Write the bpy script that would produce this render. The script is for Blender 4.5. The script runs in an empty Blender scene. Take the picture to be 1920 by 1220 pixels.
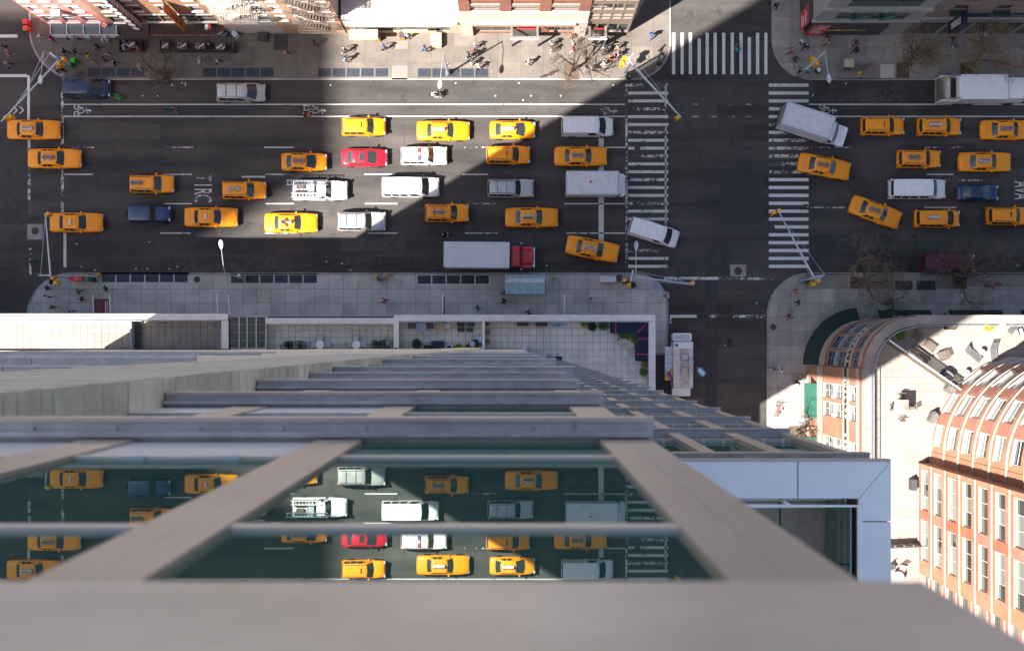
import bpy, bmesh, math, random
from mathutils import Vector, Matrix
random.seed(7)
R = math.radians
scene = bpy.context.scene
COL = scene.collection
# ---------------------------------------------------------------- camera, sky, sun, exposure
H = 120.0          # height of the lens above the street
F = 2220.0         # focal length in pixels of the 1920 px wide photograph
NX, NY = 960.0, 646.0   # pixel straight below the lens
cam_d = bpy.data.cameras.new('camera'); cam = bpy.data.objects.new('camera', cam_d); COL.objects.link(cam)
cam.location = (0, 0, H); cam.rotation_euler = (0, 0, 0)
cam_d.sensor_width = 36; cam_d.sensor_fit = 'HORIZONTAL'; cam_d.lens = F / 1920 * 36
cam_d.shift_y = (NY - 610) / 1920; cam_d.clip_start = 0.05; cam_d.clip_end = 3000
cam_d.dof.use_dof = True; cam_d.dof.focus_distance = 112; cam_d.dof.aperture_fstop = 3.0
scene.camera = cam
SUN_EL = R(52.0); SUN_TRAVEL = Vector((0.86, 0.51, 0)).normalized()
world = bpy.data.worlds.new('World'); scene.world = world; world.use_nodes = True
wn = world.node_tree.nodes; wl = world.node_tree.links
bg = wn['Background']; sky = wn.new('ShaderNodeTexSky'); sky.sky_type = 'NISHITA'; sky.sun_disc = False
sky.sun_elevation = SUN_EL
sky.sun_rotation = math.atan2(-SUN_TRAVEL.x, -SUN_TRAVEL.y)
sky.altitude = 50; sky.air_density = 1.0; sky.dust_density = 2.2; sky.ozone_density = 1.0
wl.new(sky.outputs[0], bg.inputs[0]); bg.inputs[1].default_value = 0.055
sun_d = bpy.data.lights.new('sun', 'SUN'); sun = bpy.data.objects.new('sun', sun_d); COL.objects.link(sun)
sun_d.energy = 5.0; sun_d.angle = R(0.53); sun_d.color = (1.0, 0.90, 0.80)
sd = Vector((SUN_TRAVEL.x * math.cos(SUN_EL), SUN_TRAVEL.y * math.cos(SUN_EL), -math.sin(SUN_EL)))
sun.rotation_euler = sd.to_track_quat('-Z', 'Y').to_euler(); sun.location = (-90, -60, 200)
vs = scene.view_settings; vs.view_transform = 'Standard'; vs.look = 'None'; vs.gamma = 1.0; vs.use_curve_mapping = False
vs.exposure = 1.82
cy = scene.cycles
try:
    cy.max_bounces = 7; cy.diffuse_bounces = 3; cy.glossy_bounces = 4; cy.transmission_bounces = 4; cy.transparent_max_bounces = 8
    cy.caustics_reflective = False; cy.caustics_refractive = False
    cy.use_denoising = True
except Exception: pass

# ---------------------------------------------------------------- helpers
def P(x, y, z=0.0):
    """pixel of the photograph -> world point at height z"""
    k = (H - z) / F
    return Vector(((x - NX) * k, (NY - y) * k, z))
def PX(x, z=0.0): return (x - NX) * (H - z) / F
def PY(y, z=0.0): return (NY - y) * (H - z) / F

class MB:
    def __init__(s): s.v = []; s.f = []; s.m = []; s.cur = 0
    def quad(s, *pts):
        n = len(s.v); s.v += [tuple(p) for p in pts]; s.f.append(tuple(range(n, n + len(pts)))); s.m.append(s.cur); return s
    def box(s, x0, y0, z0, x1, y1, z1):
        if x0 > x1: x0, x1 = x1, x0
        if y0 > y1: y0, y1 = y1, y0
        if z0 > z1: z0, z1 = z1, z0
        n = len(s.v)
        s.v += [(x0,y0,z0),(x1,y0,z0),(x1,y1,z0),(x0,y1,z0),(x0,y0,z1),(x1,y0,z1),(x1,y1,z1),(x0,y1,z1)]
        for q in ((0,3,2,1),(4,5,6,7),(0,1,5,4),(1,2,6,5),(2,3,7,6),(3,0,4,7)):
            s.f.append(tuple(n + i for i in q)); s.m.append(s.cur)
        return s
    def cbox(s, cx, cy, cz, sx, sy, sz): return s.box(cx-sx/2, cy-sy/2, cz-sz/2, cx+sx/2, cy+sy/2, cz+sz/2)
    def prism(s, poly, z0, z1):
        n = len(s.v); k = len(poly)
        s.v += [(p[0], p[1], z0) for p in poly] + [(p[0], p[1], z1) for p in poly]
        s.f.append(tuple(n + k - 1 - i for i in range(k))); s.m.append(s.cur)
        s.f.append(tuple(n + k + i for i in range(k))); s.m.append(s.cur)
        for i in range(k):
            j = (i + 1) % k; s.f.append((n+i, n+j, n+k+j, n+k+i)); s.m.append(s.cur)
        return s
    def tube(s, pts, r, n=6, cap=True):
        pts = [Vector(p) for p in pts]; rs = r if isinstance(r, (list, tuple)) else [r] * len(pts)
        base = len(s.v); up = None
        for i, p in enumerate(pts):
            t = (pts[min(i+1, len(pts)-1)] - pts[max(i-1, 0)]).normalized()
            a = t.orthogonal().normalized() if up is None else (up - t * up.dot(t)).normalized()
            up = a; b = t.cross(a)
            for k in range(n):
                an = 2 * math.pi * k / n; s.v.append(tuple(p + (a * math.cos(an) + b * math.sin(an)) * rs[i]))
        for i in range(len(pts) - 1):
            for k in range(n):
                k2 = (k + 1) % n; o = base + i * n
                s.f.append((o+k, o+k2, o+n+k2, o+n+k)); s.m.append(s.cur)
        if cap:
            s.f.append(tuple(base + n - 1 - k for k in range(n))); s.m.append(s.cur)
            o = base + (len(pts)-1) * n; s.f.append(tuple(o + k for k in range(n))); s.m.append(s.cur)
        return s
    def cyl(s, x, y, z0, z1, r, n=16, r1=None):
        r1 = r if r1 is None else r1
        return s.tube([(x, y, z0), (x, y, z1)], [r, r1], n)
    def lathe(s, prof, n=14, c=(0, 0)):
        base = len(s.v); k = len(prof)
        for r, z in prof:
            for i in range(n):
                a = 2*math.pi*i/n; s.v.append((c[0]+r*math.cos(a), c[1]+r*math.sin(a), z))
        for j in range(k-1):
            for i in range(n):
                i2 = (i+1) % n; s.f.append((base+j*n+i, base+j*n+i2, base+(j+1)*n+i2, base+(j+1)*n+i)); s.m.append(s.cur)
        s.f.append(tuple(base+n-1-i for i in range(n))); s.m.append(s.cur)
        s.f.append(tuple(base+(k-1)*n+i for i in range(n))); s.m.append(s.cur)
        return s
    def xf(s, mat, start=0):
        for i in range(start, len(s.v)): s.v[i] = tuple(mat @ Vector(s.v[i]))
        return s
    def mesh(s, name, mats=(), smooth=False):
        me = bpy.data.meshes.new(name); me.from_pydata(s.v, [], s.f)
        if not isinstance(mats, (list, tuple)): mats = [mats]
        for m in mats: me.materials.append(m)
        if len(mats) > 1: me.polygons.foreach_set('material_index', s.m)
        bm = bmesh.new(); bm.from_mesh(me); bmesh.ops.recalc_face_normals(bm, faces=bm.faces)
        if smooth:
            for f in bm.faces: f.smooth = True
            for e in bm.edges:
                if len(e.link_faces) == 2 and e.calc_face_angle(0) > R(38): e.smooth = False
        bm.to_mesh(me); bm.free(); me.update()
        return me
    def build(s, name, mats, parent=None, loc=(0,0,0), rz=0.0, smooth=False):
        return obj(name, s.mesh(name, mats, smooth), parent, loc, rz)
def obj(name, me, parent=None, loc=(0,0,0), rz=0.0):
    o = bpy.data.objects.new(name, me); COL.objects.link(o); o.location = loc; o.rotation_euler = (0, 0, rz)
    if parent is not None: o.parent = parent
    return o
LABELS = {}
def tag(o, label, cat, group=None):
    if label in LABELS and not (group and LABELS[label] == group): print('DUP LABEL', label)
    LABELS[label] = group
    o['label'] = label; o['category'] = cat
    if group: o['group'] = group
    return o
def thing(name, label, cat, loc=(0,0,0), rz=0.0, group=None):
    o = bpy.data.objects.new(name, None); COL.objects.link(o); o.empty_display_size = 0.3
    o.location = loc; o.rotation_euler = (0, 0, rz); return tag(o, label, cat, group)
def struct(o): o['kind'] = 'structure'; return o
def stuff(o): o['kind'] = 'stuff'; return o
def recolor(o, m, slot=0):
    o.material_slots[slot].link = 'OBJECT'; o.material_slots[slot].material = m
def clip_poly(poly, x0, y0, x1, y1):
    def cl(pts, ax, val, keep_gt):
        out = []
        for i in range(len(pts)):
            a, b = pts[i-1], pts[i]
            ia = (a[ax] >= val) == keep_gt or a[ax] == val; ib = (b[ax] >= val) == keep_gt or b[ax] == val
            if ia != ib:
                t = (val - a[ax]) / (b[ax] - a[ax]); out.append((a[0]+(b[0]-a[0])*t, a[1]+(b[1]-a[1])*t))
            if ib: out.append(b)
        return out
    p = cl(poly, 0, x0, True)
    if p: p = cl(p, 0, x1, False)
    if p: p = cl(p, 1, y0, True)
    if p: p = cl(p, 1, y1, False)
    return p
def area(p): return abs(sum(p[i-1][0]*p[i][1]-p[i][0]*p[i-1][1] for i in range(len(p))))/2
def text_mesh(name, s, size, mat, depth=0.01, font_x=1.0, bold=0.0):
    cu = bpy.data.curves.new(name, 'FONT'); cu.body = s; cu.size = size; cu.extrude = depth; cu.align_x = 'CENTER'; cu.align_y = 'CENTER'; cu.offset = bold; cu.resolution_u = 2
    t = bpy.data.objects.new(name, cu); COL.objects.link(t)
    dg = bpy.context.evaluated_depsgraph_get(); me = bpy.data.meshes.new_from_object(t.evaluated_get(dg))
    bpy.data.objects.remove(t); bpy.data.curves.remove(cu)
    me.materials.clear(); me.materials.append(mat)
    for v in me.vertices: v.co.x *= font_x
    return me

# ---------------------------------------------------------------- materials
def newmat(name):
    m = bpy.data.materials.new(name); m.use_nodes = True; nt = m.node_tree
    return m, nt, nt.nodes, nt.links, nt.nodes['Principled BSDF']
def noise(n, l, vec, scale, detail=4, rough=.6):
    t = n.new('ShaderNodeTexNoise'); t.inputs['Scale'].default_value = scale; t.inputs['Detail'].default_value = detail
    t.inputs['Roughness'].default_value = rough; l.new(vec, t.inputs['Vector']); return t.outputs[0]
def ramp(n, l, fac, stops):
    r = n.new('ShaderNodeValToRGB'); cr = r.color_ramp
    while len(cr.elements) < len(stops): cr.elements.new(.5)
    for e, (p, c) in zip(cr.elements, stops): e.position = p; e.color = c if len(c) == 4 else (*c, 1)
    l.new(fac, r.inputs[0]); return r.outputs[0]
def mixc(n, l, fac, a, b, mode='MIX'):
    x = n.new('ShaderNodeMix'); x.data_type = 'RGBA'; x.blend_type = mode
    for sock, v in ((x.inputs[0], fac), (x.inputs[6], a), (x.inputs[7], b)):
        if hasattr(v, 'is_output'): l.new(v, sock)
        else: sock.default_value = v if not isinstance(v, tuple) or len(v) == 4 else (*v, 1)
    return x.outputs[2]
def coords(n, kind='Object'):
    return n.new('ShaderNodeTexCoord').outputs[kind]
def world_pos(n): return n.new('ShaderNodeNewGeometry').outputs['Position']
def M(name, col, rough=.6, metal=0.0, var=.18, scale=2.5, bump=0.0, coat=0.0, spec=.5, fine=0.0, wpos=True):
    m, nt, n, l, b = newmat(name)
    v = world_pos(n) if wpos else coords(n)
    c1 = tuple(max(0, c*(1-var)) for c in col); c2 = tuple(min(1, c*(1+var)) for c in col)
    f = noise(n, l, v, scale); c = ramp(n, l, f, [(.3, c1), (.7, c2)])
    if fine:
        f2 = noise(n, l, v, scale*14, 2); c = mixc(n, l, fine, c, ramp(n, l, f2, [(.35, tuple(x*.45 for x in col)), (.65, tuple(min(1, x*1.3) for x in col))]))
    l.new(c, b.inputs['Base Color']); b.inputs['Roughness'].default_value = rough; b.inputs['Metallic'].default_value = metal
    b.inputs['Specular IOR Level'].default_value = spec
    if coat: b.inputs['Coat Weight'].default_value = coat; b.inputs['Coat Roughness'].default_value = .06
    if bump:
        bp = n.new('ShaderNodeBump'); bp.inputs['Strength'].default_value = bump; bp.inputs['Distance'].default_value = .02
        l.new(noise(n, l, v, scale*10, 3), bp.inputs['Height']); l.new(bp.outputs[0], b.inputs['Normal'])
    return m
def glassmat(name, tint, spec=.8, ior=1.5, rough=.02, base=.02, wob=0.0):
    m, nt, n, l, b = newmat(name)
    b.inputs['Base Color'].default_value = (tint[0]*base, tint[1]*base, tint[2]*base, 1)
    b.inputs['Roughness'].default_value = rough; b.inputs['IOR'].default_value = ior; b.inputs['Specular IOR Level'].default_value = spec
    b.inputs['Specular Tint'].default_value = (*tint, 1)
    if wob:
        bp = n.new('ShaderNodeBump'); bp.inputs['Strength'].default_value = wob; bp.inputs['Distance'].default_value = .05
        l.new(noise(n, l, world_pos(n), .8, 1), bp.inputs['Height']); l.new(bp.outputs[0], b.inputs['Normal'])
    return m
def asphalt():
    m, nt, n, l, b = newmat('asphalt'); v = world_pos(n)
    mp = n.new('ShaderNodeMapping'); mp.inputs['Scale'].default_value = (.06, .45, 1); l.new(v, mp.inputs[0])
    lanes = noise(n, l, mp.outputs[0], 1.0, 5, .6)
    c = ramp(n, l, lanes, [(.30, (.034, .034, .036)), (.70, (.094, .087, .081))])
    big = noise(n, l, v, .13, 4); c = mixc(n, l, .55, c, ramp(n, l, big, [(.32, (.55, .56, .6)), (.72, (1.25, 1.22, 1.18))]), 'MULTIPLY')
    stain = noise(n, l, v, .7, 8, .75); c = mixc(n, l, 1.0, c, ramp(n, l, stain, [(.30, (.5, .5, .52)), (.43, (1, 1, 1))]), 'MULTIPLY')
    grain = noise(n, l, v, 26, 2); c = mixc(n, l, .5, c, ramp(n, l, grain, [(.35, (.6, .6, .6)), (.66, (1.5, 1.5, 1.5))]), 'MULTIPLY')
    vo = n.new('ShaderNodeTexVoronoi'); vo.inputs['Scale'].default_value = 1.1; l.new(v, vo.inputs['Vector'])
    spots = ramp(n, l, vo.outputs['Distance'], [(.035, (.35, .35, .36)), (.06, (1, 1, 1))]); c = mixc(n, l, .7, c, spots, 'MULTIPLY')
    # crack / sealed joint lines
    mc = n.new('ShaderNodeTexVoronoi'); mc.feature = 'DISTANCE_TO_EDGE'; mc.inputs['Scale'].default_value = .09
    wv = n.new('ShaderNodeVectorMath'); wv.operation = 'ADD'; nz = n.new('ShaderNodeTexNoise'); nz.inputs['Scale'].default_value = .22; nz.inputs['Detail'].default_value = 6; l.new(v, nz.inputs['Vector'])
    sc = n.new('ShaderNodeVectorMath'); sc.operation = 'SCALE'; sc.inputs['Scale'].default_value = 7.0; l.new(nz.outputs['Color'], sc.inputs[0]); l.new(v, wv.inputs[0]); l.new(sc.outputs[0], wv.inputs[1]); l.new(wv.outputs[0], mc.inputs['Vector'])
    c = mixc(n, l, .22, c, ramp(n, l, mc.outputs['Distance'], [(.002, (.4, .4, .42)), (.006, (1, 1, 1))]), 'MULTIPLY')
    l.new(c, b.inputs['Base Color']); b.inputs['Roughness'].default_value = .88; b.inputs['Specular IOR Level'].default_value = .3
    bp = n.new('ShaderNodeBump'); bp.inputs['Strength'].default_value = .35; bp.inputs['Distance'].default_value = .02
    l.new(grain, bp.inputs['Height']); l.new(bp.outputs[0], b.inputs['Normal'])
    return m
def concrete(name, col, gum=.6, rand=.12):
    m, nt, n, l, b = newmat(name); v = world_pos(n)
    oi = n.new('ShaderNodeObjectInfo')
    c = ramp(n, l, oi.outputs['Random'], [(0, tuple(x*(1-rand) for x in col)), (1, tuple(x*(1+rand) for x in col))])
    f = noise(n, l, v, .55, 6, .65); c = mixc(n, l, .8, c, ramp(n, l, f, [(.3, (.72, .72, .74)), (.7, (1.18, 1.17, 1.15))]), 'MULTIPLY')
    g = noise(n, l, v, 20, 2); c = mixc(n, l, .4, c, ramp(n, l, g, [(.35, (.7, .7, .7)), (.65, (1.25, 1.25, 1.25))]), 'MULTIPLY')
    vo = n.new('ShaderNodeTexVoronoi'); vo.inputs['Scale'].default_value = 2.3; l.new(v, vo.inputs['Vector'])
    c = mixc(n, l, gum, c, ramp(n, l, vo.outputs['Distance'], [(.05, (.28, .27, .27)), (.085, (1, 1, 1))]), 'MULTIPLY')
    l.new(c, b.inputs['Base Color']); b.inputs['Roughness'].default_value = .85; b.inputs['Specular IOR Level'].default_value = .25
    bp = n.new('ShaderNodeBump'); bp.inputs['Strength'].default_value = .2; bp.inputs['Distance'].default_value = .01
    l.new(g, bp.inputs['Height']); l.new(bp.outputs[0], b.inputs['Normal'])
    return m
def roadpaint(name, col=(.62, .62, .60), wear=.5):
    m, nt, n, l, b = newmat(name); v = world_pos(n)
    f = noise(n, l, v, 2.6, 8, .8); f2 = noise(n, l, v, .35, 3)
    ad = n.new('ShaderNodeMath'); ad.operation = 'ADD'; l.new(f, ad.inputs[0])
    mu = n.new('ShaderNodeMath'); mu.operation = 'MULTIPLY'; mu.inputs[1].default_value = .6; l.new(f2, mu.inputs[0]); l.new(mu.outputs[0], ad.inputs[1])
    k = ramp(n, l, ad.outputs[0], [(wear, (0, 0, 0)), (wear + .06, (1, 1, 1))])
    tr = n.new('ShaderNodeBsdfTransparent'); mx = n.new('ShaderNodeMixShader')
    l.new(k, mx.inputs[0]); l.new(tr.outputs[0], mx.inputs[1]); l.new(b.outputs[0], mx.inputs[2])
    l.new(mx.outputs[0], n['Material Output'].inputs[0])
    g = noise(n, l, v, 9, 3); l.new(ramp(n, l, g, [(.35, tuple(c*.72 for c in col)), (.6, col)]), b.inputs['Base Color']); b.inputs['Roughness'].default_value = .8
    return m
def brick(name, c1, c2, mortar, axis='XZ', scale=4.0, bump=.4, msize=.02):
    m, nt, n, l, b = newmat(name); v = world_pos(n)
    sp = n.new('ShaderNodeSeparateXYZ'); l.new(v, sp.inputs[0]); cb = n.new('ShaderNodeCombineXYZ')
    l.new(sp.outputs['X' if axis[0] == 'X' else 'Y'], cb.inputs[0]); l.new(sp.outputs['Z'], cb.inputs[1])
    t = n.new('ShaderNodeTexBrick'); t.inputs['Scale'].default_value = scale; t.inputs['Mortar Size'].default_value = msize
    t.inputs['Color1'].default_value = (*c1, 1); t.inputs['Color2'].default_value = (*c2, 1); t.inputs['Mortar'].default_value = (*mortar, 1)
    t.inputs['Brick Width'].default_value = 1.0; t.inputs['Row Height'].default_value = .32
    l.new(cb.outputs[0], t.inputs['Vector'])
    f = noise(n, l, v, .8, 5); c = mixc(n, l, .8, t.outputs[0], ramp(n, l, f, [(.3, (.75, .75, .76)), (.7, (1.15, 1.14, 1.12))]), 'MULTIPLY')
    l.new(c, b.inputs['Base Color']); b.inputs['Roughness'].default_value = .85
    bp = n.new('ShaderNodeBump'); bp.inputs['Strength'].default_value = bump; bp.inputs['Distance'].default_value = .02; bp.invert = True
    l.new(t.outputs['Fac'], bp.inputs['Height']); l.new(bp.outputs[0], b.inputs['Normal'])
    return m
def carpaint(name, col, rough=.28, coat=.6, metal=0.0):
    m, nt, n, l, b = newmat(name); v = coords(n)
    f = noise(n, l, v, 2.2, 5); c = ramp(n, l, f, [(.3, tuple(x*.9 for x in col)), (.7, tuple(min(1, x*1.04) for x in col))])
    oi = n.new('ShaderNodeObjectInfo'); hv = n.new('ShaderNodeHueSaturation'); hv.inputs['Saturation'].default_value = 1.0
    mr = n.new('ShaderNodeMapRange'); mr.inputs[3].default_value = .93; mr.inputs[4].default_value = 1.05; l.new(oi.outputs['Random'], mr.inputs[0])
    l.new(mr.outputs[0], hv.inputs['Value']); l.new(c, hv.inputs['Color']); l.new(hv.outputs[0], b.inputs['Base Color'])
    l.new(ramp(n, l, noise(n, l, v, 3, 4), [(.3, (rough*.8,)*3), (.7, (rough*1.4,)*3)]), b.inputs['Roughness'])
    b.inputs['Metallic'].default_value = metal; b.inputs['Coat Weight'].default_value = coat; b.inputs['Coat Roughness'].default_value = .08
    return m
MT = {}
MT['asphalt'] = asphalt()
MT['walk'] = concrete('sidewalk_concrete', (.46, .445, .425)); MT['walk_r'] = concrete('sidewalk_concrete_right_dimmed', (.33, .315, .30)); MT['walk_top'] = concrete('sidewalk_concrete_warm', (.155, .140, .127))  # walk_r: copy of walk, colour darkened to hold back the sun on it
MT['walk_pale'] = concrete('sidewalk_concrete_new', (.22, .20, .185), .4); MT['walk_brown'] = concrete('sidewalk_concrete_brown', (.29, .27, .25))
MT['bed'] = M('joint_bed', (.10, .10, .10), .9); MT['kerb'] = concrete('kerb_stone', (.30, .29, .28), .3)
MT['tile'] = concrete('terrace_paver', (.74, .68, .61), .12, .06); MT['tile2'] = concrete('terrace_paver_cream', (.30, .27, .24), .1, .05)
MT['tile_dark'] = concrete('slate_paver', (.46, .43, .40), .3)
MT['paint'] = roadpaint('road_paint', wear=.65); MT['paint_worn'] = roadpaint('road_paint_worn', wear=.78); MT['paint_fresh'] = roadpaint('road_paint_fresh', (.68, .68, .66), .56)
MT['patch'] = M('asphalt_patch', (.048, .047, .048), .9, var=.3, scale=1.5, fine=.4); MT['iron'] = M('cast_iron', (.045, .040, .040), .7, .0, .3, 9)
MT['grate'] = M('steel_grating', (.035, .045, .065), .55, .5, .3, 4); MT['grate_sun'] = M('steel_grating_bar', (.10, .11, .13), .5, .6, .3, 4)
MT['metal'] = M('grey_metal', (.42, .44, .47), .45, .7, .15, 3); MT['galv'] = M('galvanised_steel', (.55, .58, .62), .4, .6, .12, 3)
MT['white'] = M('white_paint', (.78, .78, .78), .45, var=.06); MT['white_metal'] = M('white_metal', (.55, .56, .58), .4, var=.08)
MT['black'] = M('black_paint', (.018, .018, .02), .5, var=.2); MT['dark'] = M('dark_grey', (.05, .05, .055), .6)
MT['sig'] = M('signal_yellow', (.85, .42, .01), .45, var=.08); MT['hyd'] = M('hydrant_yellow', (.55, .36, .02), .6)
MT['glass_car'] = glassmat('car_glass', (.70, .9, .92), .7, 1.5, .03, .05)
MT['glass'] = glassmat('window_glass', (.8, .95, .9), .6, 1.5, .02, .05, .02)
MT['glass_pale'] = glassmat('blind_behind_glass', (.85, .95, .85), .6, 1.5, .05, .2); MT['glass_tower'] = glassmat('tower_glass', (.80, .98, .92), 1.0, 3.0, .004, .05, .004); MT['glass_tower'].node_tree.nodes['Principled BSDF'].inputs['Base Color'].default_value = (.035, .11, .095, 1)
MT['tyre'] = M('tyre_rubber', (.02, .02, .02), .85); MT['rim'] = M('wheel_rim', (.45, .46, .48), .35, .8)
MT['chrome'] = M('chrome_trim', (.6, .6, .62), .2, .9); MT['lamp'] = M('headlamp_lens', (.42, .44, .46), .15, var=.05, spec=.8)
MT['tail'] = M('tail_lamp_red', (.5, .02, .015), .25); MT['red'] = M('red_paint', (.55, .03, .04), .4); MT['blue'] = M('blue_paint', (.03, .12, .42), .4)
MT['green'] = M('green_paint', (.02, .16, .09), .5); MT['mesh_grey'] = M('grey_mesh_fabric', (.09, .095, .10), .7); MT['wood'] = M('weathered_teak', (.13, .105, .09), .8, var=.3, scale=6); MT['wood_lt'] = M('light_wood', (.5, .4, .3), .75, var=.2, scale=5)
MT['navy'] = M('navy_fabric', (.012, .02, .05), .8, var=.3, scale=3, bump=.5); MT['pink'] = M('pink_strap', (.75, .04, .16), .6)
MT['soil'] = M('tree_pit_soil', (.10, .07, .05), .95, var=.4, scale=6, bump=.5)
MT['bark'] = M('bark', (.07, .055, .045), .9, var=.3, scale=9, bump=.5); MT['twig'] = M('twig_bark', (.13, .10, .08), .9, var=.3, scale=9)
MT['bud'] = M('spring_buds', (.22, .145, .07), .8, var=.4, scale=3); MT['leaf'] = M('shrub_leaf', (.035, .085, .025), .65, var=.45, scale=6); MT['leaf_dark'] = M('dark_leaf', (.015, .045, .02), .65, var=.45, scale=6); MT['leaf_lime'] = M('lime_leaf', (.10, .20, .02), .65, var=.4, scale=6)
MT['leaf_gold'] = M('gold_leaf', (.35, .33, .02), .65, var=.4, scale=6); MT['terracotta'] = M('terracotta', (.42, .22, .13), .8)
MT['awn_brown'] = M('brown_canvas', (.055, .035, .032), .85, var=.25, scale=2); MT['awn_green'] = M('green_canvas', (.004, .075, .05), .75, var=.2, scale=2); MT['awn_dark'] = M('dark_green_canvas', (.003, .020, .019), .75, var=.2)
MT['blue_grey'] = M('blue_grey_paint', (.26, .31, .38), .5, var=.12, scale=1.5)
# ---------------------------------------------------------------- ground: road, markings, pavements
road = struct(MB().quad((-900,-900,0),(900,-900,0),(900,900,0),(-900,900,0)).build('road', MT['asphalt']))
def flat(name, pxpoly, mat, z, parent=road, m=None):
    b = MB(); b.quad(*[P(x, y, 0)[:2] + (z,) if False else (PX(x), PY(y), z) for x, y in pxpoly]); return b.build(name, mat, parent)
def rect(name, x0, y0, x1, y1, mat='paint', z=.008, parent=road):
    return flat(name, [(x0, y1), (x1, y1), (x1, y0), (x0, y0)], MT[mat], z, parent)
# asphalt patches and concrete squares round covers
for x0, y0, x1, y1, mt in ((1323,465,1370,520,'patch'),(1266,484,1306,522,'patch'),(0,300,52,420,'patch'),(1322,522,1345,760,'patch'),(1200,610,1232,760,'patch')):
    rect('asphalt_patch', x0, y0, x1, y1, mt, .004)
for x0, y0, x1, y1 in ((1369,496,1399,518),(51,420,80,449)): rect('concrete_surround', x0, y0, x1, y1, 'walk_brown', .005)
# bike lane edges
for y in (196, 218.6):
    rect('lane_line', 119, y-1.1, 1172, y+1.1); rect('lane_line', 1517 if y < 200 else 1560, y-1.1, 1960, y+1.1, 'paint_fresh')
rect('stop_line', 114.5, 171, 119.5, 400, 'paint_worn'); rect('stop_line', 119, 436, 124.5, 501, 'paint')
rect('stop_line', 1122.5, 256, 1132, 452, 'paint')
rect('crosswalk_edge', 51, 142, 56, 225, 'paint_fresh'); rect('crosswalk_edge', -30, 139.5, 51, 145, 'paint_fresh'); rect('crosswalk_edge', 52, 258, 57, 416, 'paint_worn'); rect('crosswalk_edge', 54.5, 465, 59, 515, 'paint_worn')
rect('crosswalk_edge', -30, 65, 33, 71, 'paint_fresh')
rect('crosswalk_edge', 1172.5, 158, 1177, 505, 'paint_worn'); rect('crosswalk_edge', 1246.5, 160, 1250, 505, 'paint_worn')
rect('crosswalk_edge', 1245, 519, 1450, 524.5, 'paint_worn'); rect('crosswalk_edge', 1256, 590, 1306, 595.5, 'paint'); rect('crosswalk_edge', 1330, 590, 1434, 595.5, 'paint_worn'); rect('crosswalk_edge', 1255, 595.5, 1259.5, 606, 'paint_worn')
for k in range(24):
    y = 160 + 14.75 * k
    if k not in (18, 19, 20): rect('crosswalk_bar', 1178, y-2.7, 1253, y+2.7, 'paint' if k % 3 else 'paint_worn')
    rect('crosswalk_bar', 1441.5, y-3, 1516, y+3, 'paint_fresh' if 12 <= k else ('paint' if k < 5 else 'paint_worn'))
for x in (1263, 1279, 1294.5, 1311, 1326, 1341, 1357, 1373, 1389.5, 1405, 1420.5, 1436):
    y0 = 70 if x in (1405, 1311) else 62
    rect('crosswalk_bar', x-3, y0, x+3, 139.5, 'paint_fresh')
for y, segs in ((276.5, ((130,176),(307,362),(495,550),(870,915),(1135,1173),(1520,1597),(1738,1805))), (327, ((121,174),(305,360),(497,550),(683,740),(868,915),(1738,1788),(1512,1555))),
                (382, ((308,360),(498,551),(684,745),(872,931),(1058,1172))), (437, ((300,358),(497,553),(690,745),(872,934),(1062,1175))), (389, ((1520,1585),(1733,1793)))):
    for a, b_ in segs: rect('lane_dash', a, y-1.1, b_, y+1.1, 'paint' if (a+b_) % 3 else 'paint_worn')
rect('lane_dash', 453, 330, 497, 333, 'paint'); rect('lane_dash', 1798, 336.5, 1842, 340, 'paint_worn')
for x in (1263, 1297, 1331, 1364, 1398):
    rect('lane_dash', x, 195, x+11, 196.6, 'paint_worn'); rect('lane_dash', x, 218, x+13, 219.6, 'paint_worn')
def road_text(s, x, y, size, rz, sx=1.0, mat='paint'):
    o = obj('road_lettering', text_mesh('road_lettering', s, size, MT[mat], 0.0005, sx, .012), road, (PX(x), PY(y), .010), rz); return o
road_text('R', 379, 359, 2.6, R(-90), .42); road_text('I', 379, 347, 2.6, R(-90), .42); road_text('C', 379, 372, 2.6, R(-90), .5, 'paint_worn'); road_text('T', 379, 334, 2.4, R(-90), .4, 'paint_worn')
road_text('AVA', 1915, 357, 2.3, R(-90), .42, 'paint')
def bike_symbol(x, y, mat='paint', s=1.0):
    b = MB()
    def ring(cx, cy, r):
        for i in range(14):
            a, a2 = 2*math.pi*i/14, 2*math.pi*(i+1)/14
            b.quad((cx+r*math.cos(a), cy+r*math.sin(a), 0), (cx+r*math.cos(a2), cy+r*math.sin(a2), 0), (cx+(r-.1)*math.cos(a2), cy+(r-.1)*math.sin(a2), 0), (cx+(r-.1)*math.cos(a), cy+(r-.1)*math.sin(a), 0))
    def bar(p, q, w=.09):
        p = Vector((*p, 0)); q = Vector((*q, 0)); n_ = (q-p).normalized().cross(Vector((0,0,1)))*w/2
        b.quad(p+n_, q+n_, q-n_, p-n_)
    ring(-.45, .36, .3); ring(-.45, -.36, .3); bar((-.45,.36),(.15,.3)); bar((.15,.3),(.3,-.1)); bar((-.45,-.36),(.3,-.2)); bar((.15,.3),(-.3,-.05)); bar((.3,-.1),(.75,.05)); bar((.55,.2),(.7,-.35)); bar((.75,.05),(1.0,-.1), .2)
    return b.build('bike_symbol', MT[mat], road, (PX(x), PY(y), .009))
for x, y, mt in ((152,207,'paint'),(592,207,'paint'),(1138,208,'paint_worn'),(1550,207,'paint')): bike_symbol(x, y, mt)
for x in (24, 36):
    flat('chevron', [(x, 213), (x+2, 214), (x+9, 207.5), (x+7, 206.5)], MT['paint'], .009); flat('chevron', [(x+7, 207.5), (x+9, 206.5), (x+2, 199.5), (x, 200.5)], MT['paint'], .010)
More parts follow.
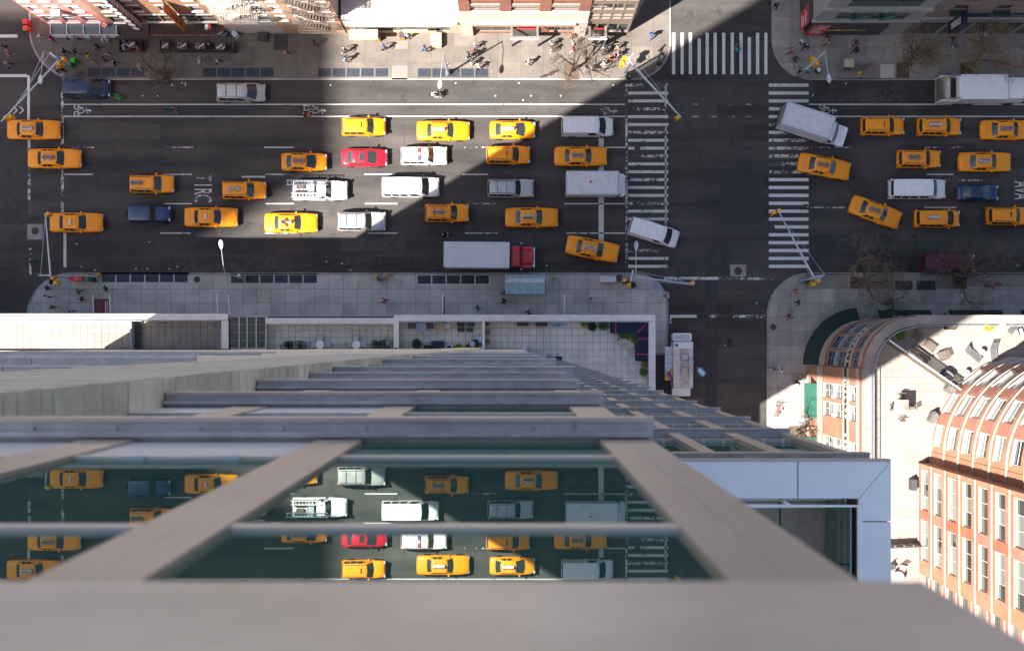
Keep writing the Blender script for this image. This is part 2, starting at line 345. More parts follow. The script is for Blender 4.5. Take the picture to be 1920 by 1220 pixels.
# iron covers
def cover_mesh(r):
    b = MB(); b.lathe([(r, 0), (r, .014), (r*.93, .014), (r*.93, .008), (r*.84, .008), (r*.84, .014), (r*.4, .014), (r*.4, .010), (r*.33, .010), (r*.33, .014), (.02, .014)], 20)
    return b.mesh('manhole_cover', MT['iron'])
cm = {}
for x, y, r in ((215,234,7),(120,275,6),(137,375,6.5),(66,433,7),(136,448,6),(411,430,6.5),(714,182,7),(1021,183,7),(1312,67,6),(1382,173,7),(1390,263,6.5),(1025,234,6.5),(1195,277,6),(927,329,7.5),(1049,352,7.5),(1307,354,6.5),(878,428,6.5),(1285,506,8),(1344,490,9.5),(1384,508,7.5),(1388,560,8),(1328,620,7),(1446,428,7),(45,505,9),(2,382,6),(10,125,7),(1337,600,5),(619,290,5),(1575,370,6)):
    if r not in cm: cm[r] = cover_mesh(r/18.5)
    obj('manhole_cover', cm[r], road, (PX(x), PY(y), .006))
def bars_grate(name, w, d, mat, parent, loc, n=6):
    b = MB(); b.box(-w/2, -d/2, 0, w/2, d/2, .006)
    for i in range(n):
        x = -w/2 + w*(i+.5)/n; b.box(x-w/n*.28, -d/2+.03, .006, x+w/n*.28, d/2-.03, .016)
    return b.build(name, mat, parent, loc)
bars_grate('drain_grate', 1.15, .55, MT['iron'], road, (PX(160), PY(497), .004), 7); bars_grate('drain_grate', .9, .5, MT['iron'], road, (PX(1562), PY(162), .004), 6)
bars_grate('drain_grate', .5, 1.0, MT['iron'], road, (PX(1428), PY(612), .004), 3)
# pavements
def rounded(x0, y0, x1, y1, corners):
    """px rectangle (y down) with rounded corners {corner: radius px} as world polygon, counter-clockwise"""
    pts = []
    for name, cx, cy, a0 in (('bl', x0, y1, 180), ('br', x1, y1, 270), ('tr', x1, y0, 0), ('tl', x0, y0, 90)):
        r = corners.get(name, 0)
        if not r: pts.append((PX(cx), PY(cy))); continue
        ox = cx + (r if 'l' in name else -r); oy = cy + (-r if 'b' in name else r)
        for i in range(11):
            a = R(a0 + 9*i); pts.append((PX(ox + r*math.cos(a)), PY(oy - r*math.sin(a))))
    return pts
def inset(poly, d):
    cx = sum(p[0] for p in poly)/len(poly); out = []
    k = len(poly)
    for i in range(k):
        a, p, c = Vector(poly[i-1]), Vector(poly[i]), Vector(poly[(i+1) % k])
        t1 = (p-a).normalized(); t2 = (c-p).normalized(); n_ = Vector((-(t1+t2).y, (t1+t2).x)); n_.normalize()
        s = max(.5, n_.dot(Vector((-t1.y, t1.x)))); q = p + n_*d/s; out.append((q.x, q.y))
    return out
def slabs(parent, poly, sx, sy, ox, oy, z0, z1, gap, mat, name='paving_slab', limit=300, minarea=.05, hole=None):
    xs = [p[0] for p in poly]; ys = [p[1] for p in poly]
    i0, i1 = math.floor((min(xs)-ox)/sx), math.ceil((max(xs)-ox)/sx); j0, j1 = math.floor((min(ys)-oy)/sy), math.ceil((max(ys)-oy)/sy)
    full = MB().box(gap/2, gap/2, 0, sx-gap/2, sy-gap/2, z1-z0).mesh(name, mat); cells = []
    for j in range(j0, j1):
        for i in range(i0, i1):
            x, y = ox+i*sx, oy+j*sy
            if hole and hole(x+sx/2, y+sy/2): continue
            c = clip_poly(poly, x+gap/2, y+gap/2, x+sx-gap/2, y+sy-gap/2)
            if len(c) < 3: continue
            a = area(c)
            if a < minarea: continue
            cells.append((x, y, c, a > (sx-gap)*(sy-gap)*.995))
    cells.sort(key=lambda q: (PXin(q[0]+sx/2, q[1]+sy/2), 0))
    rest = MB(); cnt = 0
    for x, y, c, isfull in cells:
        if cnt < limit:
            cnt += 1
            if isfull: obj(name, full, parent, (x, y, z0 + random.uniform(-.0025, .0025)))
            else: MB().prism(c, z0, z1).build(name, mat, parent)
        else: rest.prism(c, z0, z1)
    if rest.f: stuff(rest.build(name, mat, parent))
def PXin(x, y): return 0 if abs(x) < 53 and -32 < y < 36 else 1
SWZ = .14
def pavement(name, x0, y0, x1, y1, corners, mat, sx, sy, ox, oy, hole=None):
    poly = rounded(x0, y0, x1, y1, corners); base = struct(MB().prism(poly, -.2, SWZ-.02).build(name, MT['bed']))
    inn = inset(poly, .20)
    # kerb stones: segments along the outline
    k = len(poly); kb = MB(); seg = 0
    for i in range(k):
        a, b_ = Vector(poly[i]), Vector(poly[(i+1) % k]); ai, bi = Vector(inn[i]), Vector(inn[(i+1) % k]); Ld = (b_-a).length
        n_ = max(1, round(Ld/3.0))
        for q in range(n_):
            t0, t1 = q/n_ + .012/max(Ld,.02)*(n_ > 1), (q+1)/n_
            pts = [a.lerp(b_, t0), a.lerp(b_, t1), ai.lerp(bi, t1), ai.lerp(bi, t0)]
            mid = (pts[0]+pts[2])/2
            if abs(mid.x) < 54 and -12 < mid.y < 36: MB().prism(pts, -.05, SWZ+.004).build('kerb_stone', MT['kerb'], base)
            else: kb.prism(pts, -.05, SWZ+.004)
    if kb.f: stuff(kb.build('kerb_stone', MT['kerb'], base))
    slabs(base, inset(poly, .22), sx, sy, ox, oy, SWZ-.03, SWZ, .028, MT[mat], 'paving_slab', hole=hole)
    return base
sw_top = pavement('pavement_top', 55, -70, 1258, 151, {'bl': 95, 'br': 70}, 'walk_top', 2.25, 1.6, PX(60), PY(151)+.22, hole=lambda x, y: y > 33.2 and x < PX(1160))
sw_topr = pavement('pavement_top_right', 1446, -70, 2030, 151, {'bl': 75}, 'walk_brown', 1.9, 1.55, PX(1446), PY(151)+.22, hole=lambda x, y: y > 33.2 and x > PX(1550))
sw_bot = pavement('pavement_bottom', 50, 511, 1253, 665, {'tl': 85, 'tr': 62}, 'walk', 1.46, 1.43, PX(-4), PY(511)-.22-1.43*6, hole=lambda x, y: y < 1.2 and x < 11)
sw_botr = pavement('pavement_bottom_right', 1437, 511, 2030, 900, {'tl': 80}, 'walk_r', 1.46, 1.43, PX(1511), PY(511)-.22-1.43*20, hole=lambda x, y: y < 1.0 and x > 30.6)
def on_walk(base, x0, y0, x1, y1, mat, name, h=.004):
    return MB().box(PX(x0), PY(y1), SWZ-.01, PX(x1), PY(y0), SWZ+h).build(name, MT[mat], base)
def gratings(base, x0, n, pitch, w, y0, y1, frame=True):
    if frame:
        b = MB(); xa, xb = PX(x0-3), PX(x0+pitch*(n-1)+w+3); ya, yb = PY(y1+3), PY(y0-3)
        b.box(xa, ya, SWZ-.01, xb, yb, SWZ+.004); b.build('grating_frame', MT['walk_top' if base is sw_top else 'walk'], base)
    for i in range(n):
        xx = x0+pitch*i; wd, dp = w/18.5, (y1-y0)/18.5
        bars_grate('vault_grating', wd, dp, MT['grate'], base, (PX(xx+w/2), PY((y0+y1)/2), SWZ+.004), 9)
gratings(sw_bot, 192, 6, 27.2, 24.5, 514, 529); gratings(sw_bot, 434, 6, 27.2, 24.5, 515.5, 530.5); gratings(sw_bot, 783.5, 5, 27.2, 24.5, 516.5, 532)
gratings(sw_top, 166, 4, 27, 24, 128, 143.5); gratings(sw_top, 381, 5, 27, 24.5, 128, 144.5); gratings(sw_top, 597, 5, 26.8, 24, 129, 144.5); gratings(sw_top, 784, 5, 26.8, 24.5, 129.5, 145)
for x0, x1 in ((1677,1710),(1718,1753)): bars_grate('vault_grating', (x1-x0)/18.5, 17/18.5, MT['grate'], sw_botr, (PX((x0+x1)/2), PY(535), SWZ+.005), 11)
on_walk(sw_top, 735, 124, 764, 150, 'walk_pale', 'pale_slab'); on_walk(sw_topr, 1567, 121, 1650, 149, 'walk_pale', 'pale_slab'); on_walk(sw_topr, 1650, 121, 1676, 149, 'walk', 'pale_slab')
on_walk(sw_botr, 1511, 513, 1590, 541, 'walk_pale', 'pale_slab'); on_walk(sw_botr, 1618, 513, 1675, 541, 'walk_pale', 'pale_slab'); on_walk(sw_botr, 1754, 513, 1785, 542, 'walk_pale', 'pale_slab'); on_walk(sw_botr, 1812, 513, 1960, 538, 'walk_pale', 'pale_slab')
on_walk(sw_top, 738, 78, 765, 93, 'walk_pale', 'pale_slab'); on_walk(sw_top, 514, 65, 541, 95, 'iron', 'cellar_door', .02)
pl = MB().box(-.55, -.33, 0, .55, .33, .012).build('steel_plate', MT['blue_grey'], sw_bot, (PX(1230), PY(538), SWZ), R(-52)); MB().box(-.45, -.4, 0, .45, .4, .012).build('steel_plate', MT['blue_grey'], sw_bot, (PX(86), PY(537), SWZ), R(50)); MB().box(-.33, -.3, 0, .33, .3, .012).build('steel_plate', MT['blue_grey'], sw_bot, (PX(60), PY(577), SWZ))
for x, y in ((370,524),(1449,613)): obj('manhole_cover', cm[6], sw_bot if x < 900 else sw_botr, (PX(x), PY(y), SWZ+.001))
for base, x0, y0, x1, y1 in ((sw_top,1058,118,1086,150),(sw_top,304,128,322,150),(sw_botr,1593,519,1618,541),(sw_botr,1785,519,1812,541),(sw_topr,1680,118,1704,148),(sw_topr,1800,118,1824,148),(sw_botr,1478,798,1512,822)):
    on_walk(base, x0, y0, x1, y1, 'soil', 'tree_pit', .006)

# saw-cut trenches, gutter stains and scraps of paper on the road
m_cut = M('sealed_cut', (.035, .034, .036), .8); m_grime = roadpaint('gutter_grime', (.04, .04, .043), .80); m_grime2 = roadpaint('oil_drips', (.05, .049, .05), .90)
for x0, y0, x1, y1 in ((727,174,960,175), (727,174,728,188), (733,199,734,215), (758,199,759,215), (718,234,759,235), (718,234,719,287), (758,234,759,287), (1280,660,1280.8,760), (1323,522,1324,700), (130,436,131,500)): rect('sealed_cut', x0, y0, x1, y1, 'bed', .005).data.materials[0] = m_cut
for x0, y0, x1, y1, m_ in ((300,482,830,509,m_grime),(130,455,420,480,m_grime2),(1004,490,1175,509,m_grime),(420,440,820,470,m_grime2),(240,153,640,168,m_grime2),(640,153,1170,166,m_grime2),(1530,153,1760,195,m_grime),(1520,440,1720,508,m_grime)): rect('road_stain', x0, y0, x1, y1, 'bed', .0055 + .0002*(x0 % 7)).data.materials[0] = m_
rp = random.Random(77); scrap = MB().quad((-.07, -.05, 0), (.06, -.06, .01), (.07, .05, 0), (-.05, .06, .012)).mesh('paper_scrap', MT['white'])
for x, y in [(1586,157),(1524,178),(981,188),(348,156),(255,504),(276,504),(318,504),(612,490),(641,494),(144,457),(280,454),(1025,498),(985,491)] + [(rp.uniform(150, 1150), rp.choice([156, 160, 500, 506, 180])) for _ in range(18)]: obj('paper_scrap', scrap, road, (PX(x), PY(y), .012), rp.uniform(0, 6))

m_p1 = M('old_asphalt_patch', (.070, .066, .063), .9, var=.25, scale=1.2, fine=.4); m_p2 = M('new_asphalt_patch', (.043, .042, .043), .9, var=.2, scale=1.5, fine=.4)
for x0, y0, x1, y1, m_ in ((150,232,300,262,m_p1),(410,440,520,478,m_p2),(640,445,760,470,m_p1),(860,178,1010,192,m_p2),(1180,300,1250,345,m_p2),(1270,180,1345,240,m_p1),(1350,330,1430,420,m_p2),(1560,440,1680,470,m_p1),(1700,270,1830,285,m_p2),(0,160,48,205,m_p1),(210,160,330,190,m_p1),(560,330,700,342,m_p2)):
    rect('asphalt_patch', x0, y0, x1, y1, 'bed', .0042+.0001*(x0 % 5)).data.materials[0] = m_

# hand-poured tar seams
rt = random.Random(12)
for x0, y0, x1, y1 in ((130,302,560,305),(300,250,620,247),(520,390,830,396),(760,214,1110,210),(860,330,1060,334),(1270,250,1430,262),(1290,120,1300,420),(1380,150,1372,330),(1530,330,1720,345),(1560,255,1900,252),(1700,430,1910,425),(180,425,430,428),(640,300,660,440),(930,220,925,380),(20,230,40,420),(1020,425,1120,445)):
    b = MB(); n_ = 26; q = [(PX(x0+(x1-x0)*i/n_), PY(y0+(y1-y0)*i/n_)) for i in range(n_+1)]; d = Vector((q[-1][0]-q[0][0], q[-1][1]-q[0][1])).normalized(); nv = Vector((-d.y, d.x)); off = 0; pts = []
    for x, y in q: off = off*.8+rt.uniform(-.09, .09); pts.append((Vector((x, y))+nv*off, rt.uniform(.012, .03)))
    for (a, wa), (c, wc) in zip(pts, pts[1:]): b.quad((*(a+nv*wa), .0052), (*(a-nv*wa), .0052), (*(c-nv*wc), .0052), (*(c+nv*wc), .0052))
    b.build('tar_seam', m_cut, road)
# ---------------------------------------------------------------- walls with openings, windows
class LineMap:
    def __init__(s, x, y, ang): s.o = Vector((x, y)); s.a = ang; s.d = Vector((math.cos(ang), math.sin(ang))); s.n = Vector((s.d.y, -s.d.x))
    def __call__(s, u, d=0.0): q = s.o + s.d*u + s.n*d; return (q.x, q.y)
    def ang(s, u): return s.a
    step = None
class ArcMap:
    def __init__(s, cx, cy, r, t0): s.c = Vector((cx, cy)); s.r = r; s.t0 = t0; s.step = .55
    def __call__(s, u, d=0.0):
        t = s.t0 + u/s.r; return (s.c.x + (s.r+d)*math.cos(t), s.c.y + (s.r+d)*math.sin(t))
    def ang(s, u): return s.t0 + u/s.r + math.pi/2
def wall(parent, f, u0, u1, z0, z1, openings, mat, name='wall', reveal=.2, d=0.0):
    us = {u0, u1}; zs = {z0, z1}
    for a, b_, c, e in openings: us |= {max(u0, a), min(u1, b_)}; zs |= {max(z0, c), min(z1, e)}
    if f.step:
        n_ = max(1, round((u1-u0)/f.step)); us |= {u0 + (u1-u0)*i/n_ for i in range(n_+1)}
    us = sorted(us); zs = sorted(zs)
    us = [u for i, u in enumerate(us) if i == 0 or u-us[i-1] > 1e-5]; b = MB()
    for i in range(len(us)-1):
        for j in range(len(zs)-1):
            uc, zc = (us[i]+us[i+1])/2, (zs[j]+zs[j+1])/2
            hole = any(a < uc < b_ and c < zc < e for a, b_, c, e in openings)
            dd = d - reveal if hole else d
            (x0, y0), (x1, y1) = f(us[i], dd), f(us[i+1], dd)
            if not hole: b.quad((x0, y0, zs[j]), (x1, y1, zs[j]), (x1, y1, zs[j+1]), (x0, y0, zs[j+1]))
    for a, b_, c, e in openings:
        for (ua, ub, za, zb) in ((a, a, c, e), (b_, b_, c, e), (a, b_, c, c), (a, b_, e, e)):
            if ua == ub: p, q = f(ua, d), f(ua, d-reveal); b.quad((*p, za), (*q, za), (*q, zb), (*p, zb))
            else:
                p, q, r_, s_ = f(ua, d), f(ub, d), f(ub, d-reveal), f(ua, d-reveal); b.quad((*p, za), (*q, za), (*r_, za), (*s_, za))
    return b.build(name, mat, parent)
def band(parent, f, u0, u1, z0, z1, proud, mat, name='string_course', back=.02, d=0.0):
    """projecting horizontal strip along a wall"""
    n_ = max(1, round((u1-u0)/f.step)) if f.step else 1; b = MB()
    for i in range(n_):
        ua, ub = u0+(u1-u0)*i/n_, u0+(u1-u0)*(i+1)/n_
        p, q, r_, s_ = f(ua, d+proud), f(ub, d+proud), f(ub, d-back), f(ua, d-back)
        b.prism([p, q, r_, s_], z0, z1)
    return b.build(name, mat, parent)
WC = {}; WRN = random.Random(4)
def window(parent, f, ua, ub, za, zb, nu=1, nz=2, fm='white', t=.07, rec=.12, sill=.08, glass='glass', bar=.05, sillm=None, d=0.0, panes=True, pale=0.0):
    w, h = ub-ua, zb-za; key = (round(w, 2), round(h, 2), nu, nz, fm, t, rec, sill, glass, bar)
    if key not in WC:
        b = MB(); y0, y1 = rec-.02, rec+.06
        b.box(-w/2, y0, 0, -w/2+t, y1, h); b.box(w/2-t, y0, 0, w/2, y1, h); b.box(-w/2+t, y0, 0, w/2-t, y1, t); b.box(-w/2+t, y0, h-t, w/2-t, y1, h)
        cw, ch = (w-2*t-bar*(nu-1))/nu, (h-2*t-bar*(nz-1))/nz
        for i in range(1, nu): x = -w/2+t+i*cw+(i-1)*bar; b.box(x, y0+.005, t, x+bar, y1-.005, h-t)
        for j in range(1, nz):
            z = t+j*ch+(j-1)*bar
            for i in range(nu): x = -w/2+t+i*(cw+bar); b.box(x, y0+.008, z, x+cw, y1-.008, z+bar)
        fr = b.mesh('window', MT[fm]); pn = MB().box(-cw/2, rec+.015, 0, cw/2, rec+.03, ch).mesh('pane', MT[glass])
        sl = MB().box(-w/2-.05, -sill, -.08, w/2+.05, rec+.06, -.001).mesh('sill', MT[sillm or fm]) if sill else None
        pos = [(-w/2+t+cw/2+i*(cw+bar), t+j*(ch+bar)) for i in range(nu) for j in range(nz)]
        WC[key] = (fr, pn, sl, pos)
    fr, pn, sl, pos = WC[key]; uc = (ua+ub)/2; x, y = f(uc, d)
    o = obj('window', fr, parent, (x, y, za), f.ang(uc))
    if panes:
        for px_, pz in pos:
            q_ = obj('pane', pn, o, (px_, 0, pz))
            if pale and WRN.random() < pale: recolor(q_, MT['glass_pale'])
    if sl: obj('sill', sl, o)
    return o
def windows(parent, f, ops, **kw):
    for a, b_, c, e in ops: window(parent, f, a, b_, c, e, **kw)

# ---------------------------------------------------------------- the glass tower under the lens
m_brown = M('bronze_cladding', (.72, .63, .56), .45, .2, .16, 1.6, fine=.06); m_brown2 = M('bronze_mullion', (.58, .47, .41), .45, .25, .08, 2)
m_ledge = M('zinc_ledge', (.50, .47, .455), .5, .35, .22, 5, fine=.15); m_cope = M('pale_coping', (.66, .64, .64), .55, .1, .12, 2); m_lav = M('pale_spandrel', (.74, .72, .75), .5, 0, .08, 1.5)
m_trans = M('pale_bronze_bar', (.85, .70, .61), .45, .1, .06, 2); m_stone = M('split_stone', (.97, .77, .61), .85, 0, .15, 4, bump=.5); m_bluecope = M('pale_blue_coping', (.96, .96, .96), .45, .0, .06, 1.8); m_cav = M('dark_recess', (.02, .02, .025), .8)
tower = thing('glass_tower', 'tall bronze and glass apartment tower seen down its face from the top', 'tower', (0, -10, 0))
def tp(name, mb, mat, smooth=False, parent=None):
    mb.xf(Matrix.Translation((0, 10, 0))); return mb.build(name, mat, parent or tower, smooth=smooth)
TZ = lambda Dd: H - Dd
tp('body', MB().box(-35, -18.5, 20.3, -4.4, -.47, 117).box(-4.4, -18.5, 20.3, -2.9, -1.05, 124).box(-2.9, -18.5, 20.3, .55, -1.6, 124), m_stone); tp('body', MB().box(.55, -18.5, 20.3, 4.1, -1.9, 105.3), m_brown2)
# --- near bay: glass at y=-.44
GY = -.44; XL, XR = -2.45, .65
tp('parapet_panel', MB().box(XL-.2, -.9, TZ(1.88), XR, -.375, TZ(.75)), m_brown)
# near corner posts + mullions (vertical), in storey pieces
floors = [1.88, 5.43, 8.39, 11.4, 14.4, 17.4, 20.4, 23.4, 26.4, 29.4, 32.4, 35.4, 38.4, 41.4, 44.4]
for i in range(len(floors)-1):
    zt, zb = TZ(floors[i]), TZ(floors[i+1])
    lo = zb
    for xa, xb in ((.40, .635), (-.89, -.68), (-1.96, -1.72)):
        tp('mullion', MB().box(xa, -.62, lo+.0, xb, GY+.008, zt-.02), m_brown2)
        if i < 5: tp('mullion_joint', MB().box((xa+xb)/2-.002, GY+.005, lo, (xa+xb)/2+.002, GY+.0085, zt-.02), MT['metal'])
    ends = ((-.68, .40), (-1.72, -.89), (-2.5, -1.96))
    for w_, (xa, xb) in enumerate(ends):
        h_ = zt-zb; t1 = lo + .76; t2 = zt - (.99 if i == 0 else .62)
        # panes
        for a, b_, nm in ((lo+.02, t1-.025, 0), (t1+.025, t2-.03, 1), (t2+.03, zt-.02, 2)):
            if b_-a < .05: continue
            mt = m_lav if (nm == 0 and w_ > 0) else MT['glass_tower']
            pb = MB().box(xa, GY-.05, a, xb, GY-.008 if mt is not m_lav else GY-.005, b_)
            if mt is not m_lav:
                tl, ts = WRN.uniform(-.0012, .0012), WRN.uniform(-.0012, .0012); pb.v = [(x_, y_ + (0 if y_ < GY-.03 else tl*(z_-(a+b_)/2)+ts*(x_-(xa+xb)/2)), z_) for x_, y_, z_ in pb.v]
            tp('spandrel_panel' if mt is m_lav else 'pane', pb, mt)
        tp('transom', MB().box(xa, -.55, t1-.025, xb, GY+.003, t1+.025), m_trans); tp('transom', MB().box(xa, -.55, t2-.03, xb, GY+.003, t2+.03), m_trans)
        if w_ == 1 and i < 3:
            for q in (.3, .75): tp('window_catch', MB().box(xa+(xb-xa)*q-.03, GY-.02, t1+.03, xa+(xb-xa)*q+.03, GY+.006, t1+.05), m_lav)
    # ledge over the lower storey
    Dz = floors[i+1]; z = TZ(Dz)
    led = tp('ledge', MB().box(XL, -.60, z-.10, XR, -.355, z), m_ledge)
    tp('ledge_lip', MB().box(XL, -.354, z-.14, XR+.002, -.335, z+.012), m_brown2)
    tp('ledge_flashing', MB().box(XL, -.44+.021, z, XR-.02, -.44+.045, z+.05), m_ledge)
    if i < 4:
        for q in range(8): tp('rivet', MB().cyl(XL+.25+q*.38, -.385, z, z+.012, .012, 8), m_ledge)
        tp('ledge_joint', MB().box(.28, -.42, z, .284, -.34, z+.013), MT['metal'])
# stone pier at the left of the bay: courses
rnd = random.Random(3)
nD = 5.6; course = []
while nD < 30:
    h_ = .155; course.append((nD, h_)); nD += h_
rest = MB()
for i, (Dd, h_) in enumerate(course):
    z1 = TZ(Dd)-.003; z0 = TZ(Dd+h_)+.003; j1, j2 = rnd.uniform(-.006, .006), rnd.uniform(-.005, .005)
    b = MB().box(-4.39, -.60, z0, -2.47+j1, -.232+j2, z1)
    if Dd < 24: tp('stone_course', b, m_stone)
    else: rest.v and None; n0 = len(rest.v); rest.v += b.v; rest.f += [tuple(n0+k for k in q) for q in b.f]; rest.m += b.m
stuff(tp('stone_course', rest, m_stone))
tp('pier', MB().box(-4.4, -1.05, 20.3, -2.5, -.25, TZ(5.6)), m_stone)
# lower setbacks: parapets that step out a little lower down
rng = random.Random(5)
def coping(x0, x1, Dz, yf, w, mat=None, joints=True):
    z = TZ(Dz); mat = mat or m_cope
    n_ = max(1, round((x1-x0)/3.2))
    for q in range(n_):
        a, b_ = x0+(x1-x0)*q/n_, x0+(x1-x0)*(q+1)/n_-.012
        tp('coping', MB().box(a, yf-w, z-.22, b_, yf, z), mat)
    tp('coping_lip', MB().box(x0, yf+.001, z-.3, x1, yf+.015, z+.012), m_cope)
for Dz, x0, x1, yf, w, mt in ((16.3, -2.45, .87, -.315, .55, m_ledge), (22.6, -2.46, .855, -.285, .55, m_ledge), (29.5, -2.45, .85, -.30, .5, m_ledge), (36.5, -2.45, .85, -.31, .5, m_cope), (45, -2.45, .85, -.33, .5, m_ledge),
        (16.0, -9.5, -4.25, -.30, .75, m_ledge), (23.5, -16, -6.3, -.27, .75, m_ledge), (31, -22, -8.3, -.27, .6, m_cope), (40, -30, -8.5, -.29, .6, m_ledge), (50, -35, -10, -.32, .6, m_ledge), (62, -35, .85, -.36, .6, m_cope), (75, -35, .85, -.42, .6, m_ledge), (88, -35, .85, -.48, .6, m_cope)):
    coping(x0, x1, Dz, yf, w, mt)
tp('lower_wall', MB().box(-2.46, -1.6, 20.3, .85, -.42, TZ(45.1)), m_stone); tp('lower_wall', MB().box(.0, -1.6, TZ(45), .845, -.47, TZ(16.4)), m_stone)
for Dz, xa, xb, y in ((16.1, -9.4, -4.4, -.42), (23.6, -15.9, -6.4, -.36), (31.2, -21.9, -8.4, -.40), (40.2, -35, -8.6, -.44)):
    tp('lower_wall', MB().box(xa, -1.2, 20.3, xb, y, TZ(Dz)-.01), m_stone)
tp('base_wall', MB().box(-46, -1.4, 19.3, -35.01, -.52, 20.1), m_cope); tp('base_wall', MB().box(-35, -1.4, 19.3, .85, -.52, 27), M('grey_base_cladding', (.22, .20, .19), .6, 0, .15, 1))
# --- right wing: lower roof terrace and ledges
WX = 4.22
wf = [13.96, 17.95] + [17.95 + 3.0*k for k in range(1, 28)]
for i in range(len(wf)-1):
    zt, zb = TZ(wf[i]), TZ(wf[i+1]); z = zt
    led = tp('ledge', MB().box(.6, -1.55, z-.12, WX, -1.29, z), m_ledge); tp('ledge_lip', MB().box(.6, -1.289, z-.15, WX+.005, -1.272, z+.01), m_brown2)
    near = i < 14
    if near:
        for xa, xb in ((4.06, 4.2), (3.21, 3.41), (2.35, 2.54), (1.5, 1.69), (.65, .84)):
            tp('mullion', MB().box(xa, -1.8, zb, xb, -1.335, zt-.12), m_brown2)
        for xa, xb in ((3.41, 4.06), (2.54, 3.21), (1.69, 2.35), (.84, 1.5)):
            t1 = zb + (.75 if i else .95); t2 = zb+.22
            tp('pane', MB().box(xa, -1.42, t1+.04, xb, -1.40, zt-.13), MT['glass_tower'])
            tp('pane', MB().box(xa, -1.42, zb+.02, xb, -1.405, t1-.04), MT['glass_tower'])
            tp('transom', MB().box(xa, -1.6, t1-.04, xb, -1.35, t1+.04), m_brown2)
            if i < 7:
                for q in (.3, .72): tp('window_catch', MB().box(xa+(xb-xa)*q-.018, -1.4, t1+.045, xa+(xb-xa)*q+.018, -1.347, t1+.07), m_lav)
    else:
        tp('glazing', MB().box(.6, -1.7, zb, WX-.08, -1.37, zt-.13), MT['glass_tower'])
rz = TZ(13.45)
tp('roof_slab', MB().box(.7, -12, rz-1.6, WX-.02, -1.55, rz-1.25), MT['tile_dark'])
for a in range(4):
    for c in range(5):
        x0 = .75+a*.86; y0 = -1.78-c*.95
        if x0 < 3.7: tp('roof_paver', MB().box(x0, y0-.925, rz-1.25, min(x0+.84, 3.9), y0, rz-1.215), MT['tile_dark'])
tp('roof_parapet', MB().box(.6, -1.72, rz-1.6, WX+.06, -1.36, rz-.06), m_brown2); tp('roof_parapet', MB().box(3.97, -12, rz-1.6, WX+.06, -1.73, rz-.06), m_brown2)
tp('roof_coping', MB().box(.6, -1.745, rz-.06, 3.24, -1.326, rz), m_bluecope); tp('roof_coping', MB().prism([(3.255, -1.326), (3.255, -1.745), (3.935, -1.745), (4.30, -1.326)], rz-.06, rz), m_bluecope)
tp('roof_coping', MB().prism([(4.304, -1.332), (3.94, -1.75), (3.94, -2.0), (4.304, -2.0)], rz-.06, rz), m_bluecope); tp('roof_coping', MB().box(3.94, -12, rz-.06, 4.304, -2.015, rz), m_bluecope)
tp('coping_lip', MB().box(.6, -1.325, rz-.12, 4.305, -1.30, rz+.006), m_brown2)
tp('guard_rail', MB().tube([(1.4, -1.79, rz+.3), (3.86, -1.79, rz+.3), (3.86, -8, rz+.3)], .032, 10), m_bluecope, True)
for x in (2.2, 3.1): tp('rail_post', MB().tube([(x, -1.79, rz-1.2), (x, -1.79, rz+.27)], .018, 6), m_bluecope)
for zz in (-.25, -.5): tp('rail_bar', MB().tube([(1.4, -1.79, rz+zz), (3.86, -1.79, rz+zz), (3.86, -8, rz+zz)], .012, 6), m_bluecope)
tp('glass_guard', MB().box(3.85, -8, rz-1.1, 3.862, -1.82, rz-.02), MT['glass_tower'])
# ---------------------------------------------------------------- podium with terraces
m_pod = M('podium_stone', (.45, .42, .40), .7, 0, .1, 1.2); m_podcope = M('podium_coping', (.80, .70, .66), .6, 0, .10, 1.3)
podium = thing('podium_building', 'low stone podium with paved roof terraces at the foot of the tower', 'building', (-20, 0, 0))
def pp(name, mb, mat, smooth=False, parent=None):
    mb.xf(Matrix.Translation((20, 0, 0))); return mb.build(name, mat, parent or podium, smooth=smooth)
PZ = 19.6; PT = 20.75   # terrace floor, coping top
def podx(px): return PX(px, PT)
def pody(py): return PY(py, PT)
pod_front, pod_l, pod_r = pody(590), -62, podx(1229)
pp('wall', MB().box(pod_l, -16, .0, pod_r-.02, pod_front-.03, PZ-.06), m_pod)
def cope_run(x0, x1, y0, y1, n_, z=PT, bot=PZ-.06):
    for q in range(n_):
        a = x0+(x1-x0)*q/n_; b_ = x0+(x1-x0)*(q+1)/n_-.012; pp('coping', MB().box(a, y1, z-.12, b_, y0, z), m_podcope)
    pp('parapet', MB().box(x0+.04, y1+.04, bot, x1-.04, y0-.04, z-.12), m_pod)
cope_run(podx(745), podx(1229), pod_front, pody(602), 12); cope_run(pod_l, podx(427), pody(588), pody(600), 14)
cope_run(podx(498), podx(738), pody(596), pody(607), 6, PT-.02)
for x0, x1, y0, y1 in ((738, 748, 590, 652), (1216.5, 1229, 603, 760), (415, 428, 601, 654)):
    a, b_, c, e = podx(x0), podx(x1), pody(y0), pody(y1)
    n_ = max(1, round((c-e)/1.4))
    for q in range(n_): pp('coping', MB().box(a, c+(e-c)*(q+1)/n_+.012, PT-.12, b_, c+(e-c)*q/n_, PT+.002), m_podcope)
    pp('parapet', MB().box(a+.04, e, PZ-.06, b_-.04, c-.04, PT-.12), m_pod)
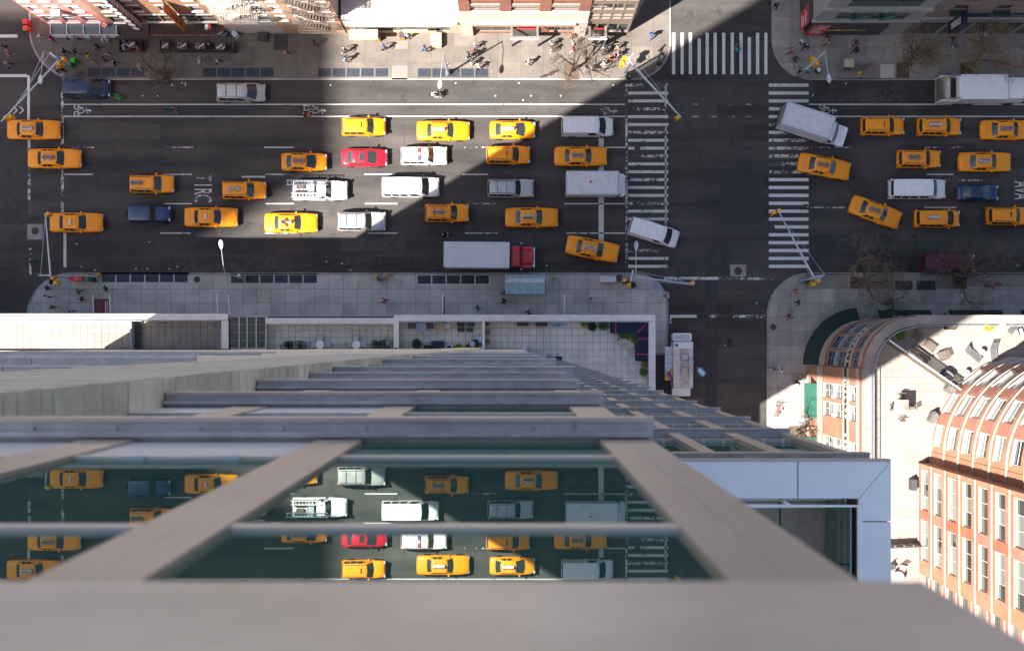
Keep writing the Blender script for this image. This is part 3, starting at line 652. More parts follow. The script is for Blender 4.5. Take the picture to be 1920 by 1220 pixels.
# terrace rails along the inner side of the coping
def rail(name, pts, r, mat, parent, off): b = MB().tube([(p[0]+off[0], p[1]+off[1], p[2]) for p in pts], r, 6); return b.build(name, mat, parent, smooth=True)
for pts in ([(podx(748), pody(603.5), PT+.25), (podx(1215), pody(603.5), PT+.25), (podx(1215), pody(735), PT+.25)], [(pod_l, pody(601.5), PT+.25), (podx(414), pody(601.5), PT+.25), (podx(414), pody(653), PT+.25)], [(podx(500), pody(608.5), PT+.25), (podx(737), pody(608.5), PT+.25)]):
    rail('terrace_rail', pts, .035, MT['blue_grey'], podium, (20, 0))
    for i in range(len(pts)-1):
        a, b_ = Vector(pts[i]), Vector(pts[i+1]); n_ = max(1, round((b_-a).length/1.5))
        for q in range(n_): c = a.lerp(b_, q/n_); rail('rail_post', [(c.x, c.y, PZ), (c.x, c.y, PT+.25)], .02, MT['blue_grey'], podium, (20, 0))
TILE = .6
pp('terrace_bed', MB().box(pod_l, -1.0, PZ-.058, pod_r-.1, pod_front-.1, PZ-.04), MT['bed'])
def pslab(x0, y0, x1, y1, mat, lim):
    X0, X1, Y0, Y1 = PX(x0, PZ), PX(x1, PZ), PY(y1, PZ), PY(y0, PZ)
    slabs(podium, [(X0+20, Y0), (X1+20, Y0), (X1+20, Y1), (X0+20, Y1)], TILE, TILE, 20+X1, Y1, PZ-.03, PZ, .026, MT[mat], 'terrace_tile', lim, .02)
pslab(745, 602, 1218, 760, 'tile', 300)
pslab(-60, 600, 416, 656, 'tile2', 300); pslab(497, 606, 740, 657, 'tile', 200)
pp('screen_wall', MB().box(podx(905), pody(602), PZ, podx(908.5), pody(655), PT+.6), MT['white']); pp('screen_wall', MB().box(podx(908.6), pody(602), PZ, podx(910), pody(655), PT+.5), MT['wood_lt'])
# louvred screen on the left terrace
a = podx(245)
for k in range(14): pp('louvre', MB().box(a+.05, pody(604)-.17*k-.11, PZ+.15, a+.62, pody(604)-.17*k, PZ+.22), MT['dark'])
pp('screen_frame', MB().box(a-.08, pody(653), PZ, a+.03, pody(602), PT-.1), MT['blue_grey'])
# glazed link
m_skyl = M('dark_green_glass', (.03, .045, .035), .1, 0, .3, 1.2)
for k, (xa, xb) in enumerate(((431, 446), (448, 461), (463, 478), (480, 496))):
    for q in range(4):
        y0, y1 = pody(594)-q*.66, pody(594)-q*.66-.60; pp('skylight_pane', MB().box(podx(xa), y1, PT-.35, podx(xb), y0, PT-.32), m_skyl)
    pp('skylight_bar', MB().box(podx(xb)-.0, pody(655), PT-.4, podx(xb)+.09, pody(592), PT-.26), m_brown2)
pp('skylight_frame', MB().box(podx(430), pody(655), PZ-.06, podx(498), pody(592), PT-.42), m_brown2)
# far towers up-sun that shade the street (outside the picture)
far = thing('slender_tower', 'slender far tower that shades the left end of the avenue', 'tower', (-212.7, -73.5, 0))
MB().box(-27, -7.85, 0, 27, 7.85, 250).build('shaft', M('far_tower_stone', (.35, .32, .3), .8), far)
for k in range(20):
    MB().box(-27.05, -7.9, 6+k*12, 27.05, 7.9, 7+k*12).build('floor_band', m_cope, far)
# ---------------------------------------------------------------- orange brick corner building, lower right
m_obY = brick('orange_brick', (.36, .165, .095), (.40, .19, .115), (.35, .215, .15), 'YZ', 3.2); m_red = brick('red_brick', (.38, .095, .05), (.42, .12, .065), (.36, .2, .14), 'YZ', 3.2)
m_pinkb = brick('pink_brick', (.36, .145, .10), (.40, .175, .125), (.35, .215, .165), 'YZ', 3.2); m_cream = M('cream_stone', (.42, .37, .31), .75, 0, .08, 1.5); m_mauve = brick('mauve_brick', (.30, .17, .15), (.34, .2, .18), (.35, .25, .22), 'YZ', 3.2)
m_red2 = brick('salmon_red_brick', (.35, .125, .075), (.38, .145, .09), (.33, .185, .13), 'YZ', 3.2)
corner = thing('brick_corner_building', 'low orange brick corner building with curved front and sunny roof terrace', 'building', (40, -10, 0))
def cp(name, mb, mat, smooth=False, parent=None):
    mb.xf(Matrix.Translation((-40, 10, 0))); return mb.build(name, mat, parent or corner, smooth=smooth)
class Sh:   # shift a map into the thing's local frame
    def __init__(s, f, dx, dy): s.f = f; s.dx = dx; s.dy = dy; s.step = f.step
    def __call__(s, u, d=0.0): x, y = s.f(u, d); return (x+s.dx, y+s.dy)
    def ang(s, u): return s.f.ang(u)
RAD = 4.4; AX, AY = 30+RAD+.15, 2.48-RAD-.15
fN = Sh(LineMap(62, 2.48, math.pi), -40, 10); fA = Sh(ArcMap(AX, AY, RAD, math.pi/2), -40, 10); fW = Sh(LineMap(30, AY, -math.pi/2), -40, 10)
NL, AL, WL = 62-AX, RAD*math.pi/2, 34.0
CZ = 18.8; CF = 17.6
# window bays
def bays_w():
    out = []
    for k in range(5):
        u = 1.55 + k*5.0; out += [(u, u+1.35), (u+1.75, u+3.1)]
    return out
opsW = [(a, b_, z0, z1) for a, b_ in bays_w() for z0, z1 in ((6.2, 8.9), (10.1, 12.6), (14.9, 16.7))]
wall(corner, fW, 0, WL, .14, CZ-.25, opsW, m_obY, 'wall', .22); windows(corner, fW, opsW, nu=2, nz=2, fm='white_metal', t=.07, glass='glass', sill=.05, pale=.45)
for a, b_ in bays_w():
    band(corner, fW, a, b_, 9.0, 10.0, .05, MT['white_metal'], 'spandrel_panel'); band(corner, fW, a+.25, b_-.25, 9.2, 9.8, .09, MT['metal'], 'panel_inset', 0)
opsA = [(.25+k*1.7, .25+k*1.7+1.45, z0, z1) for k in range(4) for z0, z1 in ((6.2, 8.9), (10.1, 12.6), (14.9, 16.7))]
wall(corner, fA, 0, AL, .14, CZ-.25, opsA, m_obY, 'wall', .22); windows(corner, fA, opsA, nu=2, nz=2, fm='metal', t=.09, glass='glass', sill=0)
for k in range(4): band(corner, fA, .25+k*1.7, 1.7+k*1.7, 9.0, 10.05, .06, MT['blue_grey'], 'spandrel_panel')
opsN = [(u, u+1.5, z0, z1) for u in (1.0, 3.4, 5.8, 8.2, 10.6, 13, 15.4) for z0, z1 in ((6.2, 8.9), (10.1, 12.6), (14.9, 16.7))]
wall(corner, fN, 0, NL, .14, CZ-.25, opsN, m_obY, 'wall', .22); windows(corner, fN, opsN, nu=2, nz=2, fm='white', sill=0)
for f, L in ((fW, WL), (fA, AL), (fN, NL)):
    cr = m_cream
    for z0, z1, pr, mt, nm in ((3.9, 4.6, .10, cr, 'string_course'), (5.1, 5.7, .08, cr, 'string_course'), (5.7, 6.05, .05, m_red, 'brick_course'), (12.75, 13.25, .07, cr, 'string_course'), (14.05, 14.5, .07, cr, 'string_course'), (16.95, 17.3, .07, cr, 'string_course'), (17.35, 17.6, .03, m_obY, 'brick_course'), (17.65, 17.85, .08, cr, 'string_course'), (17.87, 18.52, .05, m_red, 'brick_course')):
        band(corner, f, 0, L, z0, z1, pr, mt, nm)
    band(corner, f, 0, L, 13.25, 14.05, .05, MT['black'], 'sign_band')
    # coping stones
    n_ = max(1, round(L/1.25)); w = .75
    for q in range(n_):
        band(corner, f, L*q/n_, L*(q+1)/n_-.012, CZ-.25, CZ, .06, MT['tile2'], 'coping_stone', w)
    band(corner, f, 0, L, CF-.2, CZ-.25, -.3, m_cream, 'parapet', .72)
    pts = [(*f(L*i/max(1, round(L/.8)), -.86), CZ+.28) for i in range(max(1, round(L/.8))+1)]
    MB().tube(pts, .045, 6).build('terrace_rail', MT['blue_grey'], corner, smooth=True)
    pts2 = [(p[0], p[1], CZ-.1) for p in pts]; MB().tube(pts2, .02, 6).build('terrace_rail', MT['blue_grey'], corner)
    for p in pts[::2]: MB().tube([(p[0], p[1], CF), p], .022, 5).build('rail_post', MT['blue_grey'], corner)
# lettering on the sign band (black letters on white along the side street, white on dark round the curve)
for i, chh in enumerate('QUALITY  RENTALS  '):
    if chh != ' ':
        u = 1.0+i*.56; o = obj('letter', text_mesh('letter', chh, .62, MT['white'], .02), corner, (*fW(u, .065), 13.62), 0); o.rotation_euler = (R(90), 0, fW.ang(u))
for i, chh in enumerate('RENTALS'):
    u = AL-3.9+i*.55; o = obj('letter', text_mesh('letter', chh, .62, MT['white'], .02), corner, (*fA(u, .065), 13.62), 0); o.rotation_euler = (R(90), 0, fA.ang(u))
cp('roof_slab', MB().prism([(62, 1.8), (AX, 1.75), (31.9, .6), (30.8, -1.9), (30.6, -36), (62, -36)], CF-.4, CF-.06), MT['bed'])
tpoly = [(31.0-40, -36+10), (62-40, -36+10), (62-40, 1.62+10), (AX-40, 1.55+10)] + [(AX+(RAD-.95)*math.cos(R(a))-40, AY+(RAD-.95)*math.sin(R(a))+10) for a in (105, 120, 135, 150, 165, 180)]
V2C = Vector((44.3, -9.2)); V2R = 8.15
def inV2(x, y):
    X, Y = x+40, y-10
    return (X > 35.5 and Y < -10) or ((Vector((X, Y))-V2C).length < V2R-.6) or X > 52
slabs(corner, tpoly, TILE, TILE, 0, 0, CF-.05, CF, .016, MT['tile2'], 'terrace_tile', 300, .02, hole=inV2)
# awnings
def awning(label, name, pts_back, pts_front, zb, zf, drop, mat, valance=None):
    t = thing(name, label, 'awning', (*pts_back[0], zb)); o0 = Vector((*pts_back[0], zb)); b = MB(); v = MB(); n_ = len(pts_back)
    L_ = lambda p, z: tuple(Vector((p[0], p[1], z))-o0)
    for i in range(n_-1):
        b.quad(L_(pts_back[i], zb), L_(pts_back[i+1], zb), L_(pts_front[i+1], zf), L_(pts_front[i], zf)); b.quad(L_(pts_back[i], zb-.03), L_(pts_back[i+1], zb-.03), L_(pts_front[i+1], zf-.03), L_(pts_front[i], zf-.03))
        v.quad(L_(pts_front[i], zf), L_(pts_front[i+1], zf), L_(pts_front[i+1], zf-drop), L_(pts_front[i], zf-drop))
    b.quad(L_(pts_back[0], zb), L_(pts_front[0], zf), L_(pts_front[0], zf-drop), L_(pts_back[0], zb-.3)); b.quad(L_(pts_back[-1], zb), L_(pts_front[-1], zf), L_(pts_front[-1], zf-drop), L_(pts_back[-1], zb-.3))
    b.build('canopy', mat, t); v.build('valance', valance or mat, t)
    for p, q in ((pts_back[0], pts_front[0]), (pts_back[-1], pts_front[-1])): MB().tube([L_(p, zb-.6), L_(q, zf-drop+.02)], .02, 5).build('strut', MT['metal'], t)
    return t
y0_, y1_ = PY(718, 3.0), PY(783, 3.0)
awning('green canvas awning on the sunlit side-street front of the orange building', 'shop_awning', [(29.95, y0_), (29.95, y1_)], [(28.95, y0_), (28.95, y1_)], 3.85, 2.95, .25, MT['awn_green'])
awning('green canvas awning mostly hidden behind the glass tower, on the orange building', 'shop_awning', [(29.95, PY(819, 3)), (29.95, PY(880, 3))], [(28.95, PY(819, 3)), (28.95, PY(880, 3))], 3.85, 2.95, .25, MT['awn_green'])
arc = [R(a) for a in range(95, 180, 7)]
awning('dark green curved awning wrapping the rounded corner of the orange building', 'curved_awning', [(AX+(RAD+.05)*math.cos(a), AY+(RAD+.05)*math.sin(a)) for a in arc], [(AX+(RAD+1.35)*math.cos(a), AY+(RAD+1.35)*math.sin(a)) for a in arc], 3.85, 2.95, .25, MT['awn_dark'])
for lab, xa, xb in (('dark green awning over the avenue beside the rounded corner', 1648, 1746), ('dark green awning over the avenue in the middle of the brick front', 1781, 1880), ('dark green awning over the avenue cut by the right picture edge', 1917, 1990)):
    awning(lab, 'shop_awning', [(PX(xb, 3.2), 2.53), (PX(xa, 3.2), 2.53)], [(PX(xb, 3.2), 3.42), (PX(xa, 3.2), 3.42)], 3.85, 3.0, .25, MT['awn_dark'])
# ---- tall set-back volume
tall = thing('tall_brick_building', 'tall orange and red brick apartment block with curved corner and white window frames', 'building', (44, -20, 0))
def sh(f): return Sh(f, -44, 20)
VZ = 45.0; ST = 3.12
fa = sh(ArcMap(V2C.x, V2C.y, V2R, R(95))); alen = V2R*R(85)
zs_ = [CF + .35 + ST*k for k in range(9)]
opsa = []
for z in zs_:
    for k in range(4):
        u = .7+k*3.0
        if u+1.9 < alen: opsa.append((u, u+1.9, z+.75, z+2.25))
wall(tall, fa, 0, alen, CF-.1, VZ, opsa, m_obY, 'wall', .25); windows(tall, fa, opsa, nu=1, nz=2, fm='white_metal', t=.08, sill=.05, pale=.6)
for z in zs_: band(tall, fa, 0, alen, z-.07, z+.06, .12, m_cream)
for k in range(4):
    for z in zs_:
        u = .7+k*3.0+1.95
        if u+.9 < alen: band(tall, fa, u, u+.9, z+.5, z+2.4, .03, m_pinkb, 'brick_panel')
# straight side-street front, in two planes
def sidefront(x, ya, yb, wins, ztop):
    f = sh(LineMap(x, ya, -math.pi/2)); L = ya-yb
    ops = [(u0, u1, z+.8, z+2.3) for u0, u1 in wins for z in zs_]
    wall(tall, f, 0, L, CF-.1, ztop, ops, m_obY, 'wall', .25)
    for a, b_, c, e in ops: window(tall, f, a, b_, c, e, nu=3 if b_-a > 2.6 else 2, nz=1, fm='white_metal', t=.07, sill=.05, bar=.05, pale=.65)
    for z in zs_:
        band(tall, f, 0, L, z-.06, z+.05, .09, m_cream, 'string_course')
        mt_ = m_pinkb if round((z-CF)/ST) % 2 else m_red2
        for u0, u1 in wins: band(tall, f, u0-.1, u1+.1, z+.08, z+.68, .025, mt_, 'brick_panel'); band(tall, f, u0-.1, u1+.1, z+2.37, z+3.02, .025, mt_, 'brick_panel')
        for j in range(len(wins)-1):
            a, b_ = wins[j][1]+.02, wins[j+1][0]-.02
            band(tall, f, a, b_, z+.1, z+2.9, .03, m_red if (int(z*10) % 2) else m_pinkb, 'brick_panel')
    for u0, u1 in wins:
        for q, z in enumerate(zs_):
            pass
    return f
sidefront(36.1, -9.2, -10.2, [], VZ)
f1 = sidefront(35.06, -10.2, -19.6, [(.45, 3.85), (4.75, 8.15)], VZ)
band(tall, f1, 0, 9.4, VZ-.1, VZ+.1, .1, m_cream)
wall(tall, sh(LineMap(36.1, -10.2, math.pi)), 0, 1.04, CF-.1, VZ, [], m_obY, 'wall'); wall(tall, sh(LineMap(35.06, -19.6, 0)), 0, 1.0, CF-.1, VZ, [], m_obY, 'wall')
f2 = sidefront(36.0, -19.6, -32, [(.5, 3.0), (4.0, 6.5), (7.5, 10)], VZ)
MB().box(-7.6, 12.0, VZ-.2, 16, 18, VZ).box(-8.8, -12, VZ-.2, 16, 11.9, VZ).build('roof_slab', m_cope, tall)
MB().box(-7.2, -11, 20, 8, 9.3, VZ-.3).build('core', MT['dark'], tall); MB().box(.3, 9.3, 20, 8, 18.6, VZ-.3).build('core', MT['dark'], tall)
wall(tall, sh(LineMap(60, V2C.y+V2R-.03, math.pi)), 0, 16.4, CF-.1, VZ, [], m_obY, 'wall')

# ---------------------------------------------------------------- buildings along the top
FY = 31.5
def Fz(y, Y=FY): return H - Y*F/(NY-y)
def Fx(x, y, Y=FY): return (x-NX)*(H-Fz(y, Y))/F
def building(label, name, x0, x1, ztop, mat, wins, depth=14, cat='building', wkw=None, base=None, z0=.14, sides=True, lm='white', y=FY):
    t = thing(name, label, cat, (x0, y, 0)); f = LineMap(0, 0, 0)
    ops = [(a-x0, b_-x0, c, e) for a, b_, c, e in wins]
    wall(t, f, 0, x1-x0, z0, ztop, ops, mat, 'wall', .25); windows(t, f, ops, **(wkw or {}))
    w = x1-x0
    MB().quad((0, 0, z0), (0, depth, z0), (0, depth, ztop), (0, 0, ztop)).build('side_wall', mat, t); MB().quad((w, 0, z0), (w, depth, z0), (w, depth, ztop), (w, 0, ztop)).build('side_wall', base or mat, t)
    MB().box(.01, .35, ztop-.2, w-.01, depth, ztop).build('roof', m_cope, t); MB().box(.1, .35, .15, w-.1, depth-.1, ztop-.3).build('core', MT['dark'], t)
    for a, b_, c, e in ops: MB().box(a-.12, -.06, e, b_+.12, .01, e+.22).build('lintel', MT[lm] if isinstance(lm, str) else lm, t)
    return t
m_pink = M('pink_stucco', (.75, .30, .26), .8, 0, .08, 1.0); m_brownb = brick('brown_brick', (.36, .19, .12), (.40, .22, .14), (.33, .22, .16), 'XZ', 3.4); m_grey = brick('pale_painted_brick', (.58, .52, .47), (.62, .56, .5), (.5, .45, .4), 'XZ', 3.4)
m_salmon = brick('salmon_brick', (.58, .33, .21), (.62, .37, .24), (.52, .36, .26), 'XZ', 3.4); m_dbrick = brick('dark_red_brick', (.26, .10, .065), (.30, .12, .08), (.28, .18, .14), 'XZ', 3.4); m_lime = M('pale_limestone', (.60, .53, .46), .75, 0, .08, 1.2); m_stone2 = M('grey_limestone', (.34, .32, .31), .8, 0, .14, 1.5, fine=.15); m_taupe = brick('taupe_brick', (.24, .19, .165), (.27, .215, .185), (.25, .21, .18), 'XZ', 3.4)
def colwins(xs, zs, w): return [(x-w/2, x+w/2, a, b_) for x in xs for a, b_ in zs]
pinkb = building('pink stucco corner building with a dark glass shopfront canopy', 'pink_building', -45.7, -39.52, 16.5, m_pink, colwins((-44.85, -42.95, -41.0), ((8.0, 9.7), (11.4, 13.1)), 1.05)+colwins((-44.7, -42.85, -40.9), ((4.3, 6.5),), 1.3), wkw=dict(nu=1, nz=2, fm='white', sill=.14))
brb = building('brown brick building with a black blade sign and brown awnings', 'brown_building', -39.5, -28.57, 17, m_brownb, colwins((-38.2, -35.3, -32.6, -29.7), ((8.2, 9.9), (11.8, 13.5)), 1.0)+[(-38.9, -36.9, 4.2, 6.4)]+[(-35.6+k*1.75, -34.0+k*1.75, 4.5, 6.8) for k in range(4)], wkw=dict(nu=1, nz=2, fm='dark', sill=.16, sillm='white'))
c1 = building('pale painted brick tenement behind the left fire escape', 'pale_tenement', -28.55, -23.02, 16, m_grey, colwins((-27.6, -25.8, -24.0), ((4.8, 6.6), (8.1, 9.9), (11.4, 13.2)), .95), wkw=dict(nu=1, nz=2, fm='white', sill=.12))
c2 = building('salmon brick tenement behind the right fire escapes', 'salmon_tenement', -23.0, -16.8, 16, m_salmon, colwins((-22.2, -20.4, -18.9, -17.6), ((4.8, 6.4), (8.1, 9.7), (11.4, 13.0)), .85), wkw=dict(nu=1, nz=2, fm='white', sill=.12), base=M('grey_side_render', (.28, .25, .23), .85))
store = building('low shop with a white roof and cream awnings', 'low_shop', -16.6, -5.05, 5.3, MT['wood_lt'], [(-15.6, -6.2, .9, 2.6)], wkw=dict(nu=5, nz=1, fm='dark', sill=0, glass='glass'), depth=13)
MB().box(.05, .35, 5.3, 11.5, 13, 5.34).build('white_membrane', M('white_roof_membrane', (.50, .46, .44), .7, 0, .35, 1.4, fine=.15), store)
for k in range(5): MB().box(.1+k*2.29, -.12, 5.3, 2.37+k*2.29, .3, 5.75).build('parapet_cap', MT['white'], store)
MB().box(.3, -.35, 4.1, 11.2, -.001, 4.25).build('sign_shelf', MT['white'], store)
for k, (a, w_) in enumerate(((4.2, .7), (5.1, .8), (6.1, .4), (6.7, .35), (7.3, 1.1))): MB().box(a, -.05, 4.5, a+w_, -.002, 4.95).build('sign_block', MT['white'], store)
modern = building('modern brick shop building with wide glass bays and limestone base', 'modern_shop_building', -5.0, 7.35, 15, m_dbrick, [(-3.9, -1.2, 8.45, 10.2), (-.1, 2.55, 8.45, 10.2), (3.65, 6.25, 8.45, 10.2), (-3.9, -1.2, 11.6, 13.6), (-.1, 2.55, 11.6, 13.6), (3.65, 6.25, 11.6, 13.6)] + [(-3.6, 2.6, .6, 4.3), (3.6, 6.2, .6, 4.3)], wkw=dict(nu=4, nz=1, fm='metal', sill=0, t=.1, bar=.08), lm=m_lime)
for a, b_ in ((.0, 12.35),): MB().box(a, -.18, 5.2, b_, -.002, 8.3).build('stone_band', m_lime, modern)
for a in (0, 3.86, 7.6, 11.3): MB().box(a, -.12, 8.31, a+1.05, -.003, 15).build('brick_pier', m_dbrick, modern)
for a in (0.0, 11.25): MB().box(a, -.3, .15, a+1.1, -.004, 5.19).build('stone_pier', m_lime, modern)
MB().box(1.15, -.5, 4.45, 11.2, -.005, 5.15).build('fascia', M('tan_fascia', (.42, .34, .27), .7), modern)
# angled glass corner of the same building
fcn = LineMap(0, 0, 0)
ops = [(12.45+k*1.05, 13.4+k*1.05, z0, z1) for k in range(4) for z0, z1 in ((.6, 3.6), (5.4, 6.2), (6.5, 7.3), (8.5, 10.4), (11.5, 13.5))]
wall(modern, fcn, 12.35, 16.7, .14, 15, ops, M('bronze_frame', (.30, .24, .19), .5, .3), 'corner_wall', .15); windows(modern, fcn, ops, nu=1, nz=1, fm='metal', sill=0, t=.05)
fc2 = LineMap(16.7, 0, R(62))
ops = [(.3+k*1.3, 1.4+k*1.3, z0, z1) for k in range(5) for z0, z1 in ((.6, 3.6), (5.4, 7.3), (8.5, 10.4), (11.5, 13.5))]
wall(modern, fc2, 0, 7, .14, 15, ops, M('bronze_frame_2', (.28, .23, .18), .5, .3), 'corner_wall', .15); windows(modern, fc2, ops, nu=1, nz=1, fm='metal', sill=0, t=.05)
MB().box(12.3, .3, 14.8, 17, 8, 15).build('roof', m_cope, modern)
MB().prism([(12.3, .3), (16.4, .3), (19.5, 6.2), (12.3, 6.2)], .15, 14.7).build('core', MT['dark'], modern)
# upper right corner building with shop signs, and the brick apartments beside it
crx0, crx1 = 29.35, 39.45
shop = building('grey limestone corner shop building with red and black shop signs', 'limestone_corner_building', crx0, crx1, 16, m_stone2, [(31.2, 38.0, 5.2, 8.0), (31.2, 38.0, 9.3, 12.6)], wkw=dict(nu=4, nz=1, fm='green', sill=0, t=.12, bar=.12), lm=m_stone2)
for z in (5.0, 8.6, 9.0, 13): MB().box(-.25, -.3, z, 10.15, .0, z+.28).build('cornice', m_stone2, shop)
for k in range(9):
    MB().box(-.06, -.08, 5.3+k*.36, 1.7, -.003, 5.3+k*.36+.31).build('quoin', m_stone2, shop); MB().box(8.8, -.08, 5.3+k*.36, 10.08, -.003, 5.3+k*.36+.31).build('quoin', m_stone2, shop)
    MB().box(-.08, .0, 5.3+k*.36, -.002, 3.0, 5.3+k*.36+.31).build('quoin', m_stone2, shop)
for zz in (5.2,):
    for k in range(2):
        MB().tube([(3.6+k*2.6, -.05, zz), (3.9+k*2.6, -.25, zz+1.6), (4.6+k*2.6, -.3, zz+2.3)], .10, 6).build('awning_arm', MT['green'], shop)
sgn = MB().box(0, -.45, 1.2, 7.4, -.01, 4.7).build('shop_sign', MT['dark'], shop); MB().box(0, -.47, 1.15, 1.75, -.451, 4.75).build('poster', MT['red'], shop)
MB().box(-.45, .0, 1.2, -.01, 7, 4.7).build('shop_sign', MT['dark'], shop); MB().box(-.47, -.2, 1.15, -.451, 1.7, 4.75).build('poster', MT['red'], shop)
def wtext(parent, s, size, mat, loc, rz, sx=1.0):
    o = obj('lettering', text_mesh('lettering', s, size, mat, .01, sx), parent, loc); o.rotation_euler = (R(90), 0, rz); return o
wtext(shop, 'Bag Pick', .55, MT['red'], (3.0, -.465, 3.9), 0); wtext(shop, 'sunglasspick.com', .58, M('lime_print', (.55, .6, .12), .5), (3.7, -.465, 3.0), 0)
wtext(shop, 'SALE', .5, MT['white'], (1.1, -.485, 4.4), 0)
for q, (z, w_) in enumerate(((3.7, 1.1), (3.35, 1.3), (2.7, .9), (2.3, 1.1), (1.9, 1.1))): MB().box(.3, -.476, z, .3+w_, -.471, z+.16).build('print_line', MT['white'], shop); MB().box(-.476, .1, z, -.471, .1+w_, z+.16).build('print_line', MT['white'], shop)
apt = building('taupe brick apartment building with a navy lettered strip', 'brick_apartments', 39.47, 60, 16, m_taupe, colwins((42.0, 46.0, 50.2, 54.5), ((8.6, 10.2), (12, 13.8)), 1.4), wkw=dict(nu=2, nz=1, fm='dark', sill=.12), lm=m_taupe)
MB().box(3.4, -.12, 6.55, 20, -.002, 7.4).build('name_strip', M('navy_strip', (.015, .025, .07), .5), apt); wtext(apt, 'EQUITYAPARTMENTS.COM', .62, MT['metal'], (10.3, -.14, 6.97), 0, 1.15)
MB().box(.02, -.15, 4.6, 20, -.003, 5.9).build('stone_band', m_stone2, apt)
for k in range(7): MB().box(.9+k*2.5, -.1, .5, 3.1+k*2.5, -.004, 4.1).build('shop_window', MT['glass'], apt); MB().box(.9+k*2.5+2.2, -.2, .14, .9+k*2.5+2.45, -.003, 4.4).build('shop_mullion', m_stone2, apt)
for k in range(4): MB().prism([(1.8+k*4.1, -.55), (3.4+k*4.1, -.55), (3.4+k*4.1, -.004), (1.8+k*4.1, -.004)], 8.35, 8.45).build('window_hood', MT['awn_dark'], apt)
bl = MB().box(-.06, -1.3, 4.6, .06, -.2, 9.4).build('blade_sign', M('navy_sign', (.012, .02, .055), .45), apt, (3.05, 0, 0)); o = wtext(apt, 'STUDIO', .9, MT['white'], (2.98, -.75, 6.7), R(-90), .8); o.rotation_euler = (R(90), R(90), R(-90))
MB().tube([(3.05, 0, 9.3), (3.05, -1.4, 9.3)], .05, 6).build('sign_bracket', MT['black'], apt); MB().box(10.8, -.9, 4.4, 10.92, -.1, 7.2).build('blade_sign', MT['blue'], apt)
# pink building canopy and signs
t = thing('glass_canopy', 'dark blue glass canopy with a white sign edge on the pink building', 'canopy', (-45.4, FY, 3.4))
for k in range(4): MB().quad((.03+k*1.62, -.02, .2), (1.59+k*1.62, -.02, .2), (1.59+k*1.62, -.95, -.1), (.03+k*1.62, -.95, -.1)).quad((.03+k*1.62, -.02, .16), (1.59+k*1.62, -.02, .16), (1.59+k*1.62, -.95, -.14), (.03+k*1.62, -.95, -.14)).build('pane', M('blue_glass_%d' % k, (.03, .05, .09), .2), t)
for k in range(5): MB().box(-.02+k*1.62, -.96, -.1, .05+k*1.62, -.0, .24).build('rib', MT['white'], t)
MB().box(-.05, -1.0, -1.1, 6.6, -.96, -.12).build('sign_board', MT['white'], t)
for k in range(9): MB().box(1.3+k*.45, -1.012, -.75, 1.6+k*.45, -1.001, -.4).build('sign_mark', MT['red'], t)
for k in range(3): MB().box(1.6+k*1.65, -1.25, -1.0, 2.05+k*1.65, -1.02, -.3).build('lamp_box', MT['blue_grey'], t)
awning('brown canvas entrance awning left of the long cafe awning', 'entrance_awning', [(Fx(279, 45), FY-.02), (Fx(214, 45), FY-.02)], [(PX(279, 2.8), PY(73, 2.8)), (PX(218, 2.8), PY(73, 2.8))], 3.7, 2.8, .3, MT['awn_brown'])
awning('long brown cafe awning with a bright patterned edge', 'cafe_awning', [(Fx(404, 45), FY-.02), (Fx(280.5, 45), FY-.02)], [(PX(404, 2.9), PY(65.5, 2.9)), (PX(280.5, 2.9), PY(65.5, 2.9))], 3.6, 2.9, .35, MT['awn_brown'], M('patterned_edge', (.5, .2, .15), .8, 0, .8, 4))
b1 = thing('blade_sign', 'tall black blade sign with white ovals on the brown brick building', 'sign', (-36.3, FY, 4.9)); MB().box(-.38, -1.0, 0, .38, -.12, 11).build('sign_box', MT['black'], b1); MB().box(-.05, -.12, 1, .05, .01, 1.2).box(-.05, -.12, 8, .05, .01, 8.2).build('bracket', MT['black'], b1)
for k in range(8):
    o = MB().lathe([(.40, 0), (.40, .02)], 14).build('oval', MT['white'], b1, (0, -1.0, .75+k*1.3)); o.rotation_euler = (R(90), 0, 0); o.scale = (.8, 1.3, 1)
    for q in range(3): MB().box(.381, -.9, .3+k*1.3+q*.4, .39, -.35, .5+k*1.3+q*.4).build('print_line', MT['white'], b1)
b2 = thing('banner_sign', 'orange hanging banner on the brown brick building', 'banner', (-31.9, FY, 4.6)); MB().box(-.03, -1.05, 0, .03, -.1, 7).build('cloth', M('orange_cloth', (.55, .17, .025), .8), b2); MB().tube([(0, .0, 7.02), (0, -1.1, 7.02)], .03, 6).build('pole', MT['dark'], b2); MB().tube([(0, .0, .0), (0, -1.1, .0)], .03, 6).build('pole', MT['dark'], b2)
for k in range(5): MB().box(.031, -.8, 1.2+k*.75, .036, -.45, 1.6+k*.75).build('print_mark', MT['awn_brown'], b2)
# air conditioner
a = thing('air_conditioner', 'white air conditioner in the middle window of the pink building', 'air conditioner', (-42.95, FY-.3, 8.05)); MB().box(-.42, -.35, 0, .42, .3, .7).build('case', MT['white'], a); MB().box(-.38, -.36, .1, .38, -.351, .6).build('grille', MT['metal'], a)
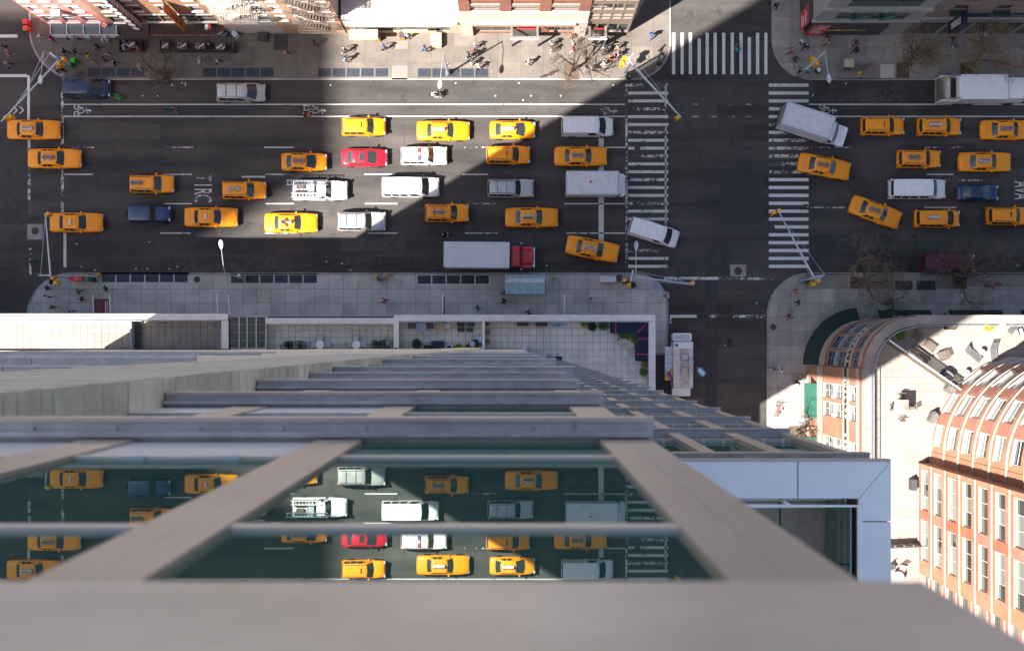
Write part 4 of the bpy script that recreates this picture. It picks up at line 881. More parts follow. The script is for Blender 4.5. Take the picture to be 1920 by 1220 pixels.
# fire escapes
def fire_escape(label, x0, x1, levels, stairs_dir=1):
    t = thing('fire_escape', label, 'fire escape', (x0, FY, levels[0])); w = x1-x0; mt = m_fe
    for li, z in enumerate(levels):
        zl = z-levels[0]; b = MB()
        n_ = int(w/.16)
        for i in range(n_): b.box(i*w/n_, -.98, zl, i*w/n_+.07, -.02, zl+.03)
        b.build('platform', mt, t)
        fr = MB().tube([(0, -.02, zl), (0, -1.0, zl), (w, -1.0, zl), (w, -.02, zl)], .04, 5); fr.build('platform_frame', mt, t)
        rl = MB()
        for h_ in (.45, .95): rl.tube([(0, -.02, zl+h_), (0, -1.0, zl+h_), (w, -1.0, zl+h_), (w, -.02, zl+h_)], .025, 5)
        for i in range(int(w/.3)+1): x = i*w/int(w/.3); rl.tube([(x, -1.0, zl), (x, -1.0, zl+.95)], .014, 4)
        rl.build('railing', mt, t)
        if li < len(levels)-1:
            h_ = levels[li+1]-z; st = MB()
            xa, xb = (w*.15, w*.85) if stairs_dir > 0 else (w*.85, w*.15)
            for yy in (-.92, -.45): st.tube([(xa, yy, zl+.03), (xb, yy, zl+h_)], .035, 4)
            for q in range(11):
                f_ = (q+.5)/11; st.box(xa+(xb-xa)*f_-.1, -.9, zl+.03+h_*f_-.015, xa+(xb-xa)*f_+.1, -.47, zl+.03+h_*f_+.015)
            st.build('stair', mt, t)
    return t
m_fe = M('pale_ironwork', (.42, .38, .34), .6, .2, .25, 3); fire_escape('pale iron fire escape on the pale painted tenement', -27.9, -24.2, (7.3, 10.6, 13.9)); m_fe = M('dark_ironwork', (.12, .10, .09), .6, .2, .25, 3); fire_escape('dark iron fire escape on the salmon brick tenement', -20.9, -17.2, (3.9, 7.3, 10.6, 13.9), -1)
# cream fruit shop awnings
m_cr = M('cream_canvas', (.80, .60, .32), .8, 0, .06, 1.0)
awning('cream awning at the left of the low white-roofed shop', 'fruit_shop_awning', [(PX(708, 3.1), FY-.4), (PX(656, 3.1), FY-.4)], [(PX(708, 2.6), PY(74, 2.6)), (PX(656, 2.6), PY(74, 2.6))], 3.1, 2.6, .2, m_cr)
awning('cream awning in the middle of the low white-roofed shop', 'fruit_shop_awning', [(PX(802, 3.1), FY-.4), (PX(755, 3.1), FY-.4)], [(PX(802, 2.6), PY(61, 2.6)), (PX(755, 2.6), PY(61, 2.6))], 3.1, 2.6, .2, m_cr)
# entrance portals of the modern building
for lab, x0, x1 in (('grey framed entrance portal in the middle of the limestone base', 957, 1010), ('grey framed entrance portal at the glass corner', 1103, 1138)):
    zz = 3.6; a, b_ = PX(x0, zz), PX(x1, zz); yf = PY(72, zz); t = thing('entrance_portal', lab, 'portal', ((a+b_)/2, FY-.3, 0)); w = (b_-a)/2; d_ = yf-(FY-.3)
    fr = MB().box(-w, d_, zz-.25, -w+.22, .1, zz).box(w-.22, d_, zz-.25, w, .1, zz).box(-w, d_-.001, zz-.26, w, d_+.2, zz+.01); fr.build('frame', M('dark_frame', (.16, .15, .15), .5), t)
    MB().box(-w, d_-.12, zz-.3, w, d_-.003, zz-.05).build('sign_edge', MT['white'], t)
    for s_ in (-1, 1): MB().box(s_*w-.08*(s_+1), d_, .14, s_*w+.16-.08*(s_+1), d_+.16, zz-.26).build('post', MT['metal'], t)
    MB().box(-w+.2, .0, 2.6, w-.2, .06, 3.0).build('door_header', MT['red'], t); MB().box(-w+.2, .0, .15, w-.2, .05, 2.58).build('glass_doors', MT['glass'], t)
# ---------------------------------------------------------------- vehicles
MT['taxi'] = carpaint('taxi_yellow', (1.0, .335, .002), .40, .10); MT['p_white'] = carpaint('van_white', (.86, .87, .89)); MT['p_silver'] = carpaint('silver_paint', (.50, .50, .50), .3, .5, .35); MT['p_red'] = carpaint('red_car_paint', (.62, .010, .03)); MT['p_blue'] = carpaint('blue_car_paint', (.008, .036, .12)); MT['p_navy'] = carpaint('navy_van_paint', (.008, .025, .075)); MT['p_maroon'] = carpaint('maroon_van_paint', (.10, .008, .025)); MT['p_black'] = carpaint('black_car_paint', (.015, .015, .017)); MT['box_grey'] = M('truck_box_white', (.62, .63, .65), .5, 0, .10, 1.5, fine=.08, wpos=False)
MT['ad_white'] = M('advert_panel', (.72, .68, .67), .45, var=.1, scale=6); MT['ad_grey'] = M('roof_sign_case', (.36, .36, .37), .4, .4); MT['ad_red'] = M('advert_print', (.60, .12, .10), .5, var=.4, scale=9); MT['ad_dark'] = M('advert_frame', (.10, .10, .11), .5)
def smoothstep(a, b_, t): t = max(0, min(1, (t-a)/(b_-a))); return t*t*(3-2*t)
SPECS = {
 # L, W, stations (x, top z, width factor) rear->front ; cabin: belt rear x, belt front x, roof rear x, roof front x, belt half w, roof half w, belt z, roof z ; pillars
 'sedan': dict(L=5.35, W=1.98, st=[(-1, .74, .72), (-.985, .86, .84), (-.95, .94, .92), (-.85, .99, .97), (-.6, 1.01, 1), (0, .99, 1), (.35, .98, 1), (.45, .96, 1), (.7, .89, .98), (.88, .81, .94), (.96, .72, .88), (.99, .62, .8), (1, .5, .72)], cab=(-1.62, 1.02, -1.02, .32, .86, .63, .97, 1.45), win=[(.16, .36), (.40, .62), ], bow=(.14, .16)),
 'midsedan': dict(L=4.6, W=1.82, st=[(-1, .72, .72), (-.98, .88, .86), (-.93, .98, .93), (-.8, 1.03, .98), (-.5, 1.03, 1), (0, 1.0, 1), (.35, .97, 1), (.5, .92, .99), (.75, .84, .95), (.9, .74, .87), (.97, .62, .78), (1, .5, .66)], cab=(-1.75, 1.15, -1.02, .18, .80, .58, .98, 1.46), win=[(.16, .38), (.42, .66)], bow=(.16, .2)),
 'suv': dict(L=4.4, W=1.82, st=[(-1, .8, .82), (-.985, .98, .92), (-.95, 1.08, .97), (-.8, 1.1, 1), (0, 1.08, 1), (.3, 1.07, 1), (.42, 1.06, 1), (.7, 1.0, .97), (.88, .92, .92), (.96, .8, .84), (1, .6, .74)], cab=(-2.1, .98, -1.92, .32, .84, .66, 1.07, 1.74), win=[(.06, .26), (.29, .52), (.55, .78)], bow=(.08, .14)),
 'bigsuv': dict(L=4.95, W=1.98, st=[(-1, .85, .84), (-.985, 1.05, .93), (-.95, 1.14, .97), (-.8, 1.16, 1), (0, 1.13, 1), (.3, 1.12, 1), (.42, 1.11, 1), (.72, 1.05, .98), (.9, .97, .94), (.97, .84, .88), (1, .6, .78)], cab=(-2.38, 1.02, -2.2, .40, .90, .72, 1.12, 1.86), win=[(.05, .27), (.30, .53), (.56, .79)], bow=(.07, .12)),
 'jeep': dict(L=4.25, W=1.78, st=[(-1, .85, .86), (-.985, 1.05, .95), (-.95, 1.1, .98), (0, 1.1, 1), (.2, 1.08, 1), (.32, 1.06, .92), (.6, 1.0, .88), (.9, .94, .84), (.97, .85, .8), (1, .6, .72)], cab=(-2.0, .62, -1.92, .22, .83, .70, 1.08, 1.78), win=[(.06, .36), (.40, .74)], bow=(.05, .06)),
 'minivan': dict(L=4.9, W=1.95, st=[(-1, .8, .82), (-.985, 1.0, .93), (-.95, 1.06, .97), (0, 1.06, 1), (.3, 1.05, 1), (.5, 1.02, .99), (.75, .92, .95), (.9, .8, .87), (.97, .66, .78), (1, .5, .66)], cab=(-2.33, 1.55, -2.12, .62, .90, .70, 1.05, 1.76), win=[(.05, .28), (.31, .54), (.57, .78)], bow=(.08, .2)),
 'van': dict(L=5.4, W=2.02, st=[(-1, .9, .9), (-.985, 1.15, .96), (-.95, 1.25, .985), (0, 1.25, 1), (.45, 1.22, 1), (.6, 1.16, .99), (.8, 1.05, .96), (.92, .92, .9), (.98, .75, .82), (1, .55, .74)], cab=(-2.64, 1.78, -2.55, 1.02, .97, .80, 1.22, 2.08), win=[(.66, .86)], bow=(.05, .16)),
 'longvan': dict(L=5.75, W=2.02, st=[(-1, .9, .9), (-.985, 1.15, .96), (-.95, 1.22, .985), (0, 1.22, 1), (.45, 1.2, 1), (.58, 1.16, .99), (.8, 1.07, .97), (.92, .96, .92), (.98, .78, .84), (1, .55, .76)], cab=(-2.8, 1.78, -2.72, 1.12, .97, .80, 1.2, 2.08), win=[(.04, .2), (.23, .40), (.43, .60), (.66, .86)], bow=(.05, .14)),
 'pickup': dict(L=5.5, W=2.0, st=[(-1, .8, .93), (-.985, 1.0, .97), (-.95, 1.03, .985), (0, 1.04, 1), (.3, 1.04, 1), (.42, 1.06, 1), (.7, 1.02, .97), (.88, .95, .92), (.96, .8, .85), (1, .6, .75)], cab=(-.30, 1.15, -.15, .58, .88, .70, 1.04, 1.82), win=[(.15, .72)], bow=(.05, .13)),
}
VC = {}
def lower_body(sp):
    L, W = sp['L'], sp['W']; b = MB(); n_ = None
    st = sp['st']; secs = []
    for t, zt, wf in st:
        x = t*L/2; w = W/2*wf
        half = [(w*.9, .24), (w*.985, .34), (w, .5), (w*.995, zt*.72), (w*.965, zt-.09), (w*.9, zt-.025), (w*.55, zt+.012), (0, zt+.022)]
        sec = [(x, -y, z) for y, z in half] + [(x, y, z) for y, z in reversed(half[:-1])]; secs.append(sec)
    k = len(secs[0])
    for s_ in secs: b.v += s_
    for i in range(len(secs)-1):
        for j in range(k-1): b.f.append((i*k+j, i*k+j+1, (i+1)*k+j+1, (i+1)*k+j)); b.m.append(0)
        b.f.append((i*k, (i+1)*k, (i+1)*k+k-1, i*k+k-1)); b.m.append(0)
    b.f.append(tuple(range(k))); b.m.append(0); o = (len(secs)-1)*k; b.f.append(tuple(o+j for j in reversed(range(k)))); b.m.append(0)
    return b
class Cab:
    def __init__(s, cab, bow): s.xb0, s.xb1, s.xr0, s.xr1, s.wb, s.wr, s.zb, s.zr = cab; s.br, s.bf = bow
    def lvl(s, v): e = v; return (s.xb0+(s.xr0-s.xb0)*e, s.xb1+(s.xr1-s.xb1)*e, s.wb+(s.wr-s.wb)*e, s.zb-.06+(s.zr-.03-s.zb+.06)*e)
    def front(s, q, v): x0, x1, w, z = s.lvl(v); return Vector((x1+s.bf*(1-q*q)*(1-.3*v), q*w, z))
    def rear(s, q, v): x0, x1, w, z = s.lvl(v); return Vector((x0-s.br*(1-q*q)*(1-.3*v), -q*w, z))
    def left(s, q, v): x0, x1, w, z = s.lvl(v); return Vector((x1+(x0-x1)*q, w+.035*math.sin(math.pi*q), z))
    def right(s, q, v): p = s.left(1-q, v); return Vector((p.x, -p.y, p.z))
def patch(b, fn, q0, q1, v0, v1, nq=6, nv=2, off=0.0):
    base = len(b.v); pts = []
    for j in range(nv+1):
        for i in range(nq+1):
            q, v = q0+(q1-q0)*i/nq, v0+(v1-v0)*j/nv; p = fn(q, v)
            if off:
                e = 1e-3; du = fn(q+e, v)-fn(q-e, v); dv = fn(q, v+e)-fn(q, v-e); nn = du.cross(dv).normalized(); p = p+nn*off
            b.v.append(tuple(p))
    for j in range(nv):
        for i in range(nq):
            o = base+j*(nq+1)+i; b.f.append((o, o+1, o+nq+2, o+nq+1)); b.m.append(b.cur)
def cabin(c):
    b = MB()
    for fn, n_ in ((c.front, 8), (c.left, 8), (c.rear, 8), (c.right, 8)): patch(b, fn, -1 if fn in (c.front, c.rear) else 0, 1, 0, 1, n_, 3)
    # crowned roof cap
    x0, x1, w, z = c.lvl(1); base = len(b.v); N, Mm = 8, 8
    for j in range(Mm+1):
        for i in range(N+1):
            q = -1+2*i/N; t = j/Mm
            xf = c.front(q, 1).x; xr = c.rear(-q, 1).x; x = xr+(xf-xr)*t; y = q*w + (.035*math.sin(math.pi*t) if abs(q) == 1 else .035*q*math.sin(math.pi*t))*(1 if abs(q) < 1 else (1 if q > 0 else -1))
            cr = .055*(1-q**4)*(1-(2*t-1)**6); b.v.append((x, y, z+cr))
    for j in range(Mm):
        for i in range(N):
            o = base+j*(N+1)+i; b.f.append((o, o+1, o+N+2, o+N+1)); b.m.append(0)
    return b
def weld(me):
    bm = bmesh.new(); bm.from_mesh(me); bmesh.ops.remove_doubles(bm, verts=bm.verts, dist=.004); bmesh.ops.recalc_face_normals(bm, faces=bm.faces)
    for f in bm.faces: f.smooth = True
    for e in bm.edges:
        if len(e.link_faces) == 2: e.smooth = e.calc_face_angle(0) < R(45)
    bm.to_mesh(me); bm.free(); return me
def wheel_meshes(r=.34, w=.22):
    t = MB().lathe([(r*.62, -w/2), (r*.93, -w/2), (r, -w/2+.03), (r, w/2-.03), (r*.93, w/2), (r*.62, w/2)], 18).mesh('tyre', MT['tyre'], True)
    h = MB().lathe([(r*.3, -w/2+.02), (r*.6, -w/2-.003), (r*.6, w/2+.003), (r*.3, w/2-.02), (.03, w/2+.0)], 14).mesh('rim', MT['rim'], True)
    return t, h
WT, WR = wheel_meshes()
def car_meshes(kind):
    if kind in VC: return VC[kind]
    sp = SPECS[kind]; c = Cab(sp['cab'], sp['bow']); L, W = sp['L'], sp['W']; d = {}
    d['body'] = weld(lower_body(sp).mesh('body', MT['taxi'])); d['cabin'] = weld(cabin(c).mesh('cabin', MT['taxi']))
    G = []
    b = MB(); patch(b, c.front, -.9, .9, .08, .93, 8, 3, .008); G.append(('windscreen', weld(b.mesh('windscreen', MT['glass_car']))))
    if kind != 'van': b = MB(); patch(b, c.rear, -.86, .86, .12 if 'sedan' in kind else .25, .92, 8, 3, .008); G.append(('rear_window', weld(b.mesh('rear_window', MT['glass_car']))))
    else:
        for q0, q1 in ((-.85, -.08), (.08, .85)): b = MB(); patch(b, c.rear, q0, q1, .3, .9, 3, 2, .008); G.append(('rear_window', weld(b.mesh('rear_window', MT['glass_car']))))
    for q0, q1 in sp['win']:
        b = MB(); patch(b, c.left, 1-q1 if False else q0+.0, q1, .14, .88, 4, 2, .008)
        # windows are given from the rear
        b = MB(); patch(b, c.left, 1-q1, 1-q0, .14, .88, 4, 2, .008); G.append(('side_window', weld(b.mesh('side_window', MT['glass_car']))))
        b = MB(); patch(b, c.right, q0, q1, .14, .88, 4, 2, .008); G.append(('side_window', weld(b.mesh('side_window', MT['glass_car']))))
    d['glass'] = G
    zf = sp['st'][-3][1]; wf = sp['st'][-3][2]*W/2
    d['headlight'] = MB().cbox(0, 0, 0, .16, .28, .12).mesh('headlight', MT['lamp']); d['taillight'] = MB().cbox(0, 0, 0, .12, .22, .2).mesh('taillight', MT['tail'])
    d['hl'] = [(L/2*.955, s_*(wf-.16), zf-.09) for s_ in (-1, 1)]; wr = sp['st'][1][2]*W/2; d['tl'] = [(-L/2*.985, s_*(wr-.14), sp['st'][1][1]-.14) for s_ in (-1, 1)]
    d['grille'] = MB().cbox(L/2*.99, 0, .56, .06, W*.42, .2).mesh('grille', MT['black']); d['bumper'] = [MB().cbox(L/2-.02, 0, .40, .14, W*.74, .18).mesh('bumper', MT['dark']), MB().cbox(-L/2+.02, 0, .42, .14, W*.76, .2).mesh('bumper', MT['dark'])]
    mir = MB().cbox(0, 0, 0, .14, .2, .14).mesh('mirror', MT['black']); d['mirror'] = mir; mx = c.xb1-.45; d['mp'] = [(mx, s_*(c.wb+.13), c.zb+.06) for s_ in (-1, 1)]
    d['wheels'] = [(sx*L*.29+(.05 if sx > 0 else -.02), sy*(W/2-.10), .34) for sx in (-1, 1) for sy in (-1, 1)]
    arch = MB().lathe([(.40, -.015), (.40, .015)], 18).mesh('wheel_arch', MT['black']); d['arch'] = arch
    d['c'] = c; d['hoodline'] = MB().box(c.xb1+c.bf*.55, -.02, 0, c.xb1+c.bf*.55, .02, 0) ; VC[kind] = d
    return d
def roofz(c, x): return c.zr + .02
def vehicle(kind, x, y, label, color='taxi', rz=0.0, group=None, sign=None, extras=(), cat=None, name=None, scale=1.0, z=.8):
    d = car_meshes(kind); sp = SPECS[kind]; c = d['c']; p = P(x, y, z); cat = cat or ('taxi' if color == 'taxi' else 'car')
    t = thing(name or ('yellow_taxi' if color == 'taxi' else 'car'), label, cat, (p.x, p.y, 0), R(rz), group); t.scale = (scale,)*3
    m = MT[color]
    o = obj('body', d['body'], t); recolor(o, m); cb_ = obj('cabin', d['cabin'], t); recolor(cb_, MT[dict(extras).get('roof', color)] if dict(extras).get('roof') else m)
    for nm, me in d['glass']: obj(nm, me, t)
    for q in d['hl']: obj('headlight', d['headlight'], t, q)
    for q in d['tl']: obj('taillight', d['taillight'], t, q)
    obj('grille', d['grille'], t)
    for me in d['bumper']: obj('bumper', me, t)
    for q in d['mp']: o = obj('mirror', d['mirror'], t, q); recolor(o, m if color == 'taxi' else MT['black'])
    for q in d['wheels']:
        s_ = 1 if q[1] > 0 else -1
        a = obj('wheel_arch', d['arch'], t, (q[0], s_*(sp['W']/2-.004), .40)); a.rotation_euler = (R(90), 0, 0)
        w = obj('wheel', WT, t, q); w.rotation_euler = (R(90), 0, 0); obj('rim', WR, w)
    zr = c.zr+.03; xm = (c.xr0+c.xr1)/2
    if sign: roof_sign(t, sign, xm + dict(extras).get('sx', 0), zr)
    ex = dict(extras)
    if 'rails' in ex:
        for s_ in (-1, 1): MB().tube([(c.xr0+.15, s_*(c.wr-.08), zr-.01), (c.xr0+.25, s_*(c.wr-.08), zr+.05), (c.xr1-.3, s_*(c.wr-.08), zr+.05), (c.xr1-.2, s_*(c.wr-.08), zr-.01)], .025, 5).build('roof_rail', MT['black'], t)
        if ex['rails'] > 1:
            for q in (.3, .68): xx = c.xr0+(c.xr1-c.xr0)*q; MB().tube([(xx, -c.wr+.08, zr+.055), (xx, c.wr-.08, zr+.055)], .022, 5).build('cross_bar', MT['black'], t)
    if 'vent' in ex: MB().cbox(c.xr1-.45, .02, zr+.03, .10, .55, .05).build('roof_vent', MT['black'], t)
    if 'sunroof' in ex: MB().cbox(c.xr1-.35, 0, zr+.022, .5, .8, .02).build('sunroof', MT['glass_car'], t)
    if 'police' in ex:
        bar = MB().cbox(xm+.45, 0, zr+.08, .28, 1.2, .13).build('light_bar', MT['red'], t); MB().cbox(xm+.45, .0, zr+.15, .24, .3, .03).build('lamp', MT['white'], bar); MB().cbox(xm+.45, -.45, zr+.15, .24, .25, .03).build('lamp', MT['blue'], bar)
    if 'ribs' in ex:
        for q in range(6): yy = -c.wr+.18+q*(2*c.wr-.36)/5; MB().box(c.xr0+.1, yy-.03, zr+.0, c.xr1-.15, yy+.03, zr+.028).build('roof_rib', m, t)
    if 'spare' in ex: o = obj('spare_wheel', WT, t, (-sp['L']/2-.12, 0, .95)); o.rotation_euler = (0, R(90), 0)
    return t
SG = {}; VRN = {'i': 0}
def roof_sign(t, style, x, z):
    if not SG:
        def adm():
            b = MB(); n0 = 0
            prof = [(-.62, .16), (-.55, .2), (.55, .2), (.62, .16), (.62, -.16), (.55, -.2), (-.55, -.2), (-.62, -.16)]
            b.prism(prof, .05, .12); return b.mesh('roof_sign', MT['ad_grey'])
        SG['base'] = adm(); w = MB()
        w.quad((-.56, -.17, .12), (.56, -.17, .12), (.56, -.03, .46), (-.56, -.03, .46)); w.quad((-.56, .17, .12), (-.56, .03, .46), (.56, .03, .46), (.56, .17, .12)); w.quad((-.56, -.03, .46), (.56, -.03, .46), (.56, .03, .46), (-.56, .03, .46)); w.quad((-.56, -.17, .12), (-.56, -.03, .46), (-.56, .03, .46), (-.56, .17, .12)); w.quad((.56, -.17, .12), (.56, .17, .12), (.56, .03, .46), (.56, -.03, .46))
        SG['panel'] = w.mesh('advert_panel', MT['ad_white']); SG['foot'] = MB().box(-.4, -.3, -.02, -.32, .3, .05).box(.32, -.3, -.02, .4, .3, .05).mesh('sign_foot', MT['ad_dark'])
        SG['print'] = MB().quad((-.4, -.165, .15), (.42, -.165, .15), (.42, -.09, .33), (-.4, -.09, .33)).mesh('advert_print', MT['ad_red']); SG['small'] = MB().prism([(-.09, -.28), (.09, -.28), (.09, .28), (-.09, .28)], 0, .16).mesh('roof_sign', MT['ad_white'])
        SG['slot'] = MB().box(-.45, -.035, .46, .45, .035, .475).mesh('sign_slot', MT['ad_dark'])
    if style == 'small': obj('roof_sign', SG['small'], t, (x, 0, z-.02)); return
    o = obj('roof_sign', SG['base'], t, (x, 0, z)); obj('sign_foot', SG['foot'], o); pn = obj('advert_panel', SG['panel'], o)
    VRN['i'] += 1; k_ = VRN['i']
    if style in ('red', 'slot') and k_ % 3 != 1: q = obj('advert_print', SG['print'], o, (0, -.003, .0)); recolor(q, (MT['ad_red'], MT['blue_grey'], MT['dark'], MT['sig'])[k_ % 4] if style == 'slot' else MT['ad_red'])
    if style == 'slot' and k_ % 4 == 0: recolor(pn, MT['metal'])
    if style == 'dark': recolor(pn, MT['ad_grey']); obj('sign_slot', SG['slot'], o)
    if style == 'slot': obj('sign_slot', SG['slot'], o)
TG = 'yellow taxis in the avenue traffic'
V = vehicle
V('sedan', 63, 243, 'yellow sedan taxi on the crosswalk line at the far left, upper of two', sign='slot', group=TG); V('sedan', 102, 297, 'yellow sedan taxi below the far left taxi, with a wide grey roof sign', sign='dark', group=TG)
V('sedan', 143, 417, 'yellow sedan taxi with a small roof lamp beside the left signal arm', sign='small', group=TG); V('sedan', 395.5, 407, 'yellow sedan taxi with a small roof lamp behind the dark blue jeep-shaped car', sign='small', group=TG)
V('sedan', 545.5, 417.5, 'sunlit yellow sedan taxi left of the silver sport utility car in the lower lane', sign='slot', group=TG); V('sedan', 831, 245, 'sunlit yellow sedan taxi with a white roof sign above the police car', sign='red', group=TG)
V('sedan', 1089, 293, 'yellow sedan taxi at the stop line below the white cargo van', sign='dark', group=TG); V('sedan', 997, 407.5, 'yellow sedan taxi in the lower lane left of the stop line', sign='slot', group=TG)
V('sedan', 1111, 466.5, 'yellow sedan taxi angled beside the red truck cab', rz=-11, sign='slot', group=TG); V('sedan', 1546, 312, 'yellow sedan taxi angled on the right crosswalk under the box truck', rz=-11, sign='slot', group=TG)
V('sedan', 1642, 397.5, 'yellow sedan taxi turned steeply across the lanes at the right', rz=-20, sign='dark', group=TG); V('sedan', 1847, 303.5, 'yellow sedan taxi above the small blue sedan at the right edge', sign='slot', group=TG)
V('sedan', 1888, 243.5, 'yellow sedan taxi cut by the right picture edge in the top lane', sign='dark', group=TG); V('midsedan', 570, 303.5, 'small yellow taxi left of the red sedan', sign='slot', group=TG); V('midsedan', 961, 243.5, 'sunlit small yellow taxi left of the white cargo van', sign='red', group=TG)
V('suv', 285, 345, 'yellow sport utility taxi with its sign far back on the roof', sign='dark', extras=(('sx', -.45), ('rails', 1)), group=TG); V('suv', 458, 356.5, 'yellow sport utility taxi behind the white pickup', sign='slot', extras=(('rails', 1),), group=TG)
V('suv', 682, 237.5, 'sunlit yellow sport utility taxi without sign at the edge of the shade', extras=(('rails', 1), ('vent', 1)), group=TG); V('suv', 953, 290.5, 'yellow sport utility taxi without sign, right of the police car', extras=(('rails', 1), ('vent', 1)), group=TG)
V('suv', 838, 399, 'yellow sport utility taxi with dark roof rack below the white passenger van', sign='dark', extras=(('rails', 2),), group=TG); V('suv', 1655, 236.5, 'yellow sport utility taxi without sign behind the turning box truck', extras=(('rails', 1), ('vent', 1)), group=TG)
V('suv', 1761, 237.5, 'yellow sport utility taxi with white and red roof sign in the top right lane', sign='red', extras=(('rails', 1),), group=TG); V('suv', 1723, 298, 'yellow sport utility taxi with grey roof sign above the silver passenger van', sign='dark', extras=(('rails', 1),), group=TG)
V('suv', 1891, 405, 'yellow sport utility taxi cut by the right picture edge in the lower lane', extras=(('rails', 1), ('vent', 1)), group=TG); V('minivan', 1758, 409.5, 'boxy yellow minivan taxi with white and red roof sign', sign='red', scale=.94, group=TG)
V('midsedan', 683, 295.5, 'bright red sedan with sunroof beside the police car', 'p_red', extras=(('sunroof', 1),)); V('bigsuv', 795, 292, 'white police sport utility car with a red roof light bar', 'p_white', extras=(('police', 1), ('rails', 1)), scale=.94)
V('bigsuv', 678, 415, 'silver sport utility car half in sun in the lower lane', 'p_silver', extras=(('rails', 2),), scale=.98); V('bigsuv', 957.5, 353, 'silver grey sport utility car with black roof bars left of the step truck', 'p_silver', extras=(('rails', 2),), scale=.94)
V('longvan', 770, 351, 'white passenger van in the sun below the police car', 'p_white', cat='van', name='passenger_van'); V('van', 1101.5, 238, 'white cargo van waiting at the top of the stop line', 'p_white', cat='van', name='cargo_van', scale=.97)
V('van', 1226, 436, 'white cargo van turning across the lower crosswalk', 'p_white', rz=-17, cat='van', name='cargo_van', extras=(('ribs', 1),), scale=.95); V('longvan', 1720, 354.5, 'long silver white passenger van in the right lanes', 'p_white', cat='van', name='passenger_van', extras=(('ribs', 1),))
V('midsedan', 1833.5, 361, 'small dark blue sedan at the right edge', 'p_blue', scale=.93, extras=(('sunroof', 1),)); V('jeep', 281, 401, 'boxy dark blue off-road car with a spare wheel on its tail', 'p_blue', extras=(('spare', 1),), scale=.98)
V('minivan', 162, 165.5, 'dark navy van parked at the top left kerb', 'p_navy', cat='van', name='parked_van', scale=.97); V('minivan', 452, 173.5, 'silver minivan parked at the top kerb', 'p_silver', cat='minivan', name='parked_minivan', extras=(('rails', 2),))
V('longvan', 1777, 493, 'dark maroon van parked under the bare tree at the lower right', 'p_maroon', cat='van', name='parked_van', extras=(('ribs', 1),), scale=.95)
# pickup with racks
t = V('pickup', 600.5, 357, 'white pickup truck with ladders on its rack', 'p_white', cat='pickup truck', name='pickup_truck')
MB().box(-2.6, -.8, 1.03, -.42, .8, 1.045).build('bed_floor', MT['dark'], t); 
for s_ in (-1, 1): MB().box(-2.7, s_*.92-.06, 1.0, -.4, s_*.92+.06, 1.12).build('bed_side', MT['p_white'], t); MB().tube([(-2.65, s_*.86, 1.1), (-2.65, s_*.86, 1.95), (.55, s_*.86, 1.98)], .03, 5).build('rack_bar', MT['dark'], t); MB().tube([(-.4, s_*.86, 1.1), (-.4, s_*.86, 1.95)], .03, 5).build('rack_post', MT['dark'], t)
for xx in (-2.65, -1.5, -.4): MB().tube([(xx, -.86, 1.95), (xx, .86, 1.95)], .03, 5).build('rack_bar', MT['dark'], t)
MB().box(-1.2, -.85, 1.1, -.5, .85, 1.5).build('tool_box', MT['metal'], t); MB().box(-2.5, -.6, 1.05, -1.4, -.1, 1.4).box(-2.3, .1, 1.05, -1.5, .5, 1.3).build('load', MT['wood'], t)
def ladder(t_, L, w, rungs, loc, rz, m1, m2=None, tilt=None):
    b = MB()
    for s_ in (-1, 1): b.box(-L/2, s_*w/2-.035, -.03, L/2, s_*w/2+.035, .05)
    for q in range(rungs): x = -L/2+L*(q+.5)/rungs; b.cbox(x, 0, .01, .05, w-.06, .03)
    return b.build('ladder', m1, t_, loc, rz)
ladder(t, 4.2, .42, 12, (-1.1, .62, 2.04), 0, MT['chrome']); ladder(t, 3.0, .38, 9, (-1.2, -.62, 2.04), 0, MT['white'])
